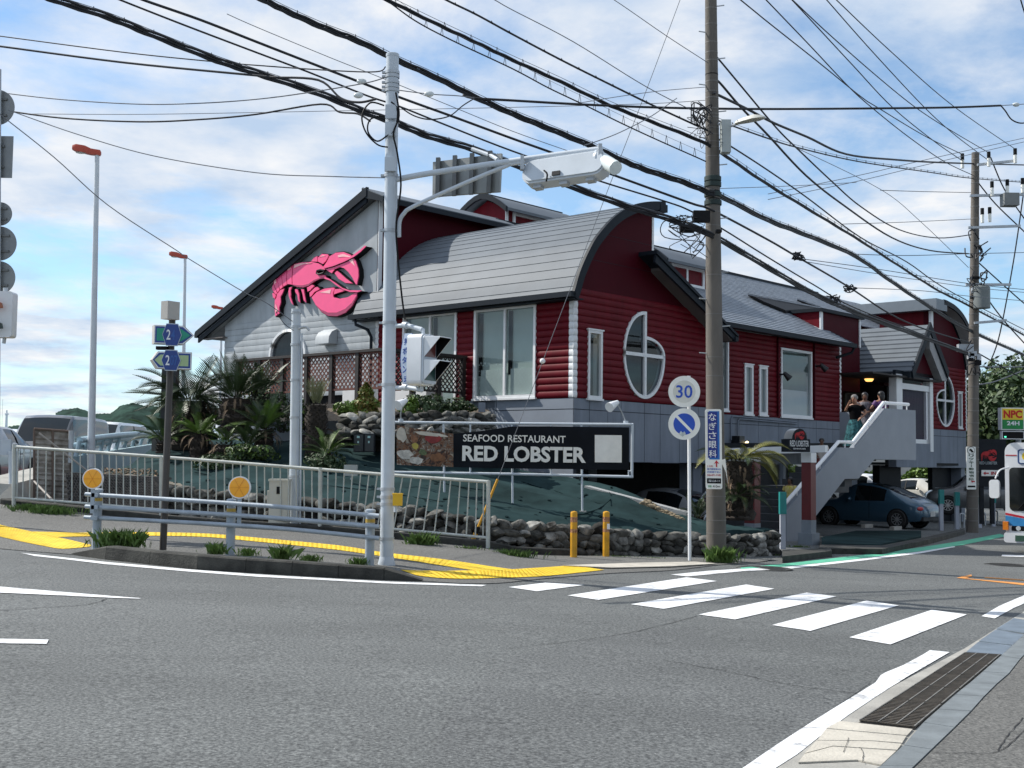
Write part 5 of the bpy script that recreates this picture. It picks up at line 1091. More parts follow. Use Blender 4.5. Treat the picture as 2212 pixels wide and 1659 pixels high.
# dry leaves and soil heap
rr = random.Random(5); mm = MB()
for i in range(380):
    p = at(rr.uniform(225, 335), 0, 24.9); b = at(rr.uniform(225, 340), rr.uniform(1012, 1032), 25.0+rr.uniform(-.3, .6)); x = Vector((rr.gauss(0, 1), rr.gauss(0, 1), rr.gauss(0, .4))).normalized()*rr.uniform(0.03, 0.08); y = x.cross(Vector((rr.gauss(0, .3), rr.gauss(0, .3), 1))).normalized()*0.02; mm.poly([b-x, b+y, b+x, b-y])
o = stuff(mm.build('dry_leaves', M_dead, recalc=False, smooth=False)); tag(o, 'heap of dry brown leaves behind the picket fence', 'leaves')
mm = MB()
for i in range(260):
    u = rr.random(); c = at(lerp(1390, 1475, u)+rr.uniform(-8, 8), lerp(1085, 1128, u)+rr.uniform(-6, 8), lerp(25.7, 25.1, u)); s = rr.uniform(0.02, 0.07); mm.ell(c, (s, s*0.8, s*0.6), 5, 3)
o = stuff(mm.build('rubble', mat('tan_rubble', (0.26, 0.21, 0.14), 0.95, 0, 0.4, 8), smooth=False)); tag(o, 'tan soil and rubble strewn along the ramp wall', 'rubble')
# low concrete ramp wall by the parking bay
a, b = at(1262, 1049, 26.8), at(1483, 1107, 25.6)
m = MB(); m.prism([a, b, b+Vector((0, 0, -0.55)), a+Vector((0, 0, -0.5))], (0.14, 0.16, 0)); tag(m.build('ramp_wall', mat('ramp_concrete', (0.33, 0.34, 0.34), 0.85, 0, 0.15, 3, 0.2, 40)), 'pale low concrete wall sloping down beside the parked van', 'wall')
# ================================================================ STREET FURNITURE
XH = Vector((1, 0, 0))
def perp(d): return Vector((-d.y, d.x, 0)).normalized()
# ---- three-rail pipe guard
M_grail = mat('blue_grey_rail', (0.34, 0.39, 0.44), 0.5, 0.15, 0.14, 4, 0.1, 30)
gpost = [(208, 1180, 18.3), (497, 1197, 17.8), (798, 1218, 17.1)]
gb = [at(*p) for p in gpost]
GRL = thing('guard_railing', 'blue grey three pipe guard railing on the kerb', 'railing', gb[0])
rails = [[(185, 1067.6), (553, 1091), (820, 1114.7)], [(185, 1094), (553, 1116), (820, 1138)], [(183, 1117.6), (553, 1137.6), (820, 1163)]]
for i, b in enumerate(gb):
    hgt = [0.84, 0.78, 0.74][i]
    MB().cyl(b+Vector((0, 0, -0.1)), b+Vector((0, 0, hgt)), 0.066, n=16).build('post', M_grail, GRL)
    MB().lathe(b+Vector((0, 0, hgt)), [(0.075, -0.015), (0.075, 0.015), (0.05, 0.03), (0, 0.034)], 16).build('post_cap', M_grail, GRL)
    MB().lathe(b, [(0.0675, hgt-0.16), (0.0675, hgt-0.11)], 16).build('reflective_band', mat('dull_yellow_band', (0.45, 0.30, 0.05), 0.5), GRL)
for r in rails:
    pts = [at(x, y, Y-0.13) for (x, y), Y in zip(r, (18.42, 17.62, 17.05))]
    MB().tube(catmull(pts, 8), 0.032, 10).build('rail', M_grail, GRL)
    for b in gb:
        z = min(pts, key=lambda p: (p-b).length).z; z = pl([(p.x, p.z) for p in pts], b.x)[0]
        MB().box(Vector((b.x, b.y-0.09, z)), (0.10, 0.12, 0.06)).build('clamp', M_grail, GRL)
M_amber = mat('amber_reflector', (0.98, 0.42, 0.015), 0.35, 0, 0.05, 6, coat=0.4)
for k, (px, py, Y, r, by, lab) in enumerate(((200, 1034, 18.3, 0.150, 1095, 'round amber reflector disc on the first railing post'), (517, 1053, 17.8, 0.158, 1130, 'round amber reflector disc on the middle railing post'))):
    c = at(px, py, Y-0.18); t = thing('reflector_disc', lab, 'reflector', at(px, by, Y-0.16), 'amber reflectors on the railing')
    MB().cyl(c, c+Vector((0, 0.05, 0)), r*1.03, n=36).build('rim', M_white, t)
    mm = MB(); mm.lathe(c+Vector((0, -0.012, 0)), [(0, 0.0), (r*0.90, 0.004), (r*0.93, 0.012), (r*0.93, 0.03)], 36, (0, 1, 0)); mm.build('lens', M_amber, t)
    mm = MB()
    for a in (0.02, math.pi/3, 2*math.pi/3): d = Vector((math.cos(a), 0, math.sin(a))); mm.box(c+Vector((0, -0.0135, 0)), (r*1.75, 0.004, 0.004), d, Vector((0, 1, 0)), Vector((-d.z, 0, d.x)))
    mm.build('lens_rib', mat('amber_rib', (0.68, 0.24, 0.012)), t)
    MB().box(at(px, (py+by)/2+14, Y-0.14), (0.06, 0.02, 0.42)).build('bracket', M_grail, t)
# ---- picket fence behind the walk
M_pf = mat('pale_fence_pipe', (0.46, 0.48, 0.45), 0.5, 0.1, 0.14, 5, 0.1, 25)
PF = thing('picket_fence', 'pale grey pipe picket fence along the back of the sidewalk', 'fence', at(30, 1092, 22.8))
ftop = [(30, 965, 22.75), (190, 976, 22.4), (345, 987, 22.05), (520, 1000.5, 21.75), (691, 1014, 21.45), (870, 1028, 21.0), (1056, 1041, 20.6)]
fbot = [(27, 1075, 22.75), (190, 1088, 22.4), (345, 1101, 22.05), (520, 1115, 21.75), (691, 1130, 21.45), (850, 1143, 21.05), (1056, 1162, 20.6)]
FT = catmull([at(*p) for p in ftop], 10); FB = catmull([at(*p) for p in fbot], 10)
MB().tube(FT, 0.030, 10).build('top_rail', M_pf, PF); MB().tube(FB, 0.024, 8).build('bottom_rail', M_pf, PF)
for (px, py, pt, Y) in ((30, 1094, 960, 22.75), (348, 1128, 985, 22.05), (691, 1150, 1010, 21.45), (1054, 1184, 1038, 20.6)):
    b = at(px, py, Y); tp_ = at(px+1, pt, Y); MB().cyl(b, tp_, 0.038, n=12).build('post', M_pf, PF)
npk = 60; 
for i in range(1, npk):
    f = i/npk*(len(FT)-1); j = int(f); u = f-j
    a = FB[j].lerp(FB[min(j+1, len(FB)-1)], u); b = FT[j].lerp(FT[min(j+1, len(FT)-1)], u)
    MB().cyl(a, b, 0.0125, n=6, caps=False).build('picket', M_pf, PF)
# ---- yellow bollards
for px, py, pt, Y, lab in ((1239, 1211, 1108, 21.2, 'left yellow bollard with worn red bands at the stone wall'), (1309, 1204, 1108, 21.8, 'right yellow bollard with a white sticker at the stone wall')):
    b = at(px, py, Y); h = at(px, pt, Y).z-b.z; t = thing('bollard', lab, 'bollard', b, 'yellow bollards')
    MB().cyl(b+Vector((0, 0, -0.05)), b+Vector((0, 0, h)), 0.060, n=18).build('post', mat('bollard_yellow', (0.60, 0.30, 0.012), 0.5, 0, 0.18, 7, 0.1, 20), t)
    MB().lathe(b+Vector((0, 0, h)), [(0.060, 0), (0.055, 0.02), (0.0, 0.035)], 18).build('cap', mat('bollard_yellow', (0.6, 0.3, 0.012)), t)
    for z0, z1 in ((h-0.16, h-0.07), (h-0.34, h-0.28)): MB().lathe(b, [(0.0608, z0), (0.0608, z1)], 18).build('red_band', mat('worn_red_band', (0.30, 0.055, 0.02), 0.6, 0, 0.5, 25, col2=(0.55, 0.30, 0.15)), t)
    if px > 1300: MB().box(b+Vector((0.035, -0.054, h-0.24)), (0.05, 0.012, 0.1)).build('sticker', M_white, t)
# ---- signal pole with arm
SP = at(835, 1223, 17.3)
SG = thing('signal_pole', 'tall pale grey traffic signal pole at the kerb end', 'signal pole', SP)
st_ = at(848, 119, 17.3)
MB().cyl(SP, st_, 0.098, 0.092, 24).build('pole', M_ltgrey, SG)
MB().lathe(SP, [(0.125, 0), (0.125, 0.04), (0.108, 0.1), (0.099, 0.14)], 24).build('base_collar', M_ltgrey, SG)
MB().lathe(st_, [(0.096, -0.03), (0.098, 0.01), (0.09, 0.018), (0, 0.02)], 20).build('pole_cap', M_ltgrey, SG)
def pz(y): 
    f = (1223-y)/(1223-119.0); return SP.lerp(st_, f)
for y in (158, 167, 180, 190, 198, 385, 505, 705, 838, 1060, 1077, 1092, 1165):
    c = pz(y); mm = MB(); mm.lathe(c, [(0.102, -0.022), (0.106, -0.022), (0.106, 0.022), (0.102, 0.022)], 20); mm.box(c+Vector((-0.125, 0, 0)), (0.05, 0.05, 0.03)); mm.build('band', M_steel, SG)
for y in (250, 288, 365): c = pz(y); MB().box(c+Vector((0.0, -0.12, 0)), (0.16, 0.08, 0.2)).build('bracket', M_ltgrey, SG)
arm = [at(855, 388, 17.3), at(930, 374, 17.15), at(1120, 346, 16.6), at(1300, 322, 16.1)]
MB().tube(catmull(arm, 5), 0.042, 12).build('arm', M_ltgrey, SG)
br = [at(862, 512, 17.3), at(863, 480, 17.3), at(872, 462, 17.27), at(895, 445, 17.2), at(1010, 393, 16.9), at(1090, 360, 16.7), at(1120, 352, 16.6), at(1290, 335, 16.12)]
MB().tube(catmull(br, 6), 0.030, 10).build('arm_brace', M_ltgrey, SG)
cab = [at(855, 200, 17.15), at(862, 250, 17.12), at(850, 288, 17.12), at(858, 330, 17.12), at(866, 400, 17.12), at(856, 480, 17.12), at(858, 540, 17.12), at(868, 640, 17.12), at(875, 690, 17.05)]
MB().tube(catmull(cab, 6), 0.014, 6).build('cable', M_black, SG)
for loop in ([(840, 290), (815, 305), (795, 285), (800, 258), (830, 250)], [(830, 228), (800, 222), (782, 250), (790, 285), (815, 312), (838, 318)], [(845, 220), (858, 235), (856, 270), (845, 290)]):
    MB().tube(catmull([at(x, y, 17.15) for x, y in loop], 6), 0.012, 6).build('cable', M_black, SG)
# vehicle signal seen from behind
def roundslab(mm, c, ax, ay, az, w, h, d, r, n=5):
    pts = []
    for sx, sy, a0 in ((1, 1, 0), (-1, 1, 90), (-1, -1, 180), (1, -1, 270)):
        for k in range(n+1):
            a = math.radians(a0+90*k/n); pts.append((sx*(w/2-r)+r*math.cos(a), sy*(h/2-r)+r*math.sin(a)))
    return mm.prism([c+ax*x+ay*y for x, y in pts], az*d)
VSg = thing('vehicle_signal', 'horizontal white vehicle signal on the arm seen from behind', 'traffic light', at(1215, 365, 16.3))
va, vb = at(1133, 378, 16.55), at(1310, 352, 15.95); vd = (vb-va).normalized(); vn = Vector((0.32, 0.9, -0.25)).normalized(); vn = (vn-vd*vn.dot(vd)).normalized(); vu = vd.cross(vn)*-1
if vu.z < 0: vu = -vu
vc_ = (va+vb)/2; vl = (vb-va).length
mm = MB(); roundslab(mm, vc_-vn*0.06, vd, vu, vn, vl, 0.36, 0.20, 0.15, 7); mm.build('housing', mat('signal_white', (0.52, 0.56, 0.60), 0.4, 0, 0.05, 4), VSg)
mm = MB(); roundslab(mm, vc_-vn*0.085, vd, vu, vn, vl*0.97, 0.30, 0.03, 0.13, 7); mm.build('back_lid', M_ltgrey, VSg)
for k in (-1, 0, 1):
    c = vc_+vd*vl*0.32*k+vn*0.14
    mm = MB(); r_ = 0.165; rows_ = []
    for i in range(13):
        a = math.radians(-30+240*i/12); e = vd*math.cos(a)*r_+vu*math.sin(a)*r_; rows_.append([c+e, c+e+vn*(0.12+0.14*max(0, math.sin(a)))])
    mm.grid(rows_); mm.build('visor', M_ltgrey, VSg, recalc=False)
    MB().cyl(c-vn*0.005, c+vn*0.01, 0.155, n=24).build('lens', M_black, VSg)
    MB().box(c-vn*0.1-vu*0.2, (0.12, 0.1, 0.06), vd, vn, vu).build('latch', M_steel, VSg)
ec = vb+vd*0.02; MB().cyl(at(1300, 345, 16.05), at(1330, 363, 15.75), 0.10, 0.095, 16).build('end_visor', mat('pale_visor', (0.66, 0.72, 0.72), 0.4), VSg)
MB().cyl(at(1292, 348, 16.1), at(1300, 345, 16.06), 0.15, 0.15, 16).build('end_cap', M_ltgrey, VSg)
MB().box(at(1201, 374, 16.18), (0.12, 0.02, 0.06), vd, vn, vu).build('type_plate', M_dark, VSg)
MB().tube(catmull([at(1175, 368, 16.25), at(1182, 376, 16.2), at(1180, 392, 16.2)], 4), 0.012, 6).build('cable', M_black, VSg)
for px in (1128, 1296): MB().box(at(px, 352 if px < 1200 else 328, 16.45 if px < 1200 else 16.0), (0.05, 0.12, 0.20)).build('clamp', M_steel, VSg)
# back of the direction board
DB = thing('sign_board_back', 'back of a grey road sign board hung behind the signal arm', 'road sign', at(1010, 420, 17.6))
q = [at(935, 350, 17.75), at(1083, 331, 17.05), at(1079, 414, 17.05), at(934, 425, 17.75)]
MB().prism(q, (0.02, 0.05, 0)).build('panel', mat('sign_back', (0.26, 0.27, 0.265), 0.45, 0.4, 0.10, 3), DB)
for f in (0.08, 0.33, 0.58, 0.84):
    a, b = q[0].lerp(q[1], f), q[3].lerp(q[2], f); mm = MB(); mm.obox(b+Vector((-0.03, -0.07, -0.02)), Vector((0.06, -0.02, 0)), Vector((0.01, 0.065, 0)), a-b+Vector((0, 0, 0.06))); mm.build('stiffener', mat('sign_back_rib', (0.15, 0.155, 0.155), 0.5, 0.4), DB)
MB().tube([at(1020, 322, 17.3), at(1060, 336, 17.1), at(1075, 345, 16.9)], 0.03, 8).build('hanger', M_ltgrey, DB)
# pedestrian signal
PS = thing('pedestrian_signal', 'white pedestrian signal head on the grey signal pole', 'traffic light', at(915, 832, 16.9))
pc = at(912, 778, 16.9); pdx = Vector((0.93, 0.36, 0)).normalized(); pf = Vector((0.36, -0.93, 0)).normalized()
pdx = Vector((0.50, 0.866, 0)); pf = Vector((0.866, -0.50, 0)); pu = Vector((0, 0, 1))
mm = MB(); roundslab(mm, pc-pf*0.14, pdx, pu, pf, 0.36, 0.72, 0.24, 0.07, 4); mm.build('housing', mat('signal_housing_white', (0.70, 0.72, 0.74), 0.35, 0, 0.04, 5), PS)
mm = MB(); roundslab(mm, pc+pf*0.102, pdx, pu, pf, 0.34, 0.68, 0.03, 0.06, 4); mm.build('door', M_ltgrey, PS)
for k, cl in ((1, (0.16, 0.05, 0.045)), (-1, (0.03, 0.075, 0.07))):
    c = pc+pu*0.165*k+pf*0.134; MB().box(c, (0.25, 0.012, 0.25), pdx, pf, pu).build('lens', mat('ped_lens_%d' % k, cl, 0.3, 0, 0.1, 8), PS)
    mm = MB(); a = 0.15
    top4 = [c-pdx*a+pu*a, c+pdx*a+pu*a]; tip = [c-pdx*a*0.95+pu*a*0.9+pf*0.26, c+pdx*a*0.95+pu*a*0.9+pf*0.26]; bot = [c-pdx*a-pu*a*0.9, c+pdx*a-pu*a*0.9]
    mm.prism([top4[0], top4[1], tip[1], tip[0]], pu*0.012); mm.prism([top4[0], tip[0], bot[0]], -pdx*0.008); mm.prism([top4[1], tip[1], bot[1]], pdx*0.008); mm.build('visor', mat('signal_housing_white', (0.7, 0.72, 0.74)), PS)
    mm = MB(); mm.poly([top4[0]+pdx*0.004-pu*0.004, top4[1]-pdx*0.004-pu*0.004, tip[1]-pdx*0.004-pu*0.004, tip[0]+pdx*0.004-pu*0.004]); mm.poly([top4[1]-pdx*0.004, tip[1]-pdx*0.004, bot[1]-pdx*0.004]); mm.poly([top4[0]+pdx*0.004, tip[0]+pdx*0.004, bot[0]+pdx*0.004]); mm.build('visor_lining', M_black, PS, recalc=False)
for y0, y1 in ((704, 712), (838, 843)):
    MB().tube([at(856, y0, 17.2), at(880, y0-1, 17.1), at(912, y1, 16.95)], 0.034, 10).build('bracket_arm', M_ltgrey, PS)
    MB().cyl(at(872, y0-2, 17.15), at(880, y0-1, 17.1), 0.05, n=12).build('coupling', M_ltgrey, PS)
MB().cyl(at(914, y1-133, 16.95), at(914, 728, 16.95), 0.025).build('hanger', M_ltgrey, PS); MB().cyl(at(911, 826, 16.95), at(911, 846, 16.95), 0.025).build('hanger', M_ltgrey, PS)
MB().box(at(894, 797, 16.78), (0.004, 0.05, 0.05)).build('sticker', mat('cream_sticker', (0.6, 0.55, 0.42)), PS)
# push-button plate
BP = thing('push_button_plate', 'curved vertical plate with blue lettering beside the signal head', 'sign', at(879, 826, 17.0))
M_blueink = mat('blue_ink', (0.015, 0.06, 0.28), 0.5, 0, 0.1, 8)
a, b = at(882, 720, 17.0), at(879, 828, 17.0); rows_ = []; rows2 = []
for i in range(13):
    f = i/12; bow = Vector((-0.045*math.sin(math.pi*f), 0, 0)); c = a.lerp(b, f)+bow; rows_.append([c+Vector((-0.055, 0.03, 0)), c+Vector((0.055, -0.03, 0))]); rows2.append([c+Vector((-0.064, 0.034, 0)), c+Vector((0.064, -0.034, 0))])
MB().grid(rows_).build('face', mat('plate_face', (0.46, 0.54, 0.66), 0.4, 0, 0.06, 6), BP, recalc=False)
MB().grid([[p+Vector((0.002, 0.004, 0)) for p in r] for r in rows2]).build('border', M_blueink, BP, recalc=False)
for i, ch in enumerate('押ボタン式'):
    f = (i+0.9)/5.4; c = a.lerp(b, f)+Vector((-0.045*math.sin(math.pi*f), -0.004, 0)); rx = Vector((0.88, -0.47, 0)); text(ch, c-rx*0.038-ZZ*0.05, rx, ZZ, 0.076, 0.10, M_blueink, BP, bold=0.02)
# yellow push-button box
t = thing('push_button_box', 'yellow push button box on the signal pole', 'button box', at(859, 1092, 17.1))
MB().box(at(859, 1079, 17.1), (0.13, 0.12, 0.17)).build('case', mat('box_yellow', (0.70, 0.42, 0.01), 0.45, 0, 0.06, 4), t)
MB().cyl(at(855, 1092, 17.1), at(855, 1106, 17.1), 0.03, n=10).build('conduit', M_ltgrey, t); MB().box(at(859, 1067, 17.1), (0.145, 0.135, 0.02)).build('lid', mat('box_yellow', (0.70, 0.42, 0.01)), t)
# ---- slim pole + control box
b = at(634, 1142, 22.0); tp_ = at(640, 671, 22.0)
t = thing('slim_pole', 'slim grey steel pole with clamped bands behind the picket fence', 'pole', b)
MB().cyl(b, tp_, 0.088, 0.083, 20).build('pole', M_ltgrey, t); MB().lathe(tp_, [(0.085, -0.02), (0.088, 0.03), (0, 0.04)], 18).build('pole_cap', M_ltgrey, t)
for y in (675, 706, 745, 822, 903, 1030): c = b.lerp(tp_, (1142-y)/(1142-671)); MB().lathe(c, [(0.088, -0.02), (0.096, -0.02), (0.096, 0.02), (0.088, 0.02)], 18).build('band', M_steel, t)
MB().cyl(at(648, 1135, 21.93), at(652, 720, 21.93), 0.018, n=8).build('conduit', M_ltgrey, t); MB().tube(catmull([at(645, 710, 21.9), at(660, 706, 21.9), at(668, 714, 21.9)], 4), 0.02, 6).build('hook', M_steel, t)
MB().tube(catmull([at(634, 714, 21.9), at(615, 700, 21.9), at(600, 680, 21.9), at(597, 672, 21.9)], 5), 0.006, 5).build('cable', M_black, t)
t = thing('control_box', 'cream street control cabinet at the foot of the slim pole', 'cabinet', at(604, 1141, 21.75))
q = at(604, 1090, 21.75); MB().box(q, (0.34, 0.26, 0.84)).build('case', mat('cabinet_cream', (0.50, 0.49, 0.43), 0.5, 0, 0.06, 3), t)
MB().box(q+Vector((0, 0, 0.44)), (0.37, 0.29, 0.04)).build('roof', mat('cabinet_cream', (0.5, 0.49, 0.43)), t); MB().box(q+Vector((0.0, -0.135, 0.26)), (0.07, 0.012, 0.13)).build('meter_window', M_black, t); MB().box(q+Vector((-0.19, 0, 0.1)), (0.05, 0.18, 0.3)).build('side_box', mat('cabinet_cream', (0.5, 0.49, 0.43)), t)
# ---- brown sign pole with route signs
b = at(352, 1188, 18.1); tp_ = at(372, 690, 18.1)
M_brown = mat('brown_pole', (0.055, 0.048, 0.045), 0.45, 0.1, 0.1, 5)
RS = thing('route_sign_pole', 'dark brown pole carrying two blue route number signs', 'sign pole', b)
MB().cyl(b, tp_, 0.052, 0.05, 16).build('pole', M_brown, RS)
M_cream = mat('sign_case_cream', (0.42, 0.40, 0.37), 0.5, 0, 0.05, 4)
bx = at(368, 671, 18.0); dx_ = Vector((0.80, -0.6, 0)); dy_ = Vector((0.6, 0.8, 0))
MB().box(bx, (0.16, 0.22, 0.27), dx_, dy_).build('lamp_box', M_cream, RS)
MB().box(bx-dx_*0.085, (0.012, 0.20, 0.25), dx_, dy_).build('lamp_box_face', mat('pale_blue_face', (0.45, 0.55, 0.72), 0.4, col2=(0.12, 0.3, 0.7), var=0.1, scale=4), RS)
M_navy = mat('route_blue', (0.012, 0.045, 0.22), 0.4, 0, 0.08, 6); M_teal = mat('route_teal', (0.01, 0.26, 0.17), 0.4, 0, 0.06, 6); M_pale = mat('route_pale_green', (0.36, 0.48, 0.25), 0.4, 0, 0.10, 6)
def routesign(yt, yb, x0, x1, fmat, arrow, num, hexc):
    Yc = 17.95; a = at(x0+22, (yt+yb)/2, Yc); e = at(x1, (yt+yb)/2+3, Yc-0.12); rx = (e-a).normalized(); H = (yb-yt)/F*Yc*0.88; W = (e-a).length; n_ = rx.cross(ZZ)
    def outl(k):
        w0, w1, hh = k, W-k, H/2-k; tip = 0.16
        if arrow > 0: return [(w0, -hh), (w1-tip, -hh), (w1, 0), (w1-tip, hh), (w0, hh)]
        return [(w0, 0), (w0+tip*0.6, -hh), (w1, -hh), (w1, hh), (w0+tip*0.6, hh)]
    f = lambda pts, d: [a+rx*x+ZZ*y+n_*d for x, y in pts]
    MB().prism(f(outl(-0.008), -0.002), -n_*0.16+rx*-0.12).build('sign_case', M_cream, RS)
    MB().prism(f(outl(0.0), 0.0), n_*0.004).build('sign_edge', M_white, RS); MB().prism(f(outl(0.012), 0.004), n_*0.003).build('sign_border', M_navy, RS); MB().prism(f(outl(0.04), 0.007), n_*0.003).build('sign_field', fmat, RS)
    hc = (hexc-x0-22)/(x1-x0-22)*W; hw, hh = 0.155, H/2+0.035
    hx = lambda k: [(hc-hw+k*0.6, 0), (hc-hw*0.6+k*0.4, -hh+k), (hc+hw*0.6-k*0.4, -hh+k), (hc+hw-k*0.6, 0), (hc+hw*0.6-k*0.4, hh-k), (hc-hw*0.6+k*0.4, hh-k)]
    MB().prism(f(hx(0), 0.012), n_*0.01).build('route_hexagon_edge', M_ltgrey, RS); MB().prism(f(hx(0.012), 0.022), n_*0.004).build('route_hexagon', M_navy, RS)
    text(num[0], a+rx*(hc-0.085)+ZZ*(-0.075)+n_*0.027, rx, ZZ, 0.065, 0.15, M_white, RS, bold=0.01)
    text(num[1:], a+rx*(hc-0.01)+ZZ*(-0.075)+n_*0.027, rx, ZZ, 0.06*len(num[1:]), 0.15, mat('faded_blue_print', (0.03, 0.10, 0.33)), RS, bold=0.01)
routesign(700, 744, 312, 418, M_teal, 1, '24', 373); routesign(757, 797, 307, 413, M_pale, -1, '207', 371)
MB().box(at(350, 752, 18.05), (0.16, 0.1, 0.05)).build('bracket', M_black, RS)
# ---- street lamps with red heads
M_lampred = mat('lamp_red', (0.42, 0.055, 0.025), 0.45, 0, 0.12, 4)
def lamp(px, py, pt, Y, r, hw, lab):
    b = at(px[0], py, Y); tp = at(px[1], pt, Y); k = Y/F
    t = thing('street_lamp', lab, 'street lamp', b, 'white lamp posts with red heads')
    MB().cyl(b, tp, r*0.86, r*0.50, 14).build('post', mat('lamp_post_white', (0.60, 0.63, 0.66), 0.4, 0, 0.05, 3), t)
    d = Vector((-0.97, -0.22, 0.0)).normalized(); n_ = Vector((-d.y, d.x, 0)); L_ = hw*k; rows_ = []
    for f, w, h0, h1 in ((-0.16, 0.05, -0.02, 0.06), (-0.12, 0.10, -0.06, 0.12), (0.25, 0.11, -0.05, 0.15), (0.5, 0.15, -0.01, 0.23), (0.85, 0.15, 0.03, 0.26), (1.0, 0.08, 0.08, 0.22)):
        c = tp+d*L_*f; w *= L_*1.1; h0 *= L_*1.3; h1 *= L_*1.3
        rows_.append([c+n_*w+ZZ*h0, c+n_*w*1.05+ZZ*(h0+h1)/2, c+n_*w*0.5+ZZ*h1, c-n_*w*0.5+ZZ*h1, c-n_*w*1.05+ZZ*(h0+h1)/2, c-n_*w+ZZ*h0])
    mm = MB(); mm.grid(rows_, wrap=True); mm.poly(rows_[0]); mm.poly(rows_[-1][::-1]); mm.build('lamp_head', M_lampred, t)
    c = tp+d*L_*0.62; MB().ell(c+ZZ*(-0.0*L_)+ZZ*0.01*L_, (L_*0.26, L_*0.12, L_*0.06), 12, 6).build('lamp_glass', mat('lamp_glass', (0.55, 0.57, 0.55), 0.3), t)
lamp((196, 210), 1010, 332, 31.0, 0.115, 52, 'nearest white lamp post with red head left of the building')
lamp((393, 400), 1000, 556, 62.0, 0.14, 34, 'second white lamp post with red head behind the route sign')
lamp((474, 479), 960, 667, 105.0, 0.16, 22, 'farthest lamp post with red head at the roof corner')
# ---- round traffic signs
b = at(1490, 1213, 21.6); tp_ = at(1488, 812, 21.6)
TS = thing('traffic_sign', 'white pole with round blue 30 sign above a no parking sign', 'road sign', b)
MB().cyl(b+Vector((0, 0, -0.05)), tp_, 0.031, n=14).build('pole', M_white, TS)
M_swhite = mat('sign_white', (0.84, 0.84, 0.79), 0.4, 0, 0.06, 5); M_sgrey = mat('sign_grey', (0.66, 0.66, 0.60), 0.45, 0, 0.06, 6); M_sblue = mat('sign_blue', (0.012, 0.075, 0.47), 0.4, 0, 0.06, 5)
sf_ = Vector((-0.10, -1, 0)).normalized(); sr = Vector((1, -0.10, 0)).normalized()
def disc(c, r, d0, d1, mt, nm, parent): return MB().cyl(c+sf_*d0, c+sf_*d1, r, n=44).build(nm, mt, parent)
c1_ = at(1478, 846, 21.5); c2_ = at(1478, 916, 21.5)
disc(c1_, 0.282, 0.0, 0.012, M_swhite, 'speed_disc', TS); disc(c1_, 0.20, 0.012, 0.016, M_sgrey, 'speed_field', TS)
text('30', c1_-sr*0.145-ZZ*0.115+sf_*0.019, sr, ZZ, 0.29, 0.23, M_sblue, TS, bold=0.012)
disc(c2_, 0.282, 0.0, 0.012, M_swhite, 'no_parking_disc', TS); disc(c2_, 0.192, 0.012, 0.016, M_sblue, 'no_parking_field', TS)
dv = (sr*0.70-ZZ*0.71).normalized(); MB().box(c2_+sf_*0.0185, (0.385, 0.004, 0.048), dv, sf_, dv.cross(sf_)).build('no_parking_slash', M_swhite, TS)
MB().prism([c2_+sr*x*0.1+ZZ*(-0.19+y*0.1)+sf_*0.018 for x, y in ((-0.95, 0.1), (-0.6, 0.65), (-0.25, 0.35), (0.05, 0.6), (0.3, 0.1), (-0.3, -0.35))], sf_*0.003).build('torn_sticker', mat('torn_sticker', (0.5, 0.55, 0.55), 0.6, 0, 0.3, 20), TS)
for c in (c1_, c2_): MB().box(c-sf_*0.02, (0.30, 0.02, 0.035), sr, sf_).build('bracket', M_steel, TS)
# ---- utility pole 1
M_upole = mat('weathered_concrete_pole', (0.125, 0.112, 0.098), 0.85, 0, 0.22, 2.5, 0.25, 30, detail=8, stretch=(1, 1, 0.35))
UP = at(1548, 1214, 21.9); UT = at(1534, -160, 21.9)
UPO = thing('utility_pole', 'tall weathered concrete utility pole in front of the restaurant', 'utility pole', UP)
MB().cyl(UP+Vector((0, 0, -0.2)), UT, 0.182, 0.098, 28).build('pole', M_upole, UPO)
def up(y): return UP.lerp(UT, (1214-y)/(1214+160.0))
def ur(y): return lerp(0.182, 0.098, (1214-y)/(1214+160.0))
for y in (25, 60, 100, 122, 140, 170, 186, 208, 222, 246, 258, 265, 288, 302, 318, 330, 350, 402, 425, 442, 470, 500, 606, 690, 782, 822, 1076, 1126, 1153):
    c = up(y); r = ur(y)*1.02; MB().lathe(c, [(r*0.98, -0.009), (r, -0.009), (r, 0.009), (r*0.98, 0.009)], 22).build('band', mat('dull_band', (0.16, 0.15, 0.14), 0.6, 0.2) if y not in (425, 442, 170) else M_black, UPO)
rr = random.Random(3)
for i, y in enumerate(range(20, 830, 58)):
    sd = -1 if i % 2 else 1; c = up(y); MB().cyl(c+Vector((sd*ur(y)*0.8, -0.03, 0)), c+Vector((sd*(ur(y)+0.13), -0.06, 0.01)), 0.011, n=6).build('step_bolt', M_steel, UPO)
for y in (398, 410, 432, 450): c = up(y); MB().lathe(c, [(ur(y)*1.05, -0.05), (ur(y)*1.18, -0.04), (ur(y)*1.18, 0.04), (ur(y)*1.05, 0.05)], 18).build('cable_collar', mat('green_black_wrap', (0.015, 0.03, 0.028), 0.7), UPO)
for x, y, w, h in ((1552, 500, 0.10, 0.05), (1515, 468, 0.30, 0.2), (1484, 494, 0.26, 0.13)):
    MB().box(at(x, y, 21.55), (w, 0.16, h)).build('splice_closure', M_black, UPO)
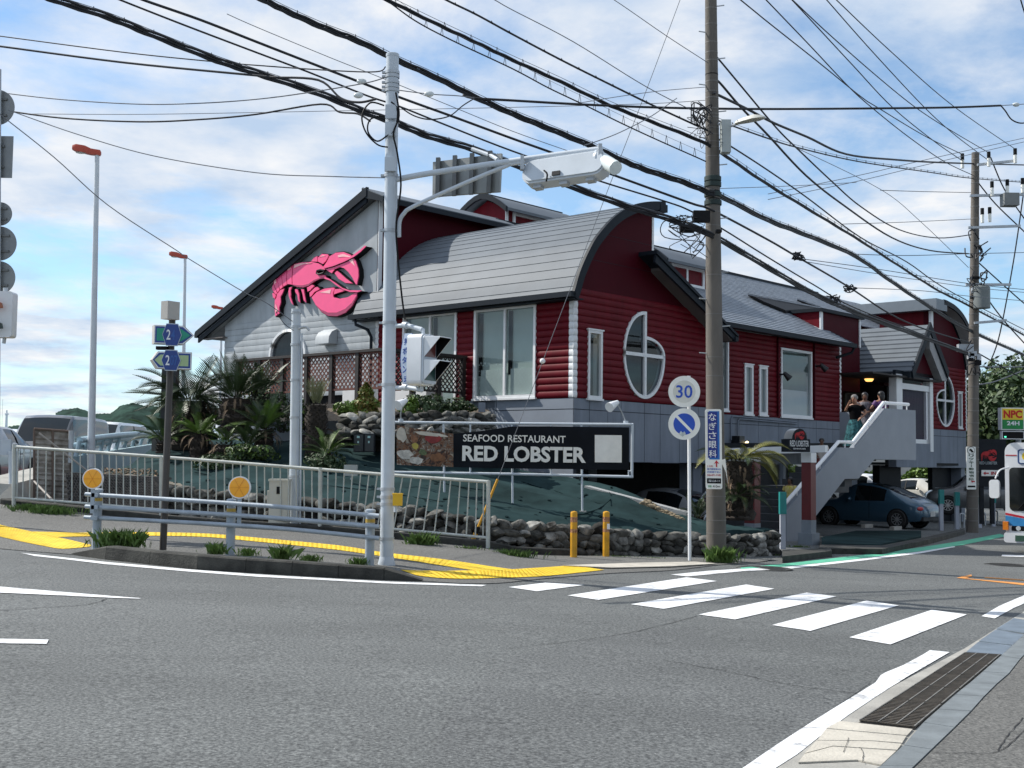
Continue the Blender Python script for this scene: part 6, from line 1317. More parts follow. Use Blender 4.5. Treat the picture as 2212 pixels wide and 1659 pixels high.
# street-light and meter box on the pole
MB().box(at(1567, 296, 21.7), (0.17, 0.2, 0.6)).build('ballast_box', mat('ballast_grey', (0.36, 0.40, 0.40), 0.5, 0, 0.06, 5), UPO)
text('5J123', at(1562, 318, 21.59), Vector((0, 0, 1)), Vector((-1, 0, 0)), 0.34, 0.06, mat('stencil_grey', (0.12, 0.14, 0.14)), UPO) 
MB().tube([at(1552, 268, 21.8), at(1580, 272, 21.6), at(1596, 266, 21.5)], 0.025, 8).build('lamp_arm', M_steel, UPO)
lh = MB(); A_ = at(1590, 268, 21.5); d = (at(1660, 252, 21.0)-A_).normalized(); n_ = Vector((-d.y, d.x, 0)); rows_ = []
for f, w, h in ((0, 0.05, 0.04), (0.06, 0.07, 0.06), (0.2, 0.10, 0.07), (0.42, 0.12, 0.08), (0.56, 0.08, 0.05), (0.62, 0.02, 0.02)): c = A_+d*f; rows_.append([c+n_*w, c+n_*w*0.6+ZZ*h, c-n_*w*0.6+ZZ*h, c-n_*w, c-ZZ*0.02])
lh.grid(rows_, wrap=True); lh.poly(rows_[0]); lh.poly(rows_[-1]); lh.build('lamp_head', mat('lamp_head_grey', (0.42, 0.43, 0.40), 0.5), UPO)
# adverts strapped to pole 1
def vboard(name, label, px0, px1, py0, py1, Y, yaw, parent=None):
    c0 = at((px0+px1)/2, (py0+py1)/2, Y); W = (px1-px0)/F*Y; H = (py1-py0)/F*Y
    rx = Vector((math.cos(yaw), math.sin(yaw), 0)); n_ = rx.cross(ZZ); tilt = (up(py0)-up(py1)).normalized() if abs(px0-1522) < 40 else ZZ
    t = thing(name, label, 'sign', c0-ZZ*H/2)
    mm = MB(); roundslab(mm, c0, rx, tilt, n_, W, H, 0.02, 0.035, 4); mm.build('board', M_swhite, t)
    return t, c0+n_*0.021, rx, tilt, n_, W, H
t, c0, rx, ty, n_, W, H = vboard('eye_clinic_sign', 'tall white and blue Japanese clinic sign strapped to the utility pole', 1524, 1559, 884, 1056, 21.66, -0.06)
def rect(x0, x1, y0, y1, d, mt, nm): return MB().prism([c0+rx*(x*W)+ty*(y*H)+n_*d for x, y in ((x0, y0), (x1, y0), (x1, y1), (x0, y1))], n_*0.003).build(nm, mt, t)
rect(-0.28, 0.36, -0.13, 0.475, 0.0, mat('sign_light_blue', (0.02, 0.16, 0.50)), 'shadow_panel'); rect(-0.36, 0.24, -0.11, 0.465, 0.004, M_sblue if False else mat('deep_blue_panel', (0.012, 0.03, 0.24), 0.45), 'blue_panel')
for i, ch in enumerate('なぎさ眼科'): text(ch, c0+rx*(-0.30*W)+ty*((0.355-0.115*i)*H)+n_*0.010, rx, ty, 0.47*W, 0.092*H, M_white, t, bold=0.008)
M_rink = mat('red_ink', (0.50, 0.02, 0.03), 0.5)
MB().prism([c0+rx*(x*W)+ty*(y*H)+n_*0.003 for x, y in ((0.12, -0.225), (0.20, -0.225), (0.20, -0.175), (0.32, -0.185), (0.16, -0.14), (0.0, -0.185), (0.12, -0.175))], n_*0.003).build('arrow', M_rink, t)
for s_, y, w, hh, mt_ in (('この先', -0.225, 0.36, 0.022, M_rink), ('逗子駅徒歩5分', -0.262, 0.84, 0.022, M_sblue), ('海岸通り沿い', -0.298, 0.84, 0.022, M_sblue), ('046-871-7182', -0.338, 0.84, 0.024, M_rink)): text(s_, c0+rx*(-0.42*W)+ty*(y*H)+n_*0.003, rx, ty, w*W, hh*H, mt_, t, bold=0.01)
rect(-0.43, 0.43, -0.43, -0.365, 0.0, M_black, 'number_panel'); text('桜山8-11', c0+rx*(-0.34*W)+ty*(-0.412*H)+n_*0.005, rx, ty, 0.68*W, 0.03*H, M_white, t)
text('幅', c0+rx*(-0.36*W)+ty*(-0.478*H)+n_*0.003, rx, ty, 0.2*W, 0.026*H, mat('green_ink', (0.05, 0.3, 0.12)), t); text('4.0m', c0+rx*(-0.08*W)+ty*(-0.48*H)+n_*0.003, rx, ty, 0.44*W, 0.03*H, M_black, t)
MB().prism([at(x, y, 21.75) for x, y in ((1556, 994), (1567, 991), (1572, 1045), (1568, 1020))], (0, 0.01, 0)).build('torn_poster', M_swhite, UPO)
# ---- utility pole 2
P2b = at(2100, 1150, 40.5); P2t = at(2107, 330, 40.5)
UP2 = thing('utility_pole', 'far concrete utility pole with transformer beside the far gable', 'utility pole', P2b)
MB().cyl(P2b+Vector((0, 0, -0.2)), P2t, 0.20, 0.125, 24).build('pole', M_upole, UP2)
def u2(y): return P2b.lerp(P2t, (1150-y)/820.0)
for y in range(345, 1130, 26): c = u2(y); r = lerp(0.20, 0.125, (1150-y)/820)*1.04; MB().lathe(c, [(r*0.97, -0.02), (r, -0.02), (r, 0.02), (r*0.97, 0.02)], 16).build('band', mat('dull_band', (0.16, 0.15, 0.14)), UP2)
def crossarm(y, x0, x1, dy=0): MB().obox(at(x0, y, 40.3), at(x1, y+dy, 40.3)-at(x0, y, 40.3), Vector((0, 0.08, 0)), Vector((0, 0, 0.08))).build('crossarm', M_steel, UP2)
crossarm(358, 2112, 2196, -9); crossarm(425, 2096, 2212, -3); crossarm(494, 2092, 2205, -4); crossarm(617, 2087, 2185, 0); crossarm(700, 2105, 2175, -6)
for x, y in ((2079, 352), (2136, 348), (2193, 341), (2143, 412), (2176, 408), (2209, 405), (2122, 470), (2138, 468)):
    c = at(x, y, 40.2); mm = MB(); mm.cyl(c+ZZ*-0.18, c+ZZ*0.10, 0.055, n=10); mm.build('insulator', M_swhite, UP2); MB().cyl(c+ZZ*0.10, c+ZZ*0.32, 0.06, n=10).build('insulator_cap', M_black, UP2)
MB().lathe(at(2121, 666, 40.1), [(0.0, 0), (0.27, 0.0), (0.27, 0.70), (0.22, 0.75), (0, 0.76)], 18).build('transformer', mat('transformer_grey', (0.15, 0.17, 0.17), 0.5, 0, 0.08, 3), UP2)
MB().box(at(2181, 432, 40.1), (0.5, 0.4, 0.42)).build('switch_box', mat('switch_grey', (0.17, 0.18, 0.18), 0.5), UP2)
rr = random.Random(9)
for i in range(9):
    y = rr.uniform(600, 660) if i < 4 else rr.uniform(760, 800); MB().box(at(2104+rr.uniform(-10, 14), y, 40.2), (rr.uniform(.1, .3), 0.15, rr.uniform(.08, .2))).build('fitting', M_black if i % 2 else M_steel, UP2)
MB().box(at(2085, 752, 40.1), (0.5, 0.2, 0.25)).build('junction_box', M_steel, UP2)
t, c0, rx, ty, n_, W, H = vboard('vet_clinic_sign', 'tall white Japanese vet clinic sign on the far utility pole', 2087, 2108, 965, 1057, 40.2, 0.05)
MB().cyl(c0+ty*0.41*H, c0+ty*0.41*H+n_*0.003, 0.13, n=20).build('round_mark_ring', M_black, t); MB().cyl(c0+ty*0.41*H+n_*0.003, c0+ty*0.41*H+n_*0.006, 0.115, n=20).build('round_mark_field', M_swhite, t)
MB().prism([c0+rx*x+ty*(0.41*H+y)+n_*0.007 for x, y in ((-0.05, 0.04), (0.0, 0.06), (0.04, 0.01), (0.09, -0.05), (0.02, -0.07), (-0.03, -0.01), (-0.07, 0.0))], n_*0.003).build('animal_mark', M_black, t)
M_gink = mat('dark_green_ink', (0.015, 0.06, 0.03), 0.5)
for i, ch in enumerate('リッキー動物病院'): text(ch if ch != 'ー' else '|', c0+rx*(-0.26*W if ch != 'ー' else -0.03*W)+ty*((0.255-0.078*i)*H)+n_*0.003, rx, ty, (0.52 if ch != 'ー' else 0.07)*W, 0.064*H, M_gink, t, bold=0.02)
MB().prism([c0+rx*x*W+ty*y*H+n_*0.003 for x, y in ((0.35, -0.30), (0.1, -0.30), (0.1, -0.28), (-0.05, -0.315), (0.1, -0.35), (0.1, -0.33), (0.35, -0.33))], n_*0.003).build('arrow', M_rink, t)
MB().prism([c0+rx*x*W+ty*y*H+n_*0.003 for x, y in ((-0.4, -0.45), (0.4, -0.45), (0.4, -0.41), (-0.4, -0.41))], n_*0.003).build('number_panel', M_black, t)
# ---- banner and frame
BNF = thing('banner_stand', 'pale tubular steel frame standing on the embankment', 'frame', at(1106, 1091, 24.2))
yb = lambda x: 24.3-(x-850)/518*0.5
tube_ = lambda pts, r=0.028: MB().tube([at(x, y, yb(x)) for x, y in pts], r, 10)
tube_([(846, 912), (1100, 915), (1368, 917)]).build('top_rail', M_ltgrey, BNF); tube_([(846, 1020), (1100, 1024), (1368, 1030)]).build('bottom_rail', M_ltgrey, BNF); tube_([(1366, 917), (1365, 1030)]).build('end_post', M_ltgrey, BNF)
tube_([(1358, 1017), (1358, 1030)], 0.015).build('brace', M_ltgrey, BNF); tube_([(1356, 1018), (1368, 1017)], 0.015).build('brace', M_ltgrey, BNF)
for x, y in ((959, 1068), (1106.5, 1093), (1257, 1106)):
    tube_([(x-1, 915), (x+1, y)], 0.022).build('post', M_ltgrey, BNF); MB().box(at(x+2, y+3, yb(x)), (0.13, 0.13, 0.10)).build('footing', mat('footing_block', (0.42, 0.40, 0.36)) if x != 1106.5 else M_dark, BNF)
for x in (1016, 1190): tube_([(x, 914), (x, 1026)], 0.018).build('upright', M_ltgrey, BNF)
BN = thing('banner', 'black restaurant banner with white lettering and a seafood picture', 'banner', at(1106, 1010, 24.0))
def bpt(x, v):
    """x pixel, v 0 top..1 bottom; slack near the left"""
    yt = pl([(857, 918), (900, 926), (979, 937), (1040, 931), (1107, 921), (1190, 921), (1359, 923)], x)[0]; ybm = pl([(857, 1004), (979, 1009), (1107, 1012), (1359, 1015)], x)[0]
    p = at(x, lerp(yt, ybm, v), yb(x)-0.06); w = 0.02*math.sin(x*0.05+v*3)*v+0.03*math.sin(x*0.021); return p+Vector((0, w, 0))
def cloth(x0, x1, v0=0, v1=1, nx=40, nv=8, lift=0.0): return MB().grid([[bpt(lerp(x0, x1, i/nx), lerp(v0, v1, j/nv))+Vector((0, -lift, 0)) for i in range(nx+1)] for j in range(nv+1)])
M_ban = mat('banner_black', (0.006, 0.008, 0.012), 0.7, 0, 0.25, 2, 0.15, 8, spec=0.15)
cloth(979, 1359).build('cloth', M_ban, BN, recalc=False)
M_bl = mat('banner_print_white', (0.80, 0.78, 0.72), 0.6, 0, 0.05, 6)
def btext(s_, x0, x1, ya, yb_, bold=0.0):
    o = at(x0, yb_, yb(x0)-0.12); e = at(x1, yb_+(x1-x0)*0.016, yb(x1)-0.12); r_ = (e-o); ob = text(s_, o, r_, ZZ, r_.length, (yb_-ya)/F*24, M_bl, BN, bold=bold)
    for v in ob.data.vertices:         # lay the print on the cloth
        f = (v.co-o).dot(r_.normalized())/r_.length; x = lerp(x0, x1, f); w0 = bpt(x, 0.4).y; v.co.y = w0-0.03
btext('SEAFOOD RESTAURANT', 1000, 1222, 938, 953.5, 0.012); btext('RED LOBSTER', 998, 1266, 962, 996, 0.035)
MB().grid([[bpt(lerp(1285, 1343, i/4), lerp(0.19, 0.83, j/4))+Vector((0, -0.012, 0)) for i in range(5)] for j in range(5)]).build('blank_panel', M_bl, BN, recalc=False)
# printed seafood picture: a pale board with oysters, prawns, lemon and greens
fm = bpy.data.materials.new('seafood_print'); fm.use_nodes = True; N, L = fm.node_tree.nodes, fm.node_tree.links; pbs = N['Principled BSDF']; pbs.inputs['Roughness'].default_value = 0.6
g_ = N.new('ShaderNodeNewGeometry'); nt = N.new('ShaderNodeTexNoise'); nt.inputs['Scale'].default_value = 9.0; nt.inputs['Detail'].default_value = 5; nt.inputs['Distortion'].default_value = 1.6; L.new(g_.outputs[0], nt.inputs['Vector'])
rp = N.new('ShaderNodeValToRGB'); e = rp.color_ramp.elements; e[0].position = 0.36; e[0].color = (0.02, 0.015, 0.012, 1); e[1].position = 0.66; e[1].color = (0.34, 0.29, 0.23, 1)
for ps, cl in ((0.43, (0.07, 0.025, 0.014, 1)), (0.50, (0.20, 0.09, 0.04, 1)), (0.57, (0.10, 0.085, 0.07, 1))): q = e.new(ps); q.color = cl
L.new(nt.outputs['Fac'], rp.inputs[0]); L.new(rp.outputs[0], pbs.inputs['Base Color'])
cloth(857, 979).build('seafood_picture', fm, BN, recalc=False)
def blob(cx, cv, rx_, rv, mt, nm, seed, n=14, lift=0.012):
    rr = random.Random(seed); pts = [bpt(cx+math.cos(a)*rx_*rr.uniform(0.75, 1.15), cv+math.sin(a)*rv*rr.uniform(0.75, 1.15))+Vector((0, -lift, 0)) for a in [2*math.pi*i/n for i in range(n)]]
    MB().poly(pts).build(nm, mt, BN, recalc=False)
blob(868, 0.22, 12, 0.20, mat('print_cream', (0.55, 0.50, 0.42), 0.6, 0, 0.15, 8), 'printed_napkin', 1); blob(930, 0.10, 40, 0.06, mat('print_cream', (0.55, 0.5, 0.42)), 'printed_plate', 12)
blob(875, 0.72, 17, 0.14, mat('print_shell', (0.50, 0.47, 0.42), 0.6, 0, 0.35, 12), 'printed_oyster', 2); blob(900, 0.86, 15, 0.11, mat('print_shell', (0.50, 0.47, 0.42)), 'printed_oyster', 3); blob(897, 0.48, 8, 0.09, mat('print_lemon', (0.45, 0.36, 0.07)), 'printed_lemon', 4); blob(913, 0.62, 9, 0.09, mat('print_greens', (0.09, 0.12, 0.05), 0.6, 0, 0.5, 30), 'printed_greens', 5)
blob(935, 0.20, 18, 0.15, mat('print_red', (0.22, 0.02, 0.02), 0.6, 0, 0.4, 10), 'printed_lobster', 6); blob(895, 0.28, 9, 0.12, mat('print_shrimp', (0.22, 0.10, 0.05), 0.6, 0, 0.4, 14), 'printed_shrimp', 7); blob(945, 0.75, 20, 0.12, mat('print_prawn', (0.20, 0.085, 0.035), 0.6, 0, 0.4, 12), 'printed_prawn', 8)
# clamp spots over the banner
for x, y, hx, hy, lab in ((1352, 912, 1325, 872, 'white clip lamp on a bent stem over the banner right end'), (866, 908, 868, 868, 'white clip lamp over the banner left end by the signal pole')):
    t = thing('banner_lamp', lab, 'lamp', at(x, y, 23.9), 'clip lamps over the banner')
    MB().tube(catmull([at(x, y, 23.9), at(lerp(x, hx, 0.3), lerp(y, hy, 0.5), 23.8), at(hx+8, hy, 23.7)], 4), 0.012, 6).build('stem', M_steel, t); MB().cyl(at(x, y+4, 23.9), at(x, y-3, 23.9), 0.05, n=10).build('clamp', M_ltgrey, t)
    MB().cyl(at(hx+9, hy-3, 23.7), at(hx-9, hy+8, 23.5), 0.045, 0.10, 14).build('shade', M_white, t)
# ---- utility boxes under the terrace
for x, lab in ((776, 'left black utility meter box under the terrace'), (799, 'right black utility meter box under the terrace')):
    t = thing('meter_box', lab, 'utility box', at(x, 978, 26.4), 'black meter boxes'); c = at(x, 957, 26.4)
    MB().box(c, (0.22, 0.2, 0.40)).build('case', M_dark, t); MB().box(c+Vector((0, -0.105, 0.0)), (0.19, 0.012, 0.36)).build('door', mat('meter_door', (0.02, 0.026, 0.03), 0.4), t)
    for dz in (0.13, 0.02): MB().box(c+Vector((-0.01, -0.113, dz)), (0.06 if dz > 0.1 else 0.035, 0.005, 0.045)).build('label', mat('pale_label', (0.35, 0.55, 0.52)), t)
t = thing('junction_box', 'grey wall junction box on posts at the terrace end', 'utility box', at(1042, 905, 28.0)); MB().box(at(1041, 880, 28.0), (0.16, 0.18, 0.22)).build('case', M_base, t); MB().cyl(at(1038, 892, 28), at(1038, 908, 28), 0.02).build('conduit', M_base, t); MB().cyl(at(1046, 892, 28), at(1046, 908, 28), 0.02).build('conduit', M_base, t)
t = thing('flood_light', 'grey flood light lying on the embankment behind the fence', 'lamp', at(758, 1030, 24.5)); MB().box(at(758, 1016, 24.5), (0.26, 0.18, 0.22)).build('housing', mat('lamp_head_grey', (0.42, 0.43, 0.40)), t); MB().cyl(at(758, 1026, 24.5), at(758, 1036, 24.5), 0.02).build('stand', M_steel, t)
t = thing('guy_wire_guard', 'yellow guard tube on the slanting guy wire by the fence end', 'guy guard', at(1016, 1180, 20.9)); MB().cyl(at(1016, 1180, 20.9), at(1075, 1035, 20.9), 0.022, n=10).build('tube', mat('bollard_yellow', (0.6, 0.3, 0.012)), t); MB().cyl(at(1016, 1180, 20.9), at(1028, 1152, 20.9), 0.04, n=10).build('sleeve', mat('bollard_yellow', (0.6, 0.3, 0.012)), t); MB().cyl(at(1028, 1152, 20.9), at(1033, 1138, 20.9), 0.042, n=10).build('joint', M_black, t)
# ---- trellis pillars and the restaurant name sign
M_rp = mat('pillar_red', (0.115, 0.012, 0.014), 0.5, 0, 0.12, 3); M_rps = mat('pillar_plinth', (0.20, 0.23, 0.26), 0.7, 0, 0.1, 3, 0.1, 50)
def pillar(px0, px1, ycap, yred, ybase, yplinth, Y, lab, foot):
    w = (px1-px0)/F*Y*0.74; t = thing('red_pillar', lab, 'pillar', at((px0+px1)/2, yplinth, Y), 'red trellis pillars')
    def bx(y0, y1, k, mt, nm): a = at((px0+px1)/2, y0, Y); b = at((px0+px1)/2, y1, Y); MB().box((a+b)/2, (w*k, w*k, a.z-b.z), U, V).build(nm, mt, t)
    bx(ycap, yred, 1.0, M_frame, 'cap'); bx(yred, ybase, 0.94, M_rp, 'shaft'); bx(ybase, yplinth-(24 if foot else 0), 0.97, M_rps, 'plinth')
    if foot: bx(yplinth-25, yplinth+2, 1.42, M_rps, 'foot')
    return t
pillar(1608, 1643, 984, 997, 1130, 1145, 29.6, 'first red trellis pillar half hidden behind the yellowing cycad', False)
pillar(1731, 1763, 978, 999, 1123, 1176, 28.9, 'second red trellis pillar under the restaurant name sign', True)
m = MB(); m.obox(at(1560, 983, 30.6), at(1782, 977, 28.9)-at(1560, 983, 30.6), Vector((0.1, 0.12, 0)), Vector((0, 0, 0.17))); tag(m.build('trellis_beam', M_frame), 'white trellis beam running from pillar to pillar', 'beam')
NS = thing('name_sign', 'arched black box sign with RED LOBSTER lettering on the second pillar', 'sign', at(1722, 977, 28.6))
nx = Vector((0.86, -0.50, 0)).normalized(); nx = Vector((0.93, 0.36, 0)).normalized(); ny = nx.cross(ZZ)
no = at(1703.5, 976, 28.3); W = 0.60; Hh = 0.30; dep = -ny*0.30
prof = [(0, 0), (W, 0), (W, Hh)]+[(W*0.5+0.27*W*math.cos(a)*1.25, Hh+0.24*math.sin(a)) for a in frange(0.05, math.pi-0.05, 16)]+[(0, Hh)]
MB().prism([no+nx*x+ZZ*y for x, y in prof], dep).build('box', M_dark, NS)
arc = [(W*0.5+0.27*W*math.cos(a)*1.25, Hh+0.24*math.sin(a)) for a in frange(0.0, math.pi, 16)]
mm = MB(); mm.grid([[no+nx*(W*0.5+(x-W*0.5)*1.05)+ZZ*(Hh+(y-Hh)*1.05)+ny*0.012 for x, y in arc], [no+nx*(W*0.5+(x-W*0.5)*1.05)+ZZ*(Hh+(y-Hh)*1.05)+dep*1.08 for x, y in arc]]); mm.build('arch_hood', mat('hood_metal', (0.55, 0.55, 0.53), 0.35, 0.5), NS, recalc=False)
text('RED LOBSTER', no+nx*0.04+ZZ*0.13+ny*0.004, nx, ZZ, W-0.08, 0.14, M_white, NS, bold=0.0); text('FRESH FISH·LIVE LOBSTER', no+nx*0.13+ZZ*0.06+ny*0.004, nx, ZZ, W-0.26, 0.032, M_white, NS)
def minilob(o, rx, nrm, w, parent):
    for i_, (nm_, pts) in enumerate(pieces.items()): MB().prism([o+rx*((x-320)/1510*w)+ZZ*((1350-y)/1510*w)+nrm*0.002 for x, y in pts], nrm*(0.002+i_*0.0001)).build('lobster_mark', mat('mark_red', (0.42, 0.015, 0.02)), parent)
minilob(no+nx*0.17+ZZ*0.295, nx, ny, 0.27, NS)
# ---- teal topped posts
M_tpost = mat('pale_lilac_post', (0.42, 0.45, 0.52), 0.5, 0, 0.06, 4); M_teal2 = mat('teal_cover', (0.02, 0.24, 0.235), 0.45, 0, 0.08, 4)
for x, yt, ym, ybm, w, lab in ((1690.5, 1063, 1110, 1186, 14, 'teal topped marker post before the stairs'), (2033, 1058, 1088, 1146, 10, 'teal topped post right behind the blue hatchback'), (2067, 1063, 1092, 1143, 10, 'teal topped post between hatchback and far utility pole'), (2115.5, 1061, 1089, 1140, 10, 'teal topped post just right of the far utility pole'), (2145.5, 1058, 1086, 1137, 9, 'teal topped post nearest the bus')):
    b = gp(x, ybm); Y = b.y; t = thing('teal_post', lab, 'post', b, 'teal topped posts'); k = Y/F
    MB().box(at(x, (ym+ybm)/2, Y), (w*0.78*k, w*0.78*k, (ybm-ym)*k)).build('post', M_tpost, t); MB().box(at(x, (yt+ym)/2, Y), (w*k, w*k, (ym-yt)*k)).build('cover', M_teal2, t)
for x, yt, ybm, w, lab in ((2078, 1110, 1140, 9, 'small steel hoop barrier left of the far utility pole'), (2124, 1108, 1135, 9, 'steel hoop barrier left of the nearest teal post to the bus'), (2150, 1104, 1133, 9, 'steel hoop barrier right by the bus')):
    Y = gp(x, ybm).y; MBt = MB().tube(catmull([at(x-w/2, ybm, Y), at(x-w/2, yt+4, Y), at(x-w/2+2, yt, Y), at(x+w/2-2, yt, Y), at(x+w/2, yt+4, Y), at(x+w/2, ybm, Y)], 4), 0.03, 8); tag(MBt.build('hoop_barrier', M_steel), lab, 'barrier', 'steel hoop barriers')
# ---- far signs at the right
t = thing('car_park_sign', 'black restaurant sign with red lobster mark and a white IN arrow panel', 'sign', at(2138, 1130, 42))
MB().box(at(2138, 1000, 42), (1.08, 0.18, 1.65)).build('board', M_dark, t); MB().box(at(2120, 1085, 42), (0.13, 0.13, 1.5)).build('leg', M_dark, t); MB().box(at(2143, 1085, 42), (0.13, 0.13, 1.5)).build('leg', M_dark, t)
minilob(at(2119, 996, 41.88), XH, Vector((0, -1, 0)), 34*42/F, t)
text('RED LOBSTER', at(2116, 1003, 41.88), XH, ZZ, 38*42/F, 0.10, mat('dull_print', (0.35, 0.4, 0.42)), t, bold=0.01)
MB().box(at(2138, 1022, 41.86), (0.58, 0.03, 0.21)).build('in_panel', M_swhite, t); text('IN', at(2141, 1026, 41.83), XH, ZZ, 0.18, 0.12, M_rink, t, bold=0.03)
MB().prism([at(x, y, 41.83) for x, y in ((2124, 1022), (2129, 1018.5), (2129, 1021), (2136, 1021), (2136, 1023.5), (2129, 1023.5), (2129, 1026))], (0, 0.01, 0)).build('arrow', M_rink, t)
t = thing('parking_sign', 'yellow and green NPC 24H parking sign box above the bus', 'sign', at(2188, 950, 46))
nc_ = at(2184, 905, 46); kk = 46/F; MB().box(nc_, (50*kk, 0.3, 48*kk)).build('case', M_white, t)
MB().box(nc_+Vector((0, -0.155, 10*kk)), (45*kk, 0.02, 24*kk)).build('yellow_face', mat('face_yellow', (0.85, 0.62, 0.03), 0.4), t); MB().box(nc_+Vector((0, -0.155, -12*kk)), (45*kk, 0.02, 20*kk)).build('green_face', mat('face_green', (0.01, 0.25, 0.06), 0.4), t)
text('NPC', nc_+Vector((-20*kk, -0.17, 1.5*kk)), XH, ZZ, 40*kk, 17*kk, mat('face_red', (0.6, 0.01, 0.01)), t, bold=0.04); text('24H', nc_+Vector((-13*kk, -0.17, -14*kk)), XH, ZZ, 27*kk, 9*kk, M_white, t, bold=0.03)
sc_ = at(2186, 940, 46); MB().box(sc_, (48*kk, 0.2, 18*kk)).build('display_case', M_white, t); MB().box(sc_+Vector((0, -0.105, 0)), (44*kk, 0.02, 14*kk)).build('display', M_black, t); MB().box(sc_+Vector((-17*kk, -0.117, -4*kk)), (4*kk, 0.01, 3*kk)).build('display_light', mat('display_green', (0.1, 0.9, 0.5), emit=((0.1, 0.9, 0.5), 1.5), var=0), t)
MB().cyl(at(2200, 1150, 46.2), at(2200, 900, 46.2), 0.1).build('post', M_steel, t)
# ---- sign backs and pedestrian signal at the left picture edge
LS = thing('edge_sign_post', 'grey post with round and square sign backs at the left picture edge', 'road sign', at(-6, 1150, 20.5))
Yl = 20.5; MB().cyl(at(-6, 1175, Yl), at(-2, 150, Yl), 0.038, n=14).build('post', M_steel, LS)
M_sb = mat('sign_back_grey', (0.21, 0.22, 0.225), 0.4, 0.4, 0.08, 4)
def dsk(x, y, r): 
    c = at(x, y, Yl+0.08); MB().cyl(c, c+Vector((0, 0.015, 0)), r*Yl/F, n=36).build('disc_back', M_sb, LS)
    for dy in (-0.45, 0.45): MB().box(c+Vector((0, -0.015, dy*r*Yl/F)), (r*1.2*Yl/F, 0.03, 0.035)).build('stiffener', mat('sign_back_rib', (0.15, 0.155, 0.155)), LS)
dsk(-8, 232, 40); dsk(0, 462, 26); dsk(-2, 526, 38); dsk(-4, 600, 37)
c = at(-2, 339, Yl+0.08); MB().box(c, (60*Yl/F, 0.015, 93*Yl/F)).build('square_back', M_sb, LS)
for dy in (-0.25, 0.25): MB().box(c+Vector((0, -0.02, dy*93*Yl/F)), (0.2, 0.03, 0.035)).build('stiffener', mat('sign_back_rib', (0.15, 0.155, 0.155)), LS)
t = thing('edge_pedestrian_signal', 'white pedestrian signal cut by the left picture edge', 'traffic light', at(10, 735, 20.2))
c = at(8, 680, 20.2); kk = 20.2/F; mm = MB(); roundslab(mm, c+Vector((0, -0.1, 0)), XH, ZZ, Vector((0, 1, 0)), 46*kk, 100*kk, 0.22, 0.05, 4); mm.build('housing', mat('signal_housing_white', (0.7, 0.72, 0.74)), t)
for dy, cl in ((-20, (0.30, 0.10, 0.05)), (24, (0.03, 0.05, 0.045))):
    mm = MB(); b0 = at(-4, 680+dy, 20.05); mm.prism([b0+Vector((-0.1, -0.12, 0.14)), b0+Vector((0.1, -0.12, 0.03)), b0+Vector((0.12, -0.12, -0.05)), b0+Vector((-0.1, -0.12, -0.08))], (0, 0.05, 0)); mm.build('visor', mat('visor_%d' % dy, cl, 0.5), t)
MB().cyl(at(10, 730, 20.2), at(8, 742, 20.2), 0.03).build('bracket', M_steel, t); MB().cyl(at(12, 622, 20.2), at(12, 634, 20.2), 0.04).build('bracket', M_steel, t)
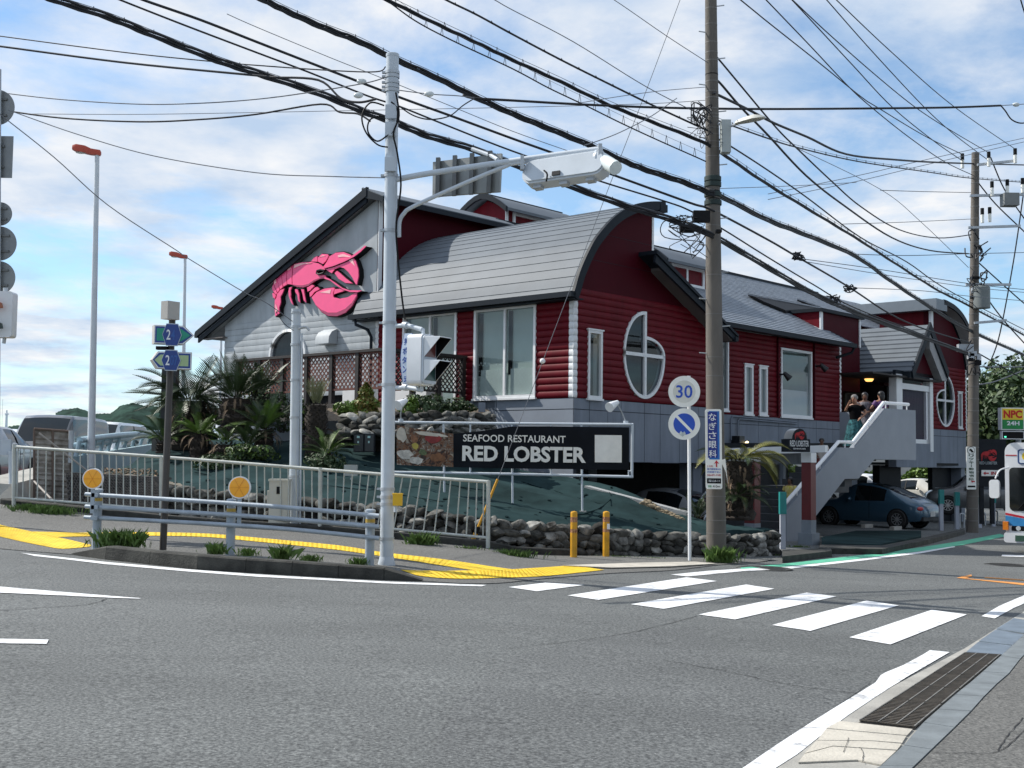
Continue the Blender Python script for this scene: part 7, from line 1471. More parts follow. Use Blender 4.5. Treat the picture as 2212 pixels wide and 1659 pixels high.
# ================================================================ VEHICLES, PEOPLE, FAR THINGS
def lpart(mm, name, mt, parent, **k):
    o = mm.build(name, mt, None, **k); o.parent = parent; return o
M_tyre = mat('tyre', (0.012, 0.012, 0.013), 0.85, 0, 0.2, 10); M_rim = mat('alloy_rim', (0.45, 0.46, 0.47), 0.3, 0.7, 0.05, 8)
M_carglass = mat('car_glass', (0.008, 0.011, 0.013), 0.05, 0, 0.1, 2, spec=0.55); M_tail = mat('tail_lamp_red', (0.42, 0.012, 0.018), 0.25, 0, 0.15, 20, coat=0.5); M_headl = mat('head_lamp', (0.55, 0.58, 0.60), 0.15, 0.2, 0.1, 10)
M_plate_ = mat('number_plate', (0.6, 0.6, 0.58), 0.5)
ST = {
 'hatch': dict(L=4.28, W=1.8, st=[(-2.14,.42,.60,.63,.50,.40),(-2.02,.30,.78,.86,.78,.60),(-1.65,.25,.90,1.04,.89,.68),(-1.15,.23,.94,1.22,.91,.68),(-.80,.22,.94,1.36,.91,.66),(-.25,.22,.93,1.49,.91,.64),(.30,.22,.92,1.50,.91,.64),(.70,.22,.91,1.34,.90,.60),(1.05,.22,.90,.99,.90,.68),(1.5,.25,.85,.93,.88,.66),(1.92,.30,.72,.78,.78,.55),(2.14,.42,.55,.58,.5,.4)], side=(4, 6), scr=[(2, 4), (6, 7)], wx=(-1.27, 1.27), r=.33),
 'van': dict(L=4.6, W=1.72, st=[(-2.3,.40,.95,1.70,.80,.70),(-2.22,.30,1.0,1.84,.86,.74),(-1.5,.25,1.0,1.88,.86,.74),(-.5,.25,1.0,1.89,.86,.74),(.5,.25,.99,1.88,.86,.73),(.95,.25,.98,1.80,.86,.72),(1.62,.25,.96,1.10,.86,.74),(1.75,.28,.92,.98,.85,.72),(2.15,.32,.78,.84,.80,.66),(2.3,.40,.60,.64,.70,.55)], side=(1, 5), scr=[(0, 0), (5, 5)], wx=(-1.4, 1.42), r=.33),
 'sedan': dict(L=4.5, W=1.75, st=[(-2.25,.42,.80,.86,.70,.58),(-2.1,.30,.90,.98,.84,.66),(-1.45,.24,.93,1.02,.87,.68),(-.95,.22,.93,1.30,.87,.60),(-.5,.22,.92,1.43,.87,.58),(.2,.22,.91,1.45,.87,.58),(.55,.22,.90,1.36,.87,.59),(1.15,.22,.90,.98,.87,.70),(1.75,.26,.82,.88,.84,.64),(2.12,.32,.68,.73,.76,.56),(2.25,.42,.55,.58,.6,.45)], side=(3, 5), scr=[(2, 3), (6, 6)], wx=(-1.35, 1.38), r=.32),
 'suv': dict(L=4.5, W=1.82, st=[(-2.25,.45,.95,1.05,.80,.68),(-2.15,.34,1.02,1.30,.90,.70),(-1.8,.28,1.04,1.62,.91,.68),(-1.0,.26,1.03,1.70,.91,.68),(.1,.26,1.02,1.69,.91,.68),(.55,.26,1.01,1.58,.91,.68),(1.15,.26,1.0,1.10,.91,.74),(1.75,.30,.94,1.0,.88,.70),(2.12,.36,.80,.85,.82,.62),(2.25,.46,.62,.66,.7,.5)], side=(2, 5), scr=[(1, 1), (5, 5)], wx=(-1.35, 1.4), r=.36)}
def wheel_mesh(r):
    t = MB(); t.lathe((0, 0, 0), [(r*0.62, -0.10), (r*0.9, -0.11), (r, -0.07), (r, 0.07), (r*0.9, 0.11), (r*0.62, 0.10)], 28, (0, 1, 0)); tm = t.mesh('tyre', M_tyre)
    s = MB(); s.lathe((0, 0, 0), [(r*0.63, -0.09), (r*0.63, 0.085), (r*0.56, 0.085), (r*0.56, 0.03)], 28, (0, 1, 0))
    for i in range(10):
        a = 2*math.pi*i/10; d = Vector((math.cos(a), 0, math.sin(a))); n = Vector((-d.z, 0, d.x)); s.obox(d*r*0.08-n*0.016+Vector((0, 0.05, 0)), d*r*0.5, n*0.032, Vector((0, 0.03, 0)))
    s.cyl((0, 0.04, 0), (0, 0.09, 0), r*0.13, n=12); sm = s.mesh('rim', M_rim)
    b = MB(); b.cyl((0, -0.02, 0), (0, 0.02, 0), r*0.58, n=20); return tm, sm, b.mesh('brake_shade', M_black)
WM = {k: wheel_mesh(v['r']) for k, v in ST.items()}
def car(style, name, label, pos, heading, paint, group='parked cars', sc=1.0, tail=True):
    S = ST[style]; st0 = S['st']; t = thing(name, label, 'car', pos, group); t.rotation_euler = (0, 0, math.atan2(heading[1], heading[0])); t.scale = (sc, sc, sc)
    SB = 4; st = []
    A3 = catmull([Vector(q[:3]) for q in st0], SB); B3 = catmull([Vector(q[3:]) for q in st0], SB)
    for p_, q_ in zip(A3, B3): st.append((p_.x, p_.y, p_.z, max(q_.x, p_.z+0.015), q_.y, q_.z))
    rowsL = []
    for x, zs, zb, zt, wb_, wt_ in st:
        rowsL.append([Vector((x, wb_*0.90, zs)), Vector((x, wb_*0.985, lerp(zs, zb, 0.22))), Vector((x, wb_*1.0, lerp(zs, zb, 0.5))), Vector((x, wb_*0.99, lerp(zs, zb, 0.85))), Vector((x, wb_*0.955, zb)), Vector((x, lerp(wb_*0.955, wt_, 0.5)+0.015, lerp(zb, zt, 0.5))), Vector((x, wt_+0.01, lerp(zb, zt, 0.90))), Vector((x, wt_*0.93, zt)), Vector((x, wt_*0.5, zt+0.025)), Vector((x, 0, zt+0.035))])
    body = MB(); gl = {}
    i0, i1 = S['side'][0]*SB, S['side'][1]*SB
    for sg in (1, -1):
        R = [[Vector((p.x, p.y*sg, p.z)) for p in r] for r in rowsL]
        for i in range(len(R)-1):
            for j in range(9):
                q = [R[i][j], R[i][j+1], R[i+1][j+1], R[i+1][j]]; tgt = body
                if j in (4, 5) and i0 <= i < i1: tgt = gl.setdefault(('side_window', sg), MB())
                if j >= 7:
                    for kk, (a, b) in enumerate(S['scr']):
                        if a*SB <= i < (b+1)*SB: tgt = gl.setdefault((('rear_window', 'windscreen')[kk], 0), MB())
                tgt.poly(q)
        body.poly(R[0]+[Vector((R[0][0].x, 0, R[0][0].z))]); body.poly(R[-1]+[Vector((R[-1][0].x, 0, R[-1][0].z))])
        body.poly([Vector((r[0].x, r[0].y, r[0].z)) for r in R]+[Vector((R[-1][0].x, 0, R[-1][0].z)), Vector((R[0][0].x, 0, R[0][0].z))])
    lpart(body, 'body', paint, t, ang=50)
    for k, mm in gl.items(): lpart(mm, k[0], M_carglass, t, ang=50)
    st = st0; x0, x1 = st[S['side'][0]][0], st[S['side'][1]][0]
    for f in (0.50,):
        xx = lerp(x0, x1, f); i = max(k for k in range(len(st)) if st[k][0] <= xx); u = (xx-st[i][0])/(st[i+1][0]-st[i][0]); s = [lerp(a, b, u) for a, b in zip(st[i], st[i+1])]
        for sg in (1, -1):
            w0, w1 = s[4]*0.955, s[5]+0.01; lpart(MB().prism([(xx-0.03, sg*(w0+0.008), s[2]), (xx+0.03, sg*(w0+0.008), s[2]), (xx+0.03, sg*(lerp(w0, w1, .5)+0.025), lerp(s[2], s[3], .5)), (xx+0.03, sg*(w1+0.008), lerp(s[2], s[3], .9)), (xx-0.03, sg*(w1+0.008), lerp(s[2], s[3], .9)), (xx-0.03, sg*(lerp(w0, w1, .5)+0.025), lerp(s[2], s[3], .5))], (0, -sg*0.04, 0)), 'pillar', M_black, t)
            lpart(MB().prism([(xx-0.006, sg*s[4]*1.002, lerp(s[1], s[2], .15)), (xx+0.006, sg*s[4]*1.002, lerp(s[1], s[2], .15)), (xx+0.006, sg*s[4]*0.99, s[2]*0.97), (xx-0.006, sg*s[4]*0.99, s[2]*0.97)], (0, sg*0.006, 0)), 'door_gap', M_black, t)
    W2 = S['W']/2
    for wx in S['wx']:
        for sg in (1, -1):
            lpart(MB().cyl((wx, sg*(W2-0.10), S['r']), (wx, sg*(W2+0.012), S['r']), S['r']*1.13, n=26), 'wheel_arch', M_black, t)
            w = bpy.data.objects.new('wheel', WM[style][0]); COL.objects.link(w); w.parent = t; w.location = (wx, sg*(W2-0.06), S['r']); w.rotation_euler = (0, 0, 0 if sg > 0 else math.pi)
            for nm, me in (('rim', WM[style][1]), ('brake_shade', WM[style][2])): r = bpy.data.objects.new(nm, me); COL.objects.link(r); r.parent = w
    L2 = S['L']/2; zb = st[1][2]
    for sg in (1, -1):
        lpart(MB().ell((-L2+0.16, sg*W2*0.74, zb*0.90), (0.12, 0.17, 0.09), 12, 8), 'tail_lamp', M_tail, t)
        lpart(MB().ell((L2-0.24, sg*W2*0.72, st[-2][2]*0.92), (0.17, 0.15, 0.09), 12, 8), 'headlight', M_headl, t)
        i = S['side'][1]; lpart(MB().ell((st[i][0]+0.15, sg*(W2+0.08), st[i][2]+0.06), (0.07, 0.11, 0.08), 10, 6), 'mirror', paint, t)
        lpart(MB().box((lerp(x0, x1, 0.35), sg*(W2+0.004), zb*0.86), (0.16, 0.03, 0.03)), 'door_handle', paint, t)
    lpart(MB().box((-L2-0.0, 0, 0.52), (0.03, 0.36, 0.17)), 'number_plate', M_plate_, t); lpart(MB().box((L2+0.0, 0, 0.45), (0.03, 0.36, 0.15)), 'number_plate', M_plate_, t)
    for s_ in (-1, 1): lpart(MB().box((s_*(L2-0.12), 0, 0.36), (0.22, S['W']*0.8, 0.14)), 'bumper', mat('bumper_dark', (0.02, 0.021, 0.023), 0.6), t)
    lpart(MB().box((L2-0.04, 0, 0.58), (0.06, S['W']*0.5, 0.13)), 'grille', M_black, t)
    return t
def paint(nm, c, metal=0.35): return mat('paint_'+nm, c, 0.28, metal, 0.03, 2, coat=0.6)
VH = (V.x, V.y); NVH = (-V.x, -V.y); UH = (U.x, U.y)
def gpos(x, y): return Vector((x, y, gz(x, y)))
car('hatch', 'parked_car', 'blue rounded hatchback parked under the restaurant', gpos(12.9, 42.9), VH, paint('blue', (0.040, 0.092, 0.145)), 'cars parked under the restaurant')
p = at(1440, 1080, 33.6); p.z = -0.72
car('sedan', 'parked_car', 'silver wagon tail behind the low ramp wall', p, VH, paint('silver', (0.36, 0.38, 0.40)), 'cars parked under the restaurant')
def carat(px, py, Y): q = at(px, py, Y); return q
car('sedan', 'parked_car', 'champagne sedan in the sun behind the blue hatchback', carat(1985, 1096, 62), NVH, paint('champagne', (0.62, 0.60, 0.55), 0.2), 'cars in the sunny rear car park')
car('suv', 'parked_car', 'white boxy car in the sun behind the stairs', carat(1866, 1098, 60), NVH, paint('white', (0.78, 0.79, 0.80), 0.0), 'cars in the sunny rear car park')
car('sedan', 'parked_car', 'silver car behind the champagne sedan', carat(2022, 1090, 70), NVH, paint('silver', (0.36, 0.38, 0.40)), 'cars in the sunny rear car park')
car('suv', 'parked_car', 'grey sport utility car behind the IN sign', carat(2120, 1110, 50), (-1, 0.25), paint('grey', (0.13, 0.135, 0.14)), 'cars in the sunny rear car park')
car('sedan', 'parked_car', 'white car right of the rear fence', carat(1790, 1098, 64), NVH, paint('white', (0.78, 0.79, 0.8)), 'cars in the sunny rear car park')
# coast road cars
ZR_ = 0.72
def cpos(px, Y): q = at(px, 900, Y); return Vector((q.x, q.y, ZR_))
CH = Vector((-0.30, -0.95, 0)).normalized()
car('van', 'van', 'dark grey minivan waiting on the coast road', cpos(128, 36.0), (0.02, -1), paint('dark_grey', (0.17, 0.175, 0.185)), 'cars on the coast road')
car('van', 'van', 'white minivan behind the dark grey minivan', cpos(232, 42.5), (0.02, -1), paint('white', (0.78, 0.79, 0.8)), 'cars on the coast road')
car('sedan', 'parked_car', 'white sedan on the far lane of the coast road', cpos(24, 39), (-0.05, -1), paint('white', (0.78, 0.79, 0.8)), 'cars on the coast road', sc=1.05)
car('sedan', 'parked_car', 'silver car cut by the left picture edge', cpos(-38, 31.0), (0.05, -1), paint('silver', (0.36, 0.38, 0.4)), 'cars on the coast road')
# ---- coast road, wall, railing
m = MB(); m.prism([at(-140, 1042, 26)*1.0, at(-10, 1042, 26), at(62, 1040, 28), at(155, 1008, 31), at(335, 985, 46), at(380, 975, 120), Vector((-90, 120, 0.7)), Vector((-60, 30, 0.7))], (0, 0, -1.2))
for i, v in enumerate(m.v): m.v[i] = (v[0], v[1], ZR_ if i < 8 else -0.5)
struct(m.build('coast_road', M_asph2, smooth=False))
m = MB(); q = [cpos(20, 27.2), cpos(100, 28.5), cpos(190, 34), cpos(120, 36), cpos(0, 34)]; struct(MB().poly([p+Vector((0, 0, 0.012)) for p in q]).build('red_pavement', mat('red_pavement', (0.20, 0.035, 0.03), 0.8, 0, 0.2, 4), recalc=False))
sea = MB(); sea.poly([(-3000, 130, -0.1), (-60, 130, -0.1), (600, 2600, -0.1), (-3000, 2600, -0.1)]); struct(sea.build('sea', mat('sea_water', (0.05, 0.11, 0.15), 0.15, 0, 0.2, 0.02, 0.3, 0.4), recalc=False))
M_lblue = mat('pale_blue_railing', (0.36, 0.50, 0.56), 0.45, 0.0, 0.08, 3)
BR = thing('bridge_railing', 'pale blue pipe railing along the coast road wall', 'railing', at(160, 1000, 31))
ra = [(150, 966, 30.5), (250, 950, 36), (348, 937, 45)]; rb_ = [(172, 951, 30.5), (260, 940, 36), (348, 933.5, 45)]
MB().tube(catmull([at(*p) for p in ra], 8), 0.10, 10).build('rail', M_lblue, BR); MB().tube(catmull([at(*p) for p in rb_], 8), 0.085, 10).build('rail', M_lblue, BR)
for i in range(11):
    f = i/10; xr = lerp(172, 345, f); Yp = pl([(172, 30.5), (260, 36), (348, 45)], xr)[0]; yt = pl([(172, 951), (260, 940), (348, 933.5)], xr)[0]; ybm = pl([(150, 990), (250, 972), (348, 955)], xr)[0]
    MB().tube([at(xr-8, ybm, Yp), at(xr-5, (yt+ybm)/2+4, Yp), at(xr, yt, Yp)], 0.06, 8).build('post', M_lblue, BR)
m = MB(); m.prism([at(156, 985, 30.6), at(250, 970, 36.2), at(352, 955, 45.2), at(352, 1010, 45.2), at(250, 1030, 36.2), at(156, 1045, 30.6)], (0.1, 0.25, 0)); tag(m.build('parapet_wall', mat('pale_blue_wall', (0.30, 0.42, 0.47), 0.7, 0, 0.12, 2, stretch=(6, 6, 0.3))), 'pale blue wall panel under the bridge railing', 'wall')
# white guard rail stub at the far left
t = thing('guard_rail_end', 'white guard rail end post at the far left', 'railing', at(28, 1040, 23.5)); MB().cyl(at(29, 1045, 23.5), at(28, 975, 23.5), 0.085, n=14).build('post', M_ltgrey, t); MB().obox(at(-40, 985, 23.4), at(22, 982, 23.6)-at(-40, 985, 23.4), Vector((0, 0.06, 0)), Vector((0, 0, 0.30))).build('beam', M_ltgrey, t)
m = MB(); m.prism([at(-60, 1040, 23.6), at(26, 1046, 23.6), at(30, 1092, 23.4), at(-60, 1084, 23.5)], (0.0, 3.0, 0.25)); tag(m.build('concrete_abutment', M_conc), 'grey concrete abutment at the left end of the fence', 'wall')
# rusty corrugated gate panel
t = thing('corrugated_panel', 'rusty corrugated gate panel with a diagonal brace by the coast road', 'gate', at(112, 1085, 24.2)); a, b, c, d = at(75, 926, 24.2), at(155, 932, 24.6), at(155, 1085, 24.6), at(75, 1080, 24.2)
rows_ = []
for i in range(41):
    f = i/40; zz_ = 0.018*math.sin(f*2*math.pi*14); rows_.append([a.lerp(d, f)+Vector((0, zz_, 0)), b.lerp(c, f)+Vector((0, zz_, 0))])
MB().grid(rows_).build('sheet', mat('rusty_sheet', (0.26, 0.22, 0.18), 0.8, 0.0, 0.45, 4, 0.3, 20, detail=8, col2=(0.42, 0.39, 0.35)), t, recalc=False)
for p, q in ((a, d), (b, c), (a, b), (a.lerp(b, .5), d.lerp(c, .5))): MB().tube([p+Vector((0, -.03, 0)), q+Vector((0, -.03, 0))], 0.025, 6).build('frame_bar', mat('rust_bar', (0.14, 0.10, 0.08), 0.8), t)
MB().tube([at(84, 935, 24.0), at(190, 1018, 24.2)], 0.022, 6).build('brace', mat('pale_rust_bar', (0.32, 0.29, 0.26), 0.7), t); MB().tube([at(74, 1040, 23.9), at(140, 1108, 22.9)], 0.022, 6).build('brace', mat('pale_rust_bar', (0.32, 0.29, 0.26)), t)
MB().cyl(at(152, 1000, 24.4), at(154, 930, 24.4), 0.05).build('post', M_steel, t)
# dark wire-mesh gabion and concrete beam behind the fence
t = thing('gabion', 'dark hexagonal wire mesh gabion behind the picket fence', 'gabion', at(230, 1120, 23.4)); g0 = [at(142, 1020, 23.6), at(330, 1030, 23.4), at(395, 1125, 22.7), at(150, 1112, 23.2)]
MB().prism(g0, (0.1, 0.9, -0.02)).build('fill', mat('gabion_fill', (0.022, 0.021, 0.02), 0.95, 0, 0.5, 12, 0.6, 30), t)
wm = MB()
for i in range(30):
    for j in range(16):
        u_, v_ = (i+0.5*(j % 2))/30, j/16; p = lerp(lerp(g0[0], g0[1], u_), lerp(g0[3], g0[2], u_), v_)+Vector((0, -0.015, 0)); ex = (g0[1]-g0[0])/30; ez = (g0[3]-g0[0])/16
        wm.tube([p, p+ez*0.5], 0.004, 3, False); wm.tube([p+ez*0.5, p+ez+ex*0.5], 0.004, 3, False); wm.tube([p+ez*0.5, p+ez-ex*0.5], 0.004, 3, False)
stuff(wm.build('wire_mesh', mat('mesh_wire', (0.10, 0.10, 0.10), 0.5, 0.5), t))
m = MB(); m.prism([at(262, 1026, 23.9), at(402, 1052, 23.3), at(575, 1082, 22.7), at(575, 1092, 22.7), at(402, 1072, 23.3), at(262, 1045, 23.9)], (0.05, 0.3, 0.02)); tag(m.build('concrete_beam', mat('stained_beam', (0.15, 0.13, 0.10), 0.9, 0, 0.35, 3, 0.3, 30)), 'stained sloping concrete beam behind the picket fence', 'beam')
t = thing('concrete_block', 'square grey concrete plinth with a dark steel post behind the sign pole', 'plinth', at(367, 975, 28.6)); MB().box(at(367, 960, 28.6), (0.72, 0.5, 0.36)).build('block', mat('dark_plinth', (0.13, 0.125, 0.115), 0.9, 0, 0.2, 3), t); MB().box(at(367, 860, 28.7), (0.34, 0.3, 1.9)).build('post', mat('blue_black_post', (0.022, 0.028, 0.034), 0.5), t)
# ---- hills and lighthouse
def hill(px0, px1, Y, prof, nm, lab):
    rr = random.Random(nm); rows_ = []
    n = 90
    for i in range(n+1):
        f = i/n; x = lerp(px0, px1, f); h = pl(prof, x)[0]; c = []
        for j in range(9):
            g = j/8; yy = lerp(982, h, math.sin(g*math.pi/2)); c.append(at(x, yy-1.6*abs(math.sin(x*0.21+j*1.3)*math.sin(x*0.083+j*0.7))-(0.7*math.sin(x*0.77+j*2.1)), Y+g*120))
        rows_.append(c+[c[-1]+Vector((0, 200, -30))])
    o = MB().grid(rows_).build(nm, mat('hazy_wooded_hill', (0.022, 0.046, 0.036), 0.95, 0, 0.6, 0.08, 1.0, 0.2, spec=0.05), recalc=False, smooth=True, ang=180); return struct(o)  # bluish distance haze put into the foliage colour
hill(120, 400, 800, [(120, 892), (135, 886), (150, 884), (165, 881), (180, 886), (205, 895), (240, 893), (262, 876), (285, 871), (310, 876), (345, 880), (400, 889)], 'hill', '')
hill(-60, 130, 1500, [(-60, 930), (0, 925), (40, 919), (55, 922), (75, 914), (95, 917), (130, 924)], 'hill', '')
lh_ = at(13, 930, 420); t = thing('lighthouse', 'small distant white lighthouse tower at the left horizon', 'tower', lh_); k = 420/F
MB().cyl(lh_, lh_+ZZ*34*k, 3.2*k, 2.4*k, 14).build('tower', M_white, t); MB().cyl(lh_+ZZ*34*k, lh_+ZZ*37*k, 4.2*k, n=14).build('gallery', M_white, t); MB().cyl(lh_+ZZ*37*k, lh_+ZZ*44*k, 2*k, 1.6*k, 12).build('lantern', M_frame, t); MB().cyl(at(4, 930, 420), at(6, 862, 420), 0.3*k, n=6).build('mast', M_steel, t)
# ---- trees at the right
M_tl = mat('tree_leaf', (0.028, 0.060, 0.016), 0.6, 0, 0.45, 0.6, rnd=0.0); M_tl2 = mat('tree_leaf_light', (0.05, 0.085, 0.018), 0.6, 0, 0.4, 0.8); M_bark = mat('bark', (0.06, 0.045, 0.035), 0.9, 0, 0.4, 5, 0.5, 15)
def tree(lab, base, h, r, n, seed, leaf=0.16, group='trees behind the car park', trunk=0.35):
    rr = random.Random(seed); t = thing('tree', lab, 'tree', base, group); tb = MB(); tp = base+ZZ*h*trunk
    tb.tube(catmull([base-ZZ*0.2, base+Vector((0.1, 0, h*trunk*0.5)), tp], 4), [0.2*lerp(1, 0.6, i/8) for i in range(9)], 8)
    cl = []
    for i in range(16):
        a = 2.4*i; e = rr.uniform(0.1, 1.0); c = base+Vector((math.cos(a)*r*0.7*(1-0.5*e)*rr.uniform(.5, 1), math.sin(a)*r*0.7*(1-0.5*e)*rr.uniform(.5, 1), h*lerp(trunk+0.05, 0.9, e))); cl.append((c, r*rr.uniform(0.28, 0.48)))
        tb.tube([tp-ZZ*rr.uniform(0, h*0.1), tp.lerp(c, 0.5)+ZZ*0.1, c], [0.08, 0.05, 0.02], 6)
    tb.build('trunk', M_bark, t)
    mA, mB_ = MB(), MB()
    for i in range(n):
        c, q = rr.choice(cl); d = Vector((rr.gauss(0, 1), rr.gauss(0, 1), rr.gauss(0, .8))).normalized()*q*rr.uniform(0.45, 1.1); p = c+d; s = leaf*rr.uniform(0.5, 1.3); nn_ = (d.normalized()+Vector((rr.gauss(0, .7), rr.gauss(0, .7), rr.gauss(0, .7)))).normalized(); x = nn_.orthogonal().normalized(); x.rotate(Quaternion(nn_, rr.uniform(0, 6.28))); y = nn_.cross(x)
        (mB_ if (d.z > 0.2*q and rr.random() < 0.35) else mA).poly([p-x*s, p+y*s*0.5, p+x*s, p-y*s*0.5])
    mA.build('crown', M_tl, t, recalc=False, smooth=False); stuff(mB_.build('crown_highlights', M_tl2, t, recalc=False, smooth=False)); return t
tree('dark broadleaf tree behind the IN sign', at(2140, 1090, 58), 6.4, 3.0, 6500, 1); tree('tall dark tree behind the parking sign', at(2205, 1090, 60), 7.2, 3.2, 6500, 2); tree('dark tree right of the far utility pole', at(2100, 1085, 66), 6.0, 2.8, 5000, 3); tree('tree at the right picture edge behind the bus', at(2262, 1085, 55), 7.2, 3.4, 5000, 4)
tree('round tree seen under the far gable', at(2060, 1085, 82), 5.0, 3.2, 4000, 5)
for i, (x, Y, w, lab) in enumerate(((1882, 66, 1.7, 'clipped yellow green bush seen under the stairs'), (2000, 68, 1.9, 'clipped yellow green bush seen left of the service wall'), (1660, 62, 1.6, 'green bush seen behind the stair bottom'))):
    leafball('bush', lab, at(x, 1062, Y), (w, 1.0, 1.3), 1500, M_leafy, 0.14, 300+i, 'bush', group=None)
# rear fence and neighbouring house
BF = thing('rear_fence', 'dark slatted fence closing the rear car park', 'fence', at(1850, 1085, 70))
for i in range(90):
    x = lerp(1330, 2180, i/89); MB().cyl(at(x, 1092, 72), at(x, 1034, 72), 0.05, n=5).build('paling', M_dark, BF)
MB().tube([at(1330, 1040, 72), at(2180, 1040, 72)], 0.06, 6).build('rail', M_dark, BF)
NH = thing('neighbour_house', 'plain pale house behind the rear car park', 'house', at(1900, 1080, 95)); k = 95/F
MB().obox(at(1500, 1080, 95), Vector((720*k, 0, 0)), Vector((0, 9, 0)), ZZ*5.2).build('wall', mat('house_wall', (0.42, 0.41, 0.38), 0.8, 0, 0.1, 1), NH); MB().prism([at(1490, 1080, 94.5)+ZZ*5.2, at(1490, 1080, 104.5)+ZZ*5.2, at(1490, 1080, 99.5)+ZZ*7.4], Vector((740*k, 0, 0))).build('roof', M_trim, NH)
for i in range(8): MB().box(at(1560+i*80, 1045, 94.95), (1.4, 0.08, 1.3)).build('window', M_carglass, NH)
# car-park kerbs on the street side
for a_, b_, lab in (([(1690, 1188), (1795, 1184)], [(1690, 1202), (1797, 1190)], 'low concrete kerb island under the teal post'), ([(1772, 1176), (1905, 1178), (2000, 1160), (2080, 1142)], [(1768, 1184), (1905, 1186), (2005, 1166), (2085, 1146)], 'long low concrete kerb in front of the blue hatchback')):
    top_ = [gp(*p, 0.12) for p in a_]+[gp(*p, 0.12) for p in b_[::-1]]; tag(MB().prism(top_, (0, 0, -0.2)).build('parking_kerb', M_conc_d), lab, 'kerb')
struct(MB().prism([gp(*p, 0.13) for p in ((1775, 1174), (1900, 1176), (1990, 1158), (1990, 1146), (1850, 1146), (1775, 1160))], (0, 0, -0.05)).build('planted_strip', M_sheet))
for x, y, lab in ((1873, 1140, 'left concrete wheel stop behind the blue hatchback'), (1935, 1145, 'middle concrete wheel stop behind the blue hatchback'), (1984, 1140, 'right concrete wheel stop behind the blue hatchback')):
    p = gp(x, y); tag(MB().box(p+Vector((0, 0, 0.06)), (0.6, 0.15, 0.12), U, V).build('wheel_stop', M_conc), lab, 'wheel stop', 'wheel stops')
# ---- bus
bo = at(2173, 1192, 29.2); bo.z = gz(bo.x, bo.y); BX = Vector((0.80, -0.60, 0)); BD = Vector((0.60, 0.80, 0)); BF_ = -BD
BUS = thing('bus', 'white city bus with red and blue stripes cut by the right picture edge', 'bus', bo)
W, Hb = 2.3, 2.62
def bp(x, z, d=0.0): return bo+BX*x+ZZ*z+BF_*d
def brr(mm, x0, x1, z0, z1, r, d0, d1, n=4):
    pts = []
    for cx_, cz_, a0 in ((x1-r, z1-r, 0), (x0+r, z1-r, 90), (x0+r, z0+r, 180), (x1-r, z0+r, 270)):
        for k in range(n+1): a = math.radians(a0+90*k/n); pts.append(bp(cx_+r*math.cos(a), cz_+r*math.sin(a), d0))
    return mm.prism(pts, BF_*(d1-d0))
M_bus = mat('bus_white', (0.70, 0.71, 0.73), 0.3, 0, 0.03, 2, coat=0.4)
brr(MB(), 0, W, 0.30, Hb, 0.22, -7.5, 0.0).build('body', M_bus, BUS)
brr(MB(), 0.10, W-0.10, 0.98, 2.02, 0.10, 0.0, 0.012).build('windscreen', M_carglass, BUS)
brr(MB(), 0.30, W-0.30, 2.10, 2.46, 0.06, 0.0, 0.014).build('destination_surround', mat('bus_blue', (0.02, 0.06, 0.18), 0.4), BUS)
brr(MB(), 0.34, W-0.34, 2.13, 2.43, 0.04, 0.014, 0.02).build('destination_panel', mat('panel_white', (0.6, 0.65, 0.72), 0.4), BUS)
MB().prism([bp(0.52+0.12*math.cos(a), 2.29+0.11*math.sin(a), 0.021) for a in frange(0, 2*math.pi, 20)[:-1]], BF_*0.004).build('yellow_disc', mat('bus_yellow', (0.85, 0.6, 0.02), 0.4), BUS)
MB().prism([bp(0.02, 2.30, 0.003), bp(0.28, 2.30, 0.003), bp(0.28, 2.325, 0.003), bp(0.02, 2.325, 0.003)], BF_*0.004).build('red_line', M_tail, BUS)
st1 = [(0.0, 0.93), (0.4, 0.86), (0.9, 0.78), (1.5, 0.74), (W, 0.74)]; MB().prism([bp(x, z, 0.002) for x, z in st1]+[bp(x, z-0.05, 0.002) for x, z in st1[::-1]], BF_*0.004).build('red_stripe', mat('stripe_red', (0.5, 0.01, 0.03), 0.4), BUS)
st2 = [(0.0, 0.86), (0.4, 0.80), (0.9, 0.72), (1.5, 0.68), (W, 0.68)]; MB().prism([bp(x, z, 0.002) for x, z in st2]+[bp(x, 0.62, 0.002) for x, z in st2[::-1]], BF_*0.004).build('blue_stripe', mat('stripe_blue', (0.03, 0.22, 0.5), 0.4), BUS)
brr(MB(), 0.14, 0.72, 0.50, 0.86-0.26+0.02, 0.03, 0.0, 0.02).build('lamp_cluster', M_black, BUS)
for x, z in ((0.30, 0.565), (0.52, 0.565)): MB().cyl(bp(x, z, 0.015), bp(x, z, 0.035), 0.055, n=16).build('headlight', M_headl, BUS)
MB().box(bp(0.02, 0.62, 0.03), (0.12, 0.14, 0.2), BX, BD).build('indicator', mat('indicator_amber', (0.7, 0.2, 0.01), 0.3), BUS)
brr(MB(), -0.02, W+0.02, 0.22, 0.46, 0.06, -0.2, 0.08).build('bumper', M_bus, BUS); MB().box(bp(0.42, 0.33, 0.085), (0.36, 0.02, 0.14), BX, BD).build('number_plate', mat('plate_green', (0.03, 0.09, 0.06)), BUS)
MB().tube(catmull([bp(0.10, 2.02, 0.02), bp(-0.05, 1.95, 0.25), bp(-0.14, 1.75, 0.32)], 4), 0.02, 6).build('mirror_arm', M_white, BUS); brr(MB(), -0.27, -0.04, 1.28, 1.72, 0.07, 0.28, 0.38).build('mirror', M_white, BUS)
MB().tube([bp(0.3, 1.02, 0.02), bp(0.9, 1.75, 0.02)], 0.012, 5).build('wiper', M_black, BUS)
for x in (0.35, W-0.35): MB().cyl(bp(x-0.12, 0.36, -1.4), bp(x+0.12, 0.36, -1.4), 0.38, n=22).build('tyre', M_tyre, BUS)
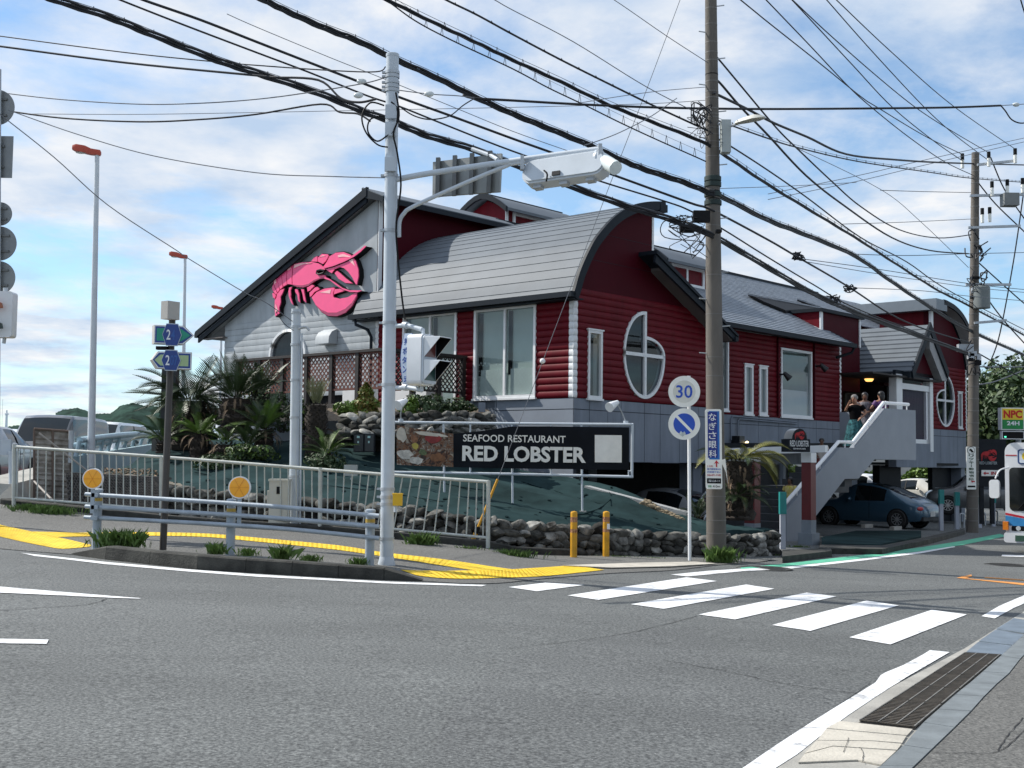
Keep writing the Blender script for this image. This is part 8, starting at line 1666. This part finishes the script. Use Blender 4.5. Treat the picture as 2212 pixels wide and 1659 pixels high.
# ---- unseen houses and trees added on the camera's side to cut sky fill
for i, (o_, L_, D_, Hh_, cl, lab) in enumerate(((Vector((11.5, 3.5, 0)), 11, 8, 6.2, (0.16, 0.13, 0.10), 'brown house on the near side of the street, out of the picture to the right'), (Vector((20.5, 14.0, 0)), 11, 8, 6.8, (0.13, 0.14, 0.14), 'grey house next to the brown one, out of the picture to the right'))):
    o_.z = gz(o_.x, o_.y)-0.2; hs = thing('added_house', lab, 'house', o_); R_ = -V
    MB().obox(o_, U*L_, R_*D_, ZZ*Hh_).build('wall', mat('added_house_wall_%d' % i, cl, 0.85, 0, 0.12, 1), hs); MB().prism([o_-U*0.5-R_*0.6+ZZ*Hh_, o_-U*0.5+R_*(D_+0.6)+ZZ*Hh_, o_-U*0.5+R_*D_*0.5+ZZ*(Hh_+2)], U*(L_+1)).build('roof', M_trim, hs)
    for j in range(4):
        for zz in (0.9, 3.7): MB().obox(o_+U*(1+j*2.6)-R_*0.04+ZZ*zz, U*1.5, R_*0.06, ZZ*1.3).build('window', M_carglass, hs)
tree('garden tree on the near side of the street, out of the picture', Vector((9.0, 2.0, gz(9, 2))), 5.5, 2.4, 2500, 61, group=None); tree('garden tree between the two near houses, out of the picture', Vector((19.0, 11.0, gz(19, 11))), 6.0, 2.6, 2500, 62, group=None)
# ---- people
M_skin = mat('skin', (0.30, 0.15, 0.095), 0.6, 0, 0.06, 6); M_skin2 = mat('skin_tan', (0.14, 0.07, 0.042), 0.6, 0, 0.06, 6); M_hair = mat('hair_black', (0.008, 0.007, 0.007), 0.5, 0, 0.2, 20); M_hairg = mat('hair_grey', (0.16, 0.15, 0.14), 0.6, 0, 0.4, 20)
def person(lab, pos, H, yaw, arms, skin, hair, top, skirt=None, legs=None, hairlen=0.0, group='people on the entrance stairs', head=(0, 0)):
    """one continuous skinned body; arms = (elbow, hand) per side in body units (x right, y front, z up)"""
    t = thing('person', lab, 'person', pos, group); t.rotation_euler = (0, 0, yaw); t.scale = (H, H, H)
    J = {}; vs = []; es = []; rs = []
    def jv(n, p, r): J[n] = len(vs); vs.append(p); rs.append(r)
    jv('pel', (0, 0, .52), (.075, .06)); jv('waist', (0, 0, .60), (.062, .05)); jv('chest', (0, -.005, .72), (.085, .058)); jv('neckb', (0, -.01, .815), (.045, .04)); jv('neck', (0, 0, .85), (.028, .03)); jv('jaw', (head[0]*.5, .012+head[1]*.5, .885), (.042, .05)); jv('head', (head[0], .005+head[1], .935), (.052, .062)); jv('crown', (head[0], -.004+head[1], .972), (.034, .042))
    for a, b in (('pel', 'waist'), ('waist', 'chest'), ('chest', 'neckb'), ('neckb', 'neck'), ('neck', 'jaw'), ('jaw', 'head'), ('head', 'crown')): es.append((J[a], J[b]))
    for sg, nm in ((-1, 'l'), (1, 'r')):
        jv('sh'+nm, (sg*.105, -.005, .79), (.034, .034)); el, ha = arms[0 if sg < 0 else 1]; jv('el'+nm, el, (.026, .026)); jv('wr'+nm, ha, (.018, .018))
        d = (Vector(ha)-Vector(el)).normalized(); jv('pa'+nm, tuple(Vector(ha)+d*.035), (.022, .012)); jv('fi'+nm, tuple(Vector(ha)+d*.08), (.012, .008)); jv('th'+nm, tuple(Vector(ha)+d*.03+Vector((-sg*.028, .01, 0))), (.008, .008))
        es += [(J['neckb'], J['sh'+nm]), (J['sh'+nm], J['el'+nm]), (J['el'+nm], J['wr'+nm]), (J['wr'+nm], J['pa'+nm]), (J['pa'+nm], J['fi'+nm]), (J['wr'+nm], J['th'+nm])]
        jv('hip'+nm, (sg*.05, 0, .49), (.058, .058)); jv('kn'+nm, (sg*.052, .01, .27), (.036, .036)); jv('an'+nm, (sg*.052, -.005, .045), (.022, .022)); jv('to'+nm, (sg*.06, .085, .018), (.024, .016)); es += [(J['pel'], J['hip'+nm]), (J['hip'+nm], J['kn'+nm]), (J['kn'+nm], J['an'+nm]), (J['an'+nm], J['to'+nm])]
    me = bpy.data.meshes.new('body'); me.from_pydata(vs, es, []); o = bpy.data.objects.new('body', me); COL.objects.link(o); o.parent = t
    sk = o.modifiers.new('skin', 'SKIN'); o.modifiers.new('sub', 'SUBSURF').levels = 1; o.modifiers['sub'].render_levels = 1
    for i, r in enumerate(rs): me.skin_vertices[0].data[i].radius = r
    me.skin_vertices[0].data[0].use_root = True
    dg = bpy.context.evaluated_depsgraph_get(); m2 = bpy.data.meshes.new_from_object(o.evaluated_get(dg)); o.modifiers.clear(); o.data = m2; m2.materials.clear(); m2.materials.append(skin); m2.polygons.foreach_set('use_smooth', [True]*len(m2.polygons))
    hx, hy = head
    mm = MB(); mm.ell((hx, hy-.016, .945), (.062, .066, .058), 14, 9); 
    if hairlen: mm.ell((hx, hy-.045, .945-hairlen/2), (.058, .035, hairlen/2+.03), 12, 8)
    lpart(mm, 'hair', hair, t)
    nb = MB(); nb.ell((hx*.9, hy+.068, .915), (.009, .012, .014), 8, 5); lpart(nb, 'nose', skin, t)
    eb = MB()
    for sg in (-1, 1): eb.ell((hx+sg*.022, hy+.060, .928), (.009, .006, .005), 8, 5)
    lpart(eb, 'eyes', M_hair, t) if False else None
    for sg in (-1, 1): lpart(MB().ell((hx+sg*.022, hy+.059, .928), (.009, .006, .005), 8, 5), 'eye', M_hair, t)
    lpart(MB().ell((hx, hy+.060, .892), (.015, .006, .004), 8, 5), 'mouth', mat('lip', (0.25, 0.06, 0.05)), t)
    def shell(prof, mt, nm, n=18, fold=0.0):
        rows_ = []
        for z, rx, ry in prof: rows_.append([Vector((rx*math.cos(a)*(1+fold*(0.8-z)*math.sin(a*9)), ry*math.sin(a)*(1+fold*(0.8-z)*math.sin(a*9))-.003, z)) for a in [2*math.pi*i/n for i in range(n)]])
        lpart(MB().grid(rows_, wrap=True), nm, mt, t, recalc=False)
    shell([(.50, .108, .085), (.58, .094, .074), (.66, .104, .078), (.74, .118, .082), (.79, .112, .07), (.815, .07, .055)], top, 'top')
    for sg, nm in ((-1, 0), (1, 1)):
        a_ = Vector((sg*.100, -.005, .795)); el = Vector(arms[nm][0]); lpart(MB().tube([a_, a_.lerp(el, .35), a_.lerp(el, .6)], [.048, .044, .044], 10, False), 'sleeve', top, t, recalc=False)
    if skirt: shell([(.555, .098, .078), (.46, .135, .115), (.30, .165, .15), (.12, .20, .185), (.09, .20, .19)], skirt, 'skirt', 36, 0.10)
    if legs:
        for sg in (-1, 1): lpart(MB().tube([(sg*.05, 0, .53), (sg*.052, .005, .28), (sg*.052, -.005, .07)], [.075, .05, .04], 10, False), 'trouser_leg', legs, t, recalc=False)
    return t
M_cblack = mat('black_shirt', (0.005, 0.005, 0.006), 0.95, 0, 0.2, 8, spec=0.05); M_teals = mat('teal_patterned_skirt', (0.006, 0.012, 0.02), 0.9, 0, 0.3, 14, col2=(0.05, 0.16, 0.18), spec=0.1); M_gdress = mat('grey_floral_dress', (0.06, 0.065, 0.08), 0.8, 0, 0.4, 16, col2=(0.22, 0.20, 0.22)); M_purp = mat('purple_top', (0.10, 0.03, 0.14), 0.7, 0, 0.15, 8); M_yell = mat('yellow_print_top', (0.62, 0.50, 0.05), 0.8, 0, 0.2, 14, col2=(0.7, 0.6, 0.3)); M_beige = mat('cream_top', (0.50, 0.45, 0.40), 0.8, 0, 0.15, 10); M_denim = mat('dark_denim', (0.03, 0.04, 0.06), 0.8)
def spos(px, ph, Y, H): q = at(px, ph, Y); return Vector((q.x, q.y, q.z-H))
hip = ((-.17, -.04, .66), (-.10, .07, .56)); rel = ((-.15, 0, .65), (-.15, .05, .52))
person('woman in a black top and teal patterned skirt, hand on hip on the stairs', spos(1847, 852, 34.3, 1.62), 1.62, 2.6, (((-.19, -.03, .68), (-.11, .05, .58)), ((.17, .02, .70), (.08, .10, .84))), M_skin, M_hairg, M_cblack, skirt=M_teals, head=(0.01, 0.02))
person('woman in a grey floral dress standing at the top of the stairs', spos(1868, 847, 36.2, 1.60), 1.60, 2.9, (((-.16, 0, .65), (-.06, .10, .62)), ((.16, 0, .65), (.05, .10, .60))), M_skin2, M_hair, M_gdress, skirt=M_gdress, hairlen=0.08)
person('woman in a purple sleeveless top leaning on the stair rail', spos(1902, 845, 36.0, 1.60), 1.60, 0.4, (((-.19, .03, .68), (-.12, .14, .66)), ((.18, .05, .68), (.12, .16, .64))), M_skin, M_hair, M_purp, skirt=M_purp, hairlen=0.10)
person('child with curly dark hair reaching for the rail on the half landing', spos(1775, 946, 32.9, 1.18), 1.18, 2.9, (((-.16, .02, .66), (-.24, .10, .70)), rel[::1] if False else ((.16, .0, .66), (.10, .10, .58))), M_skin2, M_hair, M_beige, legs=mat('brick_shorts', (0.20, 0.05, 0.04)), hairlen=0.03)
person('child in a bright yellow top at the foot of the stairs', spos(1706, 1030, 31.2, 1.22), 1.22, 2.5, (((-.17, .04, .66), (-.22, .14, .60)), ((.16, 0, .66), (.13, .06, .54))), M_skin2, M_hair, M_yell, legs=M_denim, hairlen=0.12)
# ================================================================ OVERHEAD CABLES
M_cab = mat('cable_black', (0.008, 0.009, 0.013), 0.6, 0, 0.2, 6); M_thin = mat('cable_grey', (0.16, 0.17, 0.19), 0.6, 0.2, 0.1, 6)
def Yw(x):
    if x < 1540: return lerp(16.8, 21.73, x/1540.0)
    return 10.15/(0.634-(x-1106)/2600.0)
def street(pts, off=0.0):
    P = [at(x, y, Yw(x)+off) for x, y in pts]
    if pts[0][1] <= 0 and pts[0][0] > 1590: P.insert(0, P[0]+(P[0]-P[1]).normalized()*10.0)
    return P
def span(pts, Y0, Y1):
    x0, x1 = pts[0][0], pts[-1][0]; return [at(x, y, lerp(Y0, Y1, (x-x0)/(x1-x0) if x1 != x0 else 0)) for x, y in pts]
def cable(P, r, label, mt=None, hangers=0.0, drop=0.0, group='overhead cables', strands=1, n=6, loop=0.05):
    C_ = catmull(P, 6); t = thing('cable', label, 'cable', C_[0], group)
    for s in range(strands):
        rr = random.Random(len(C_)*7+s); o = Vector((0, 0, 0)) if s == 0 else Vector((rr.uniform(-1, 1)*r*0.8, rr.uniform(-1, 1)*r, rr.choice((-1, 1))*r*1.7))
        MB().tube([p+o+(Vector((0, 0, math.sin(i*1.7+s)*r*0.35)) if strands > 1 else Vector((0, 0, 0))) for i, p in enumerate(C_)], r, n).build('strand', mt or M_cab, t)
    if hangers:
        hm = MB(); acc = 0
        ms = [p+Vector((0, 0, drop)) for p in C_]
        if drop: MB().tube(ms, r*0.28, 5).build('messenger_wire', M_thin if drop > 0.05 else M_cab, t)
        for a, b in zip(C_, C_[1:]):
            L_ = (b-a).length; acc += L_
            while acc > hangers:
                acc -= hangers; p = b.lerp(a, min(1, acc/max(L_, 1e-6))); d = (b-a).normalized(); hm.tube([p+Vector((0, 0, -r*1.1)), p+d*0.02+Vector((0, 0.02, drop*0.5)), p+d*0.03+Vector((0, 0, drop+0.02)), p+d*0.05+Vector((0, -0.02, drop*0.4)), p+d*0.06+Vector((0, 0, -r))], 0.006, 4, False)
        stuff(hm.build('hangers', M_cab, t))
    return t
cable(street([(60, -22), (118, 0), (233, 37), (333, 77), (467, 130), (553, 158), (685, 201), (783, 241), (857, 267), (923, 294), (1027, 325), (1216, 397), (1353, 446), (1440, 472), (1535, 508), (1659, 579), (1759, 636), (1859, 680), (1976, 723), (2090, 764)]), 0.020, 'thick bundled cable sagging lowest across the signal pole to the far pole', hangers=0.45, drop=0.07, strands=3)
cable(street([(200, -25), (260, 0), (400, 55), (553, 113), (667, 156), (791, 206), (863, 230), (963, 270), (1106, 326), (1289, 389), (1434, 434), (1490, 455), (1563, 496), (1659, 556), (1759, 616), (1842, 663), (1990, 722), (2100, 772)]), 0.015, 'plain black cable just above the lowest bundle')
cable(street([(240, -28), (310, 0), (433, 43), (553, 90), (712, 152), (860, 209), (976, 251), (1106, 299), (1193, 330), (1336, 382), (1490, 438), (1540, 455), (1659, 518), (1719, 553), (1832, 619), (1919, 676), (1992, 709), (2100, 742)]), 0.021, 'thick plain cable third from the bottom at the signal pole')
cable(street([(510, -28), (569, 0), (622, 26), (701, 61), (775, 90), (857, 130), (950, 172), (1024, 209), (1106, 246), (1185, 278), (1275, 315), (1344, 347), (1397, 368), (1476, 394), (1535, 418), (1556, 424), (1659, 476), (1736, 506), (1846, 553), (1926, 609), (2012, 666), (2092, 713), (2240, 780)]), 0.020, 'thick bundled cable passing the top of the signal pole', hangers=0.5, drop=0.08, strands=3)
cable(street([(780, -30), (841, 0), (950, 53), (1029, 90), (1106, 127), (1212, 175), (1318, 226), (1410, 262), (1516, 304), (1569, 336), (1659, 397), (1772, 466), (1859, 519), (1942, 573), (2026, 626), (2092, 659), (2240, 738)]), 0.018, 'thick cable with spaced hangers meeting the near utility pole', hangers=0.5, drop=0.06, strands=2)
cable(street([(780, -25), (833, 0), (897, 45), (976, 87), (1106, 148), (1185, 190), (1265, 228), (1344, 267), (1424, 304), (1503, 339), (1525, 349)]), 0.012, 'thin cable hung in spiral loops below the thick one', hangers=0.30, drop=0.14)
cable(street([(900, -35), (963, 0), (1029, 32), (1106, 74), (1212, 130), (1318, 183), (1410, 228), (1490, 265), (1530, 283)]), 0.014, 'black cable with small clips rising to the upper left', hangers=0.35, drop=0.02)
cable(street([(1000, -38), (1069, 0), (1106, 21), (1238, 90), (1397, 188), (1527, 254)]), 0.008, 'thin grey wire above the clipped cable', M_thin)
cable(street([(1270, -32), (1327, 0), (1439, 77), (1530, 136)]), 0.007, 'thin grey wire high left of the near utility pole', M_thin)
cable(street([(490, 30), (553, 58), (712, 124), (826, 169), (976, 230), (1106, 283), (1230, 327)]), 0.006, 'hair thin grey wire behind the signal pole top', M_thin)
cable([at(1480, -30, 21.6), at(1400, 185, 21.5), at(1302, 439, 21.4), at(1173, 779, 21.1), at(1075, 1036, 20.9)], 0.006, 'slanting guy wire with a white ball in front of the corner', M_thin, group=None)
t = thing('wire_ball', 'small white guard ball on the slanting guy wire', 'guard ball', at(1172, 780, 21.1)); MB().ell(at(1172, 780, 21.1), (0.05, 0.05, 0.05), 14, 9).build('ball', M_white, t); MB().cyl(at(1172, 772, 21.1), at(1171, 788, 21.1), 0.008).build('wire_slot', M_black, t)
cable(street([(1545, 120), (1556, 132), (1596, 180), (1651, 246), (1688, 288), (1722, 321), (1797, 392), (1859, 446), (1942, 496), (2026, 514), (2098, 507)]), 0.017, 'cable dropping steeply right of the near pole then sagging')
cable(street([(1545, 172), (1556, 180), (1590, 220), (1617, 249), (1659, 292), (1742, 380), (1826, 446), (1926, 513), (2009, 541), (2092, 548)]), 0.022, 'second thick sagging cable between the two utility poles')
cable(street([(1540, 200), (1553, 206), (1617, 237), (1670, 265), (1744, 296), (1828, 333), (1934, 345), (2056, 352), (2240, 357)]), 0.027, 'thick cable levelling out across the far pole top')
cable(street([(1545, 258), (1577, 270), (1659, 299), (1720, 318), (1855, 349), (2014, 373), (2098, 385), (2240, 396)]), 0.017, 'bundled cable just under the levelling one', hangers=0.8, drop=0.05)
cable(street([(1545, 297), (1577, 315), (1659, 368), (1742, 426), (1859, 513), (1959, 566), (2059, 633), (2240, 726)]), 0.016, 'plain cable running from near pole mid height to the right edge')
cable(span([(1000, 205), (1024, 212), (1106, 217), (1265, 226), (1450, 233), (1659, 235.5), (1897, 234), (2056, 232), (2162, 228)], 19.5, 24.5), 0.021, 'long level black cable crossing the whole right half', group=None)
cable([at(2162, 228, 24.5), at(2195, 226, 24.7), at(2250, 222, 25)], 0.008, 'thin end wire with a glass insulator at the right edge', M_thin, group=None)
cable([at(x, y, 24.6) for x, y in ((2162, 228), (2172, 240), (2185, 258), (2205, 266), (2230, 262))], 0.014, 'drooping cable tail at the right edge', group=None)
for i, pts in enumerate(([(1625, -32), (1659, 4), (1752, 101), (1834, 188), (1884, 233), (1963, 296), (2040, 349), (2105, 380)], [(1600, 0), (1659, 48), (1765, 132), (1860, 209), (1897, 233), (2000, 295), (2080, 334)], [(1682, -30), (1711, 0), (1765, 58), (1844, 143), (1929, 233), (2019, 306), (2080, 348)], [(1680, -28), (1712, 0), (1791, 74), (1897, 167), (1979, 233), (2051, 280), (2136, 330)], [(1760, -30), (1786, 0), (1884, 111), (1995, 230), (2056, 286), (2109, 327), (2143, 352)], [(1775, -30), (1807, 0), (1924, 111), (2059, 229), (2193, 322)])):
    cable(street(pts), 0.013, ['leftmost of the six high wires fanning down to the far pole', 'second of the six high wires fanning down to the far pole', 'third of the six high wires fanning down to the far pole', 'fourth of the six high wires fanning down to the far pole', 'fifth of the six high wires fanning down to the far pole', 'rightmost of the six high wires fanning down to the far pole'][i], group='high wires to the far pole')
cable(span([(2198, -30), (2205, 0), (2214, 30)], 24, 25), 0.016, 'short cable at the top right picture corner', group=None)
for i, (pts, Y0, Y1, r, lab) in enumerate((([(-30, 74), (0, 78), (267, 113), (460, 133), (553, 141), (712, 152), (812, 155), (833, 144)], 21, 17.3, 0.010, 'upper thin wire from the left edge to the signal pole'),
        ([(-30, 97), (0, 100), (267, 135), (553, 163), (590, 167), (688, 173), (736, 212), (775, 221), (812, 214)], 21, 17.2, 0.018, 'thicker wire from the left edge ending in a drop at the signal pole'),
        ([(-30, 196), (0, 200), (133, 215), (300, 225), (433, 223), (553, 214.5), (659, 201), (786, 180), (830, 168)], 21, 17.3, 0.009, 'upper sagging wire from the left edge'),
        ([(-30, 232), (0, 237), (133, 255), (300, 263), (433, 258), (553, 247), (693, 225), (733, 242), (773, 246), (800, 262)], 21, 17.2, 0.014, 'lower sagging wire from the left edge'),
        ([(20, 238), (33, 243), (167, 290), (333, 337), (553, 373), (712, 381), (830, 384)], 20.5, 17.3, 0.008, 'long shallow wire reaching the signal arm clamp'),
        ([(-30, 222), (0, 247), (117, 340), (233, 443), (380, 540), (403, 556), (527, 631), (572, 652), (640, 700)], 18, 22, 0.008, 'diagonal wire descending from the left edge to the slim pole'),
        ([(60, 246), (300, 247), (553, 243), (800, 238), (1100, 232), (1400, 224), (1530, 216)], 23, 23, 0.006, 'faint level wire behind the sagging wires'),
        ([(863, 230), (890, 248), (918, 257), (945, 257), (974, 249), (1000, 228), (1024, 213)], 17.3, 18, 0.010, 'looping jumper cable right of the signal pole'),
        ([(840, 192), (926, 203), (990, 207), (1024, 212)], 17.3, 19, 0.008, 'short wire with a glass insulator right of the signal pole'),
        ([(1260, 315), (1330, 290), (1400, 255), (1440, 228), (1462, 212)], 20, 21.5, 0.008, 'thin wire slanting up to the near pole tangle'),
        ([(1255, 222), (1340, 208), (1430, 196), (1525, 188)], 19, 21.8, 0.006, 'faint wire rising to the near pole'))):
    cable(span(pts, Y0, Y1), r, lab, M_cab if r > 0.009 else M_thin, group='wires to the signal pole')
for i, (pts, lab) in enumerate((([(1819, 484), (1950, 480), (2100, 473)], 'thin level wire left of the far pole at roof height'), ([(1849, 549), (1960, 552), (2096, 548), (2240, 545)], 'twisted level wire meeting the far pole'), ([(1739, 560), (1900, 582), (2096, 613), (2240, 628)], 'thin wire crossing behind the far pole'), ([(1745, 566), (1900, 592), (2096, 620), (2240, 634)], 'lower twin of the thin crossing wire'), ([(1902, 411), (2000, 414), (2100, 416)], 'short level wire left of the transformer pole'), ([(1709, 314), (1902, 409), (1990, 480), (2092, 578)], 'thin slanting wire behind the sagging cables'), ([(1659, 419), (1850, 380), (2000, 345), (2240, 292)], 'faint rising wire in the right sky'), ([(1659, 431), (1850, 392), (2000, 356), (2240, 300)], 'lower faint rising wire in the right sky'), ([(1850, 622), (1990, 628), (2096, 640), (2240, 652)], 'thin wire over the far curved roof'), ([(1530, 408), (1700, 402), (1850, 394)], 'faint wire right of the near pole'))):
    cable(span(pts, 34, 41), 0.010, lab, M_cab if i in (1, 2, 4) else M_thin, group='thin wires near the far pole')
for i, (pts, lab) in enumerate((([(2105, 590), (2130, 640), (2175, 700), (2240, 770)], 'dark cable falling right from the far pole'), ([(2106, 560), (2150, 600), (2212, 655), (2260, 690)], 'upper dark cable falling right from the far pole'), ([(2212, 410), (2190, 560), (2160, 720), (2140, 780)], 'guy cable slanting down past the far pole'), ([(2105, 384), (2150, 440), (2212, 500), (2240, 530)], 'jumper cable beside the transformer'), ([(2140, 340), (2165, 400), (2190, 440), (2240, 510)], 'second jumper cable beside the transformer'), ([(2108, 760), (2160, 790), (2212, 820), (2260, 850)], 'service cable leaving the far pole low to the right'), ([(2110, 792), (2160, 793), (2240, 792)], 'pale level arm cable right of the far pole'), ([(2106, 832), (2150, 824), (2212, 800), (2250, 790)], 'pale rising cable right of the far pole'))):
    cable(span(pts, 40.5, 42), 0.022, lab, M_cab if i < 6 else M_thin, group='cables right of the far pole')
# tangles at the near pole
rr = random.Random(4)
tg = thing('cable_tangle', 'tangle of looped cables and clamps on the near utility pole', 'cable', at(1520, 280, 21.7))
for i in range(16):
    x, y = rr.uniform(1495, 1530), rr.uniform(235, 300); MB().tube(catmull([at(x+rr.uniform(-18, 18), y+rr.uniform(-25, 25), 21.6+rr.uniform(-.2, .1)) for _ in range(5)], 5), rr.uniform(0.005, 0.012), 5).build('loop', M_cab, tg)
for i in range(9):
    MB().tube(catmull([at(rr.uniform(1430, 1530), 465+k*rr.uniform(10, 24), 21.4+rr.uniform(-.2, .2)) for k in range(5)], 5), rr.uniform(0.005, 0.011), 5).build('loop', M_cab, tg)
tg2 = thing('cable_tangle', 'tangle of loops and clamps on the far utility pole', 'cable', at(2110, 600, 40.2))
for i in range(22):
    x, y = rr.uniform(2092, 2128), rr.choice((rr.uniform(500, 560), rr.uniform(590, 640), rr.uniform(740, 800))); MB().tube(catmull([at(x+rr.uniform(-10, 14), y+rr.uniform(-14, 14), 40.1+rr.uniform(-.3, .1)) for _ in range(4)], 5), rr.uniform(0.012, 0.025), 5).build('loop', M_cab, tg2)
tg3 = thing('cable_bundle', 'spiky splice bundle on the low cable above the porch', 'cable', at(1740, 560, Yw(1740)))
for cx_, cy_ in ((1725, 553), (1838, 623), (1800, 645)):
    for i in range(8): MB().tube(catmull([at(cx_+rr.uniform(-16, 16), cy_+rr.uniform(-10, 10), Yw(cx_)) for _ in range(4)], 4), 0.014, 5).build('loop', M_cab, tg3)
M_gi = mat('glass_insulator', (0.62, 0.66, 0.66), 0.2)
for x, y, Y, lab in ((781, 176, 17.6, 'white wire insulator left of the signal pole, upper'), (774, 206, 17.5, 'white wire insulator left of the signal pole, lower'), (927, 203, 17.9, 'white wire insulator right of the signal pole'), (2195, 226, 24.7, 'white wire insulator at the right picture edge')):
    tag(MB().ell(at(x, y, Y), (0.075, 0.04, 0.045), 12, 7).build('insulator', M_gi), lab, 'insulator', 'egg shaped wire insulators')
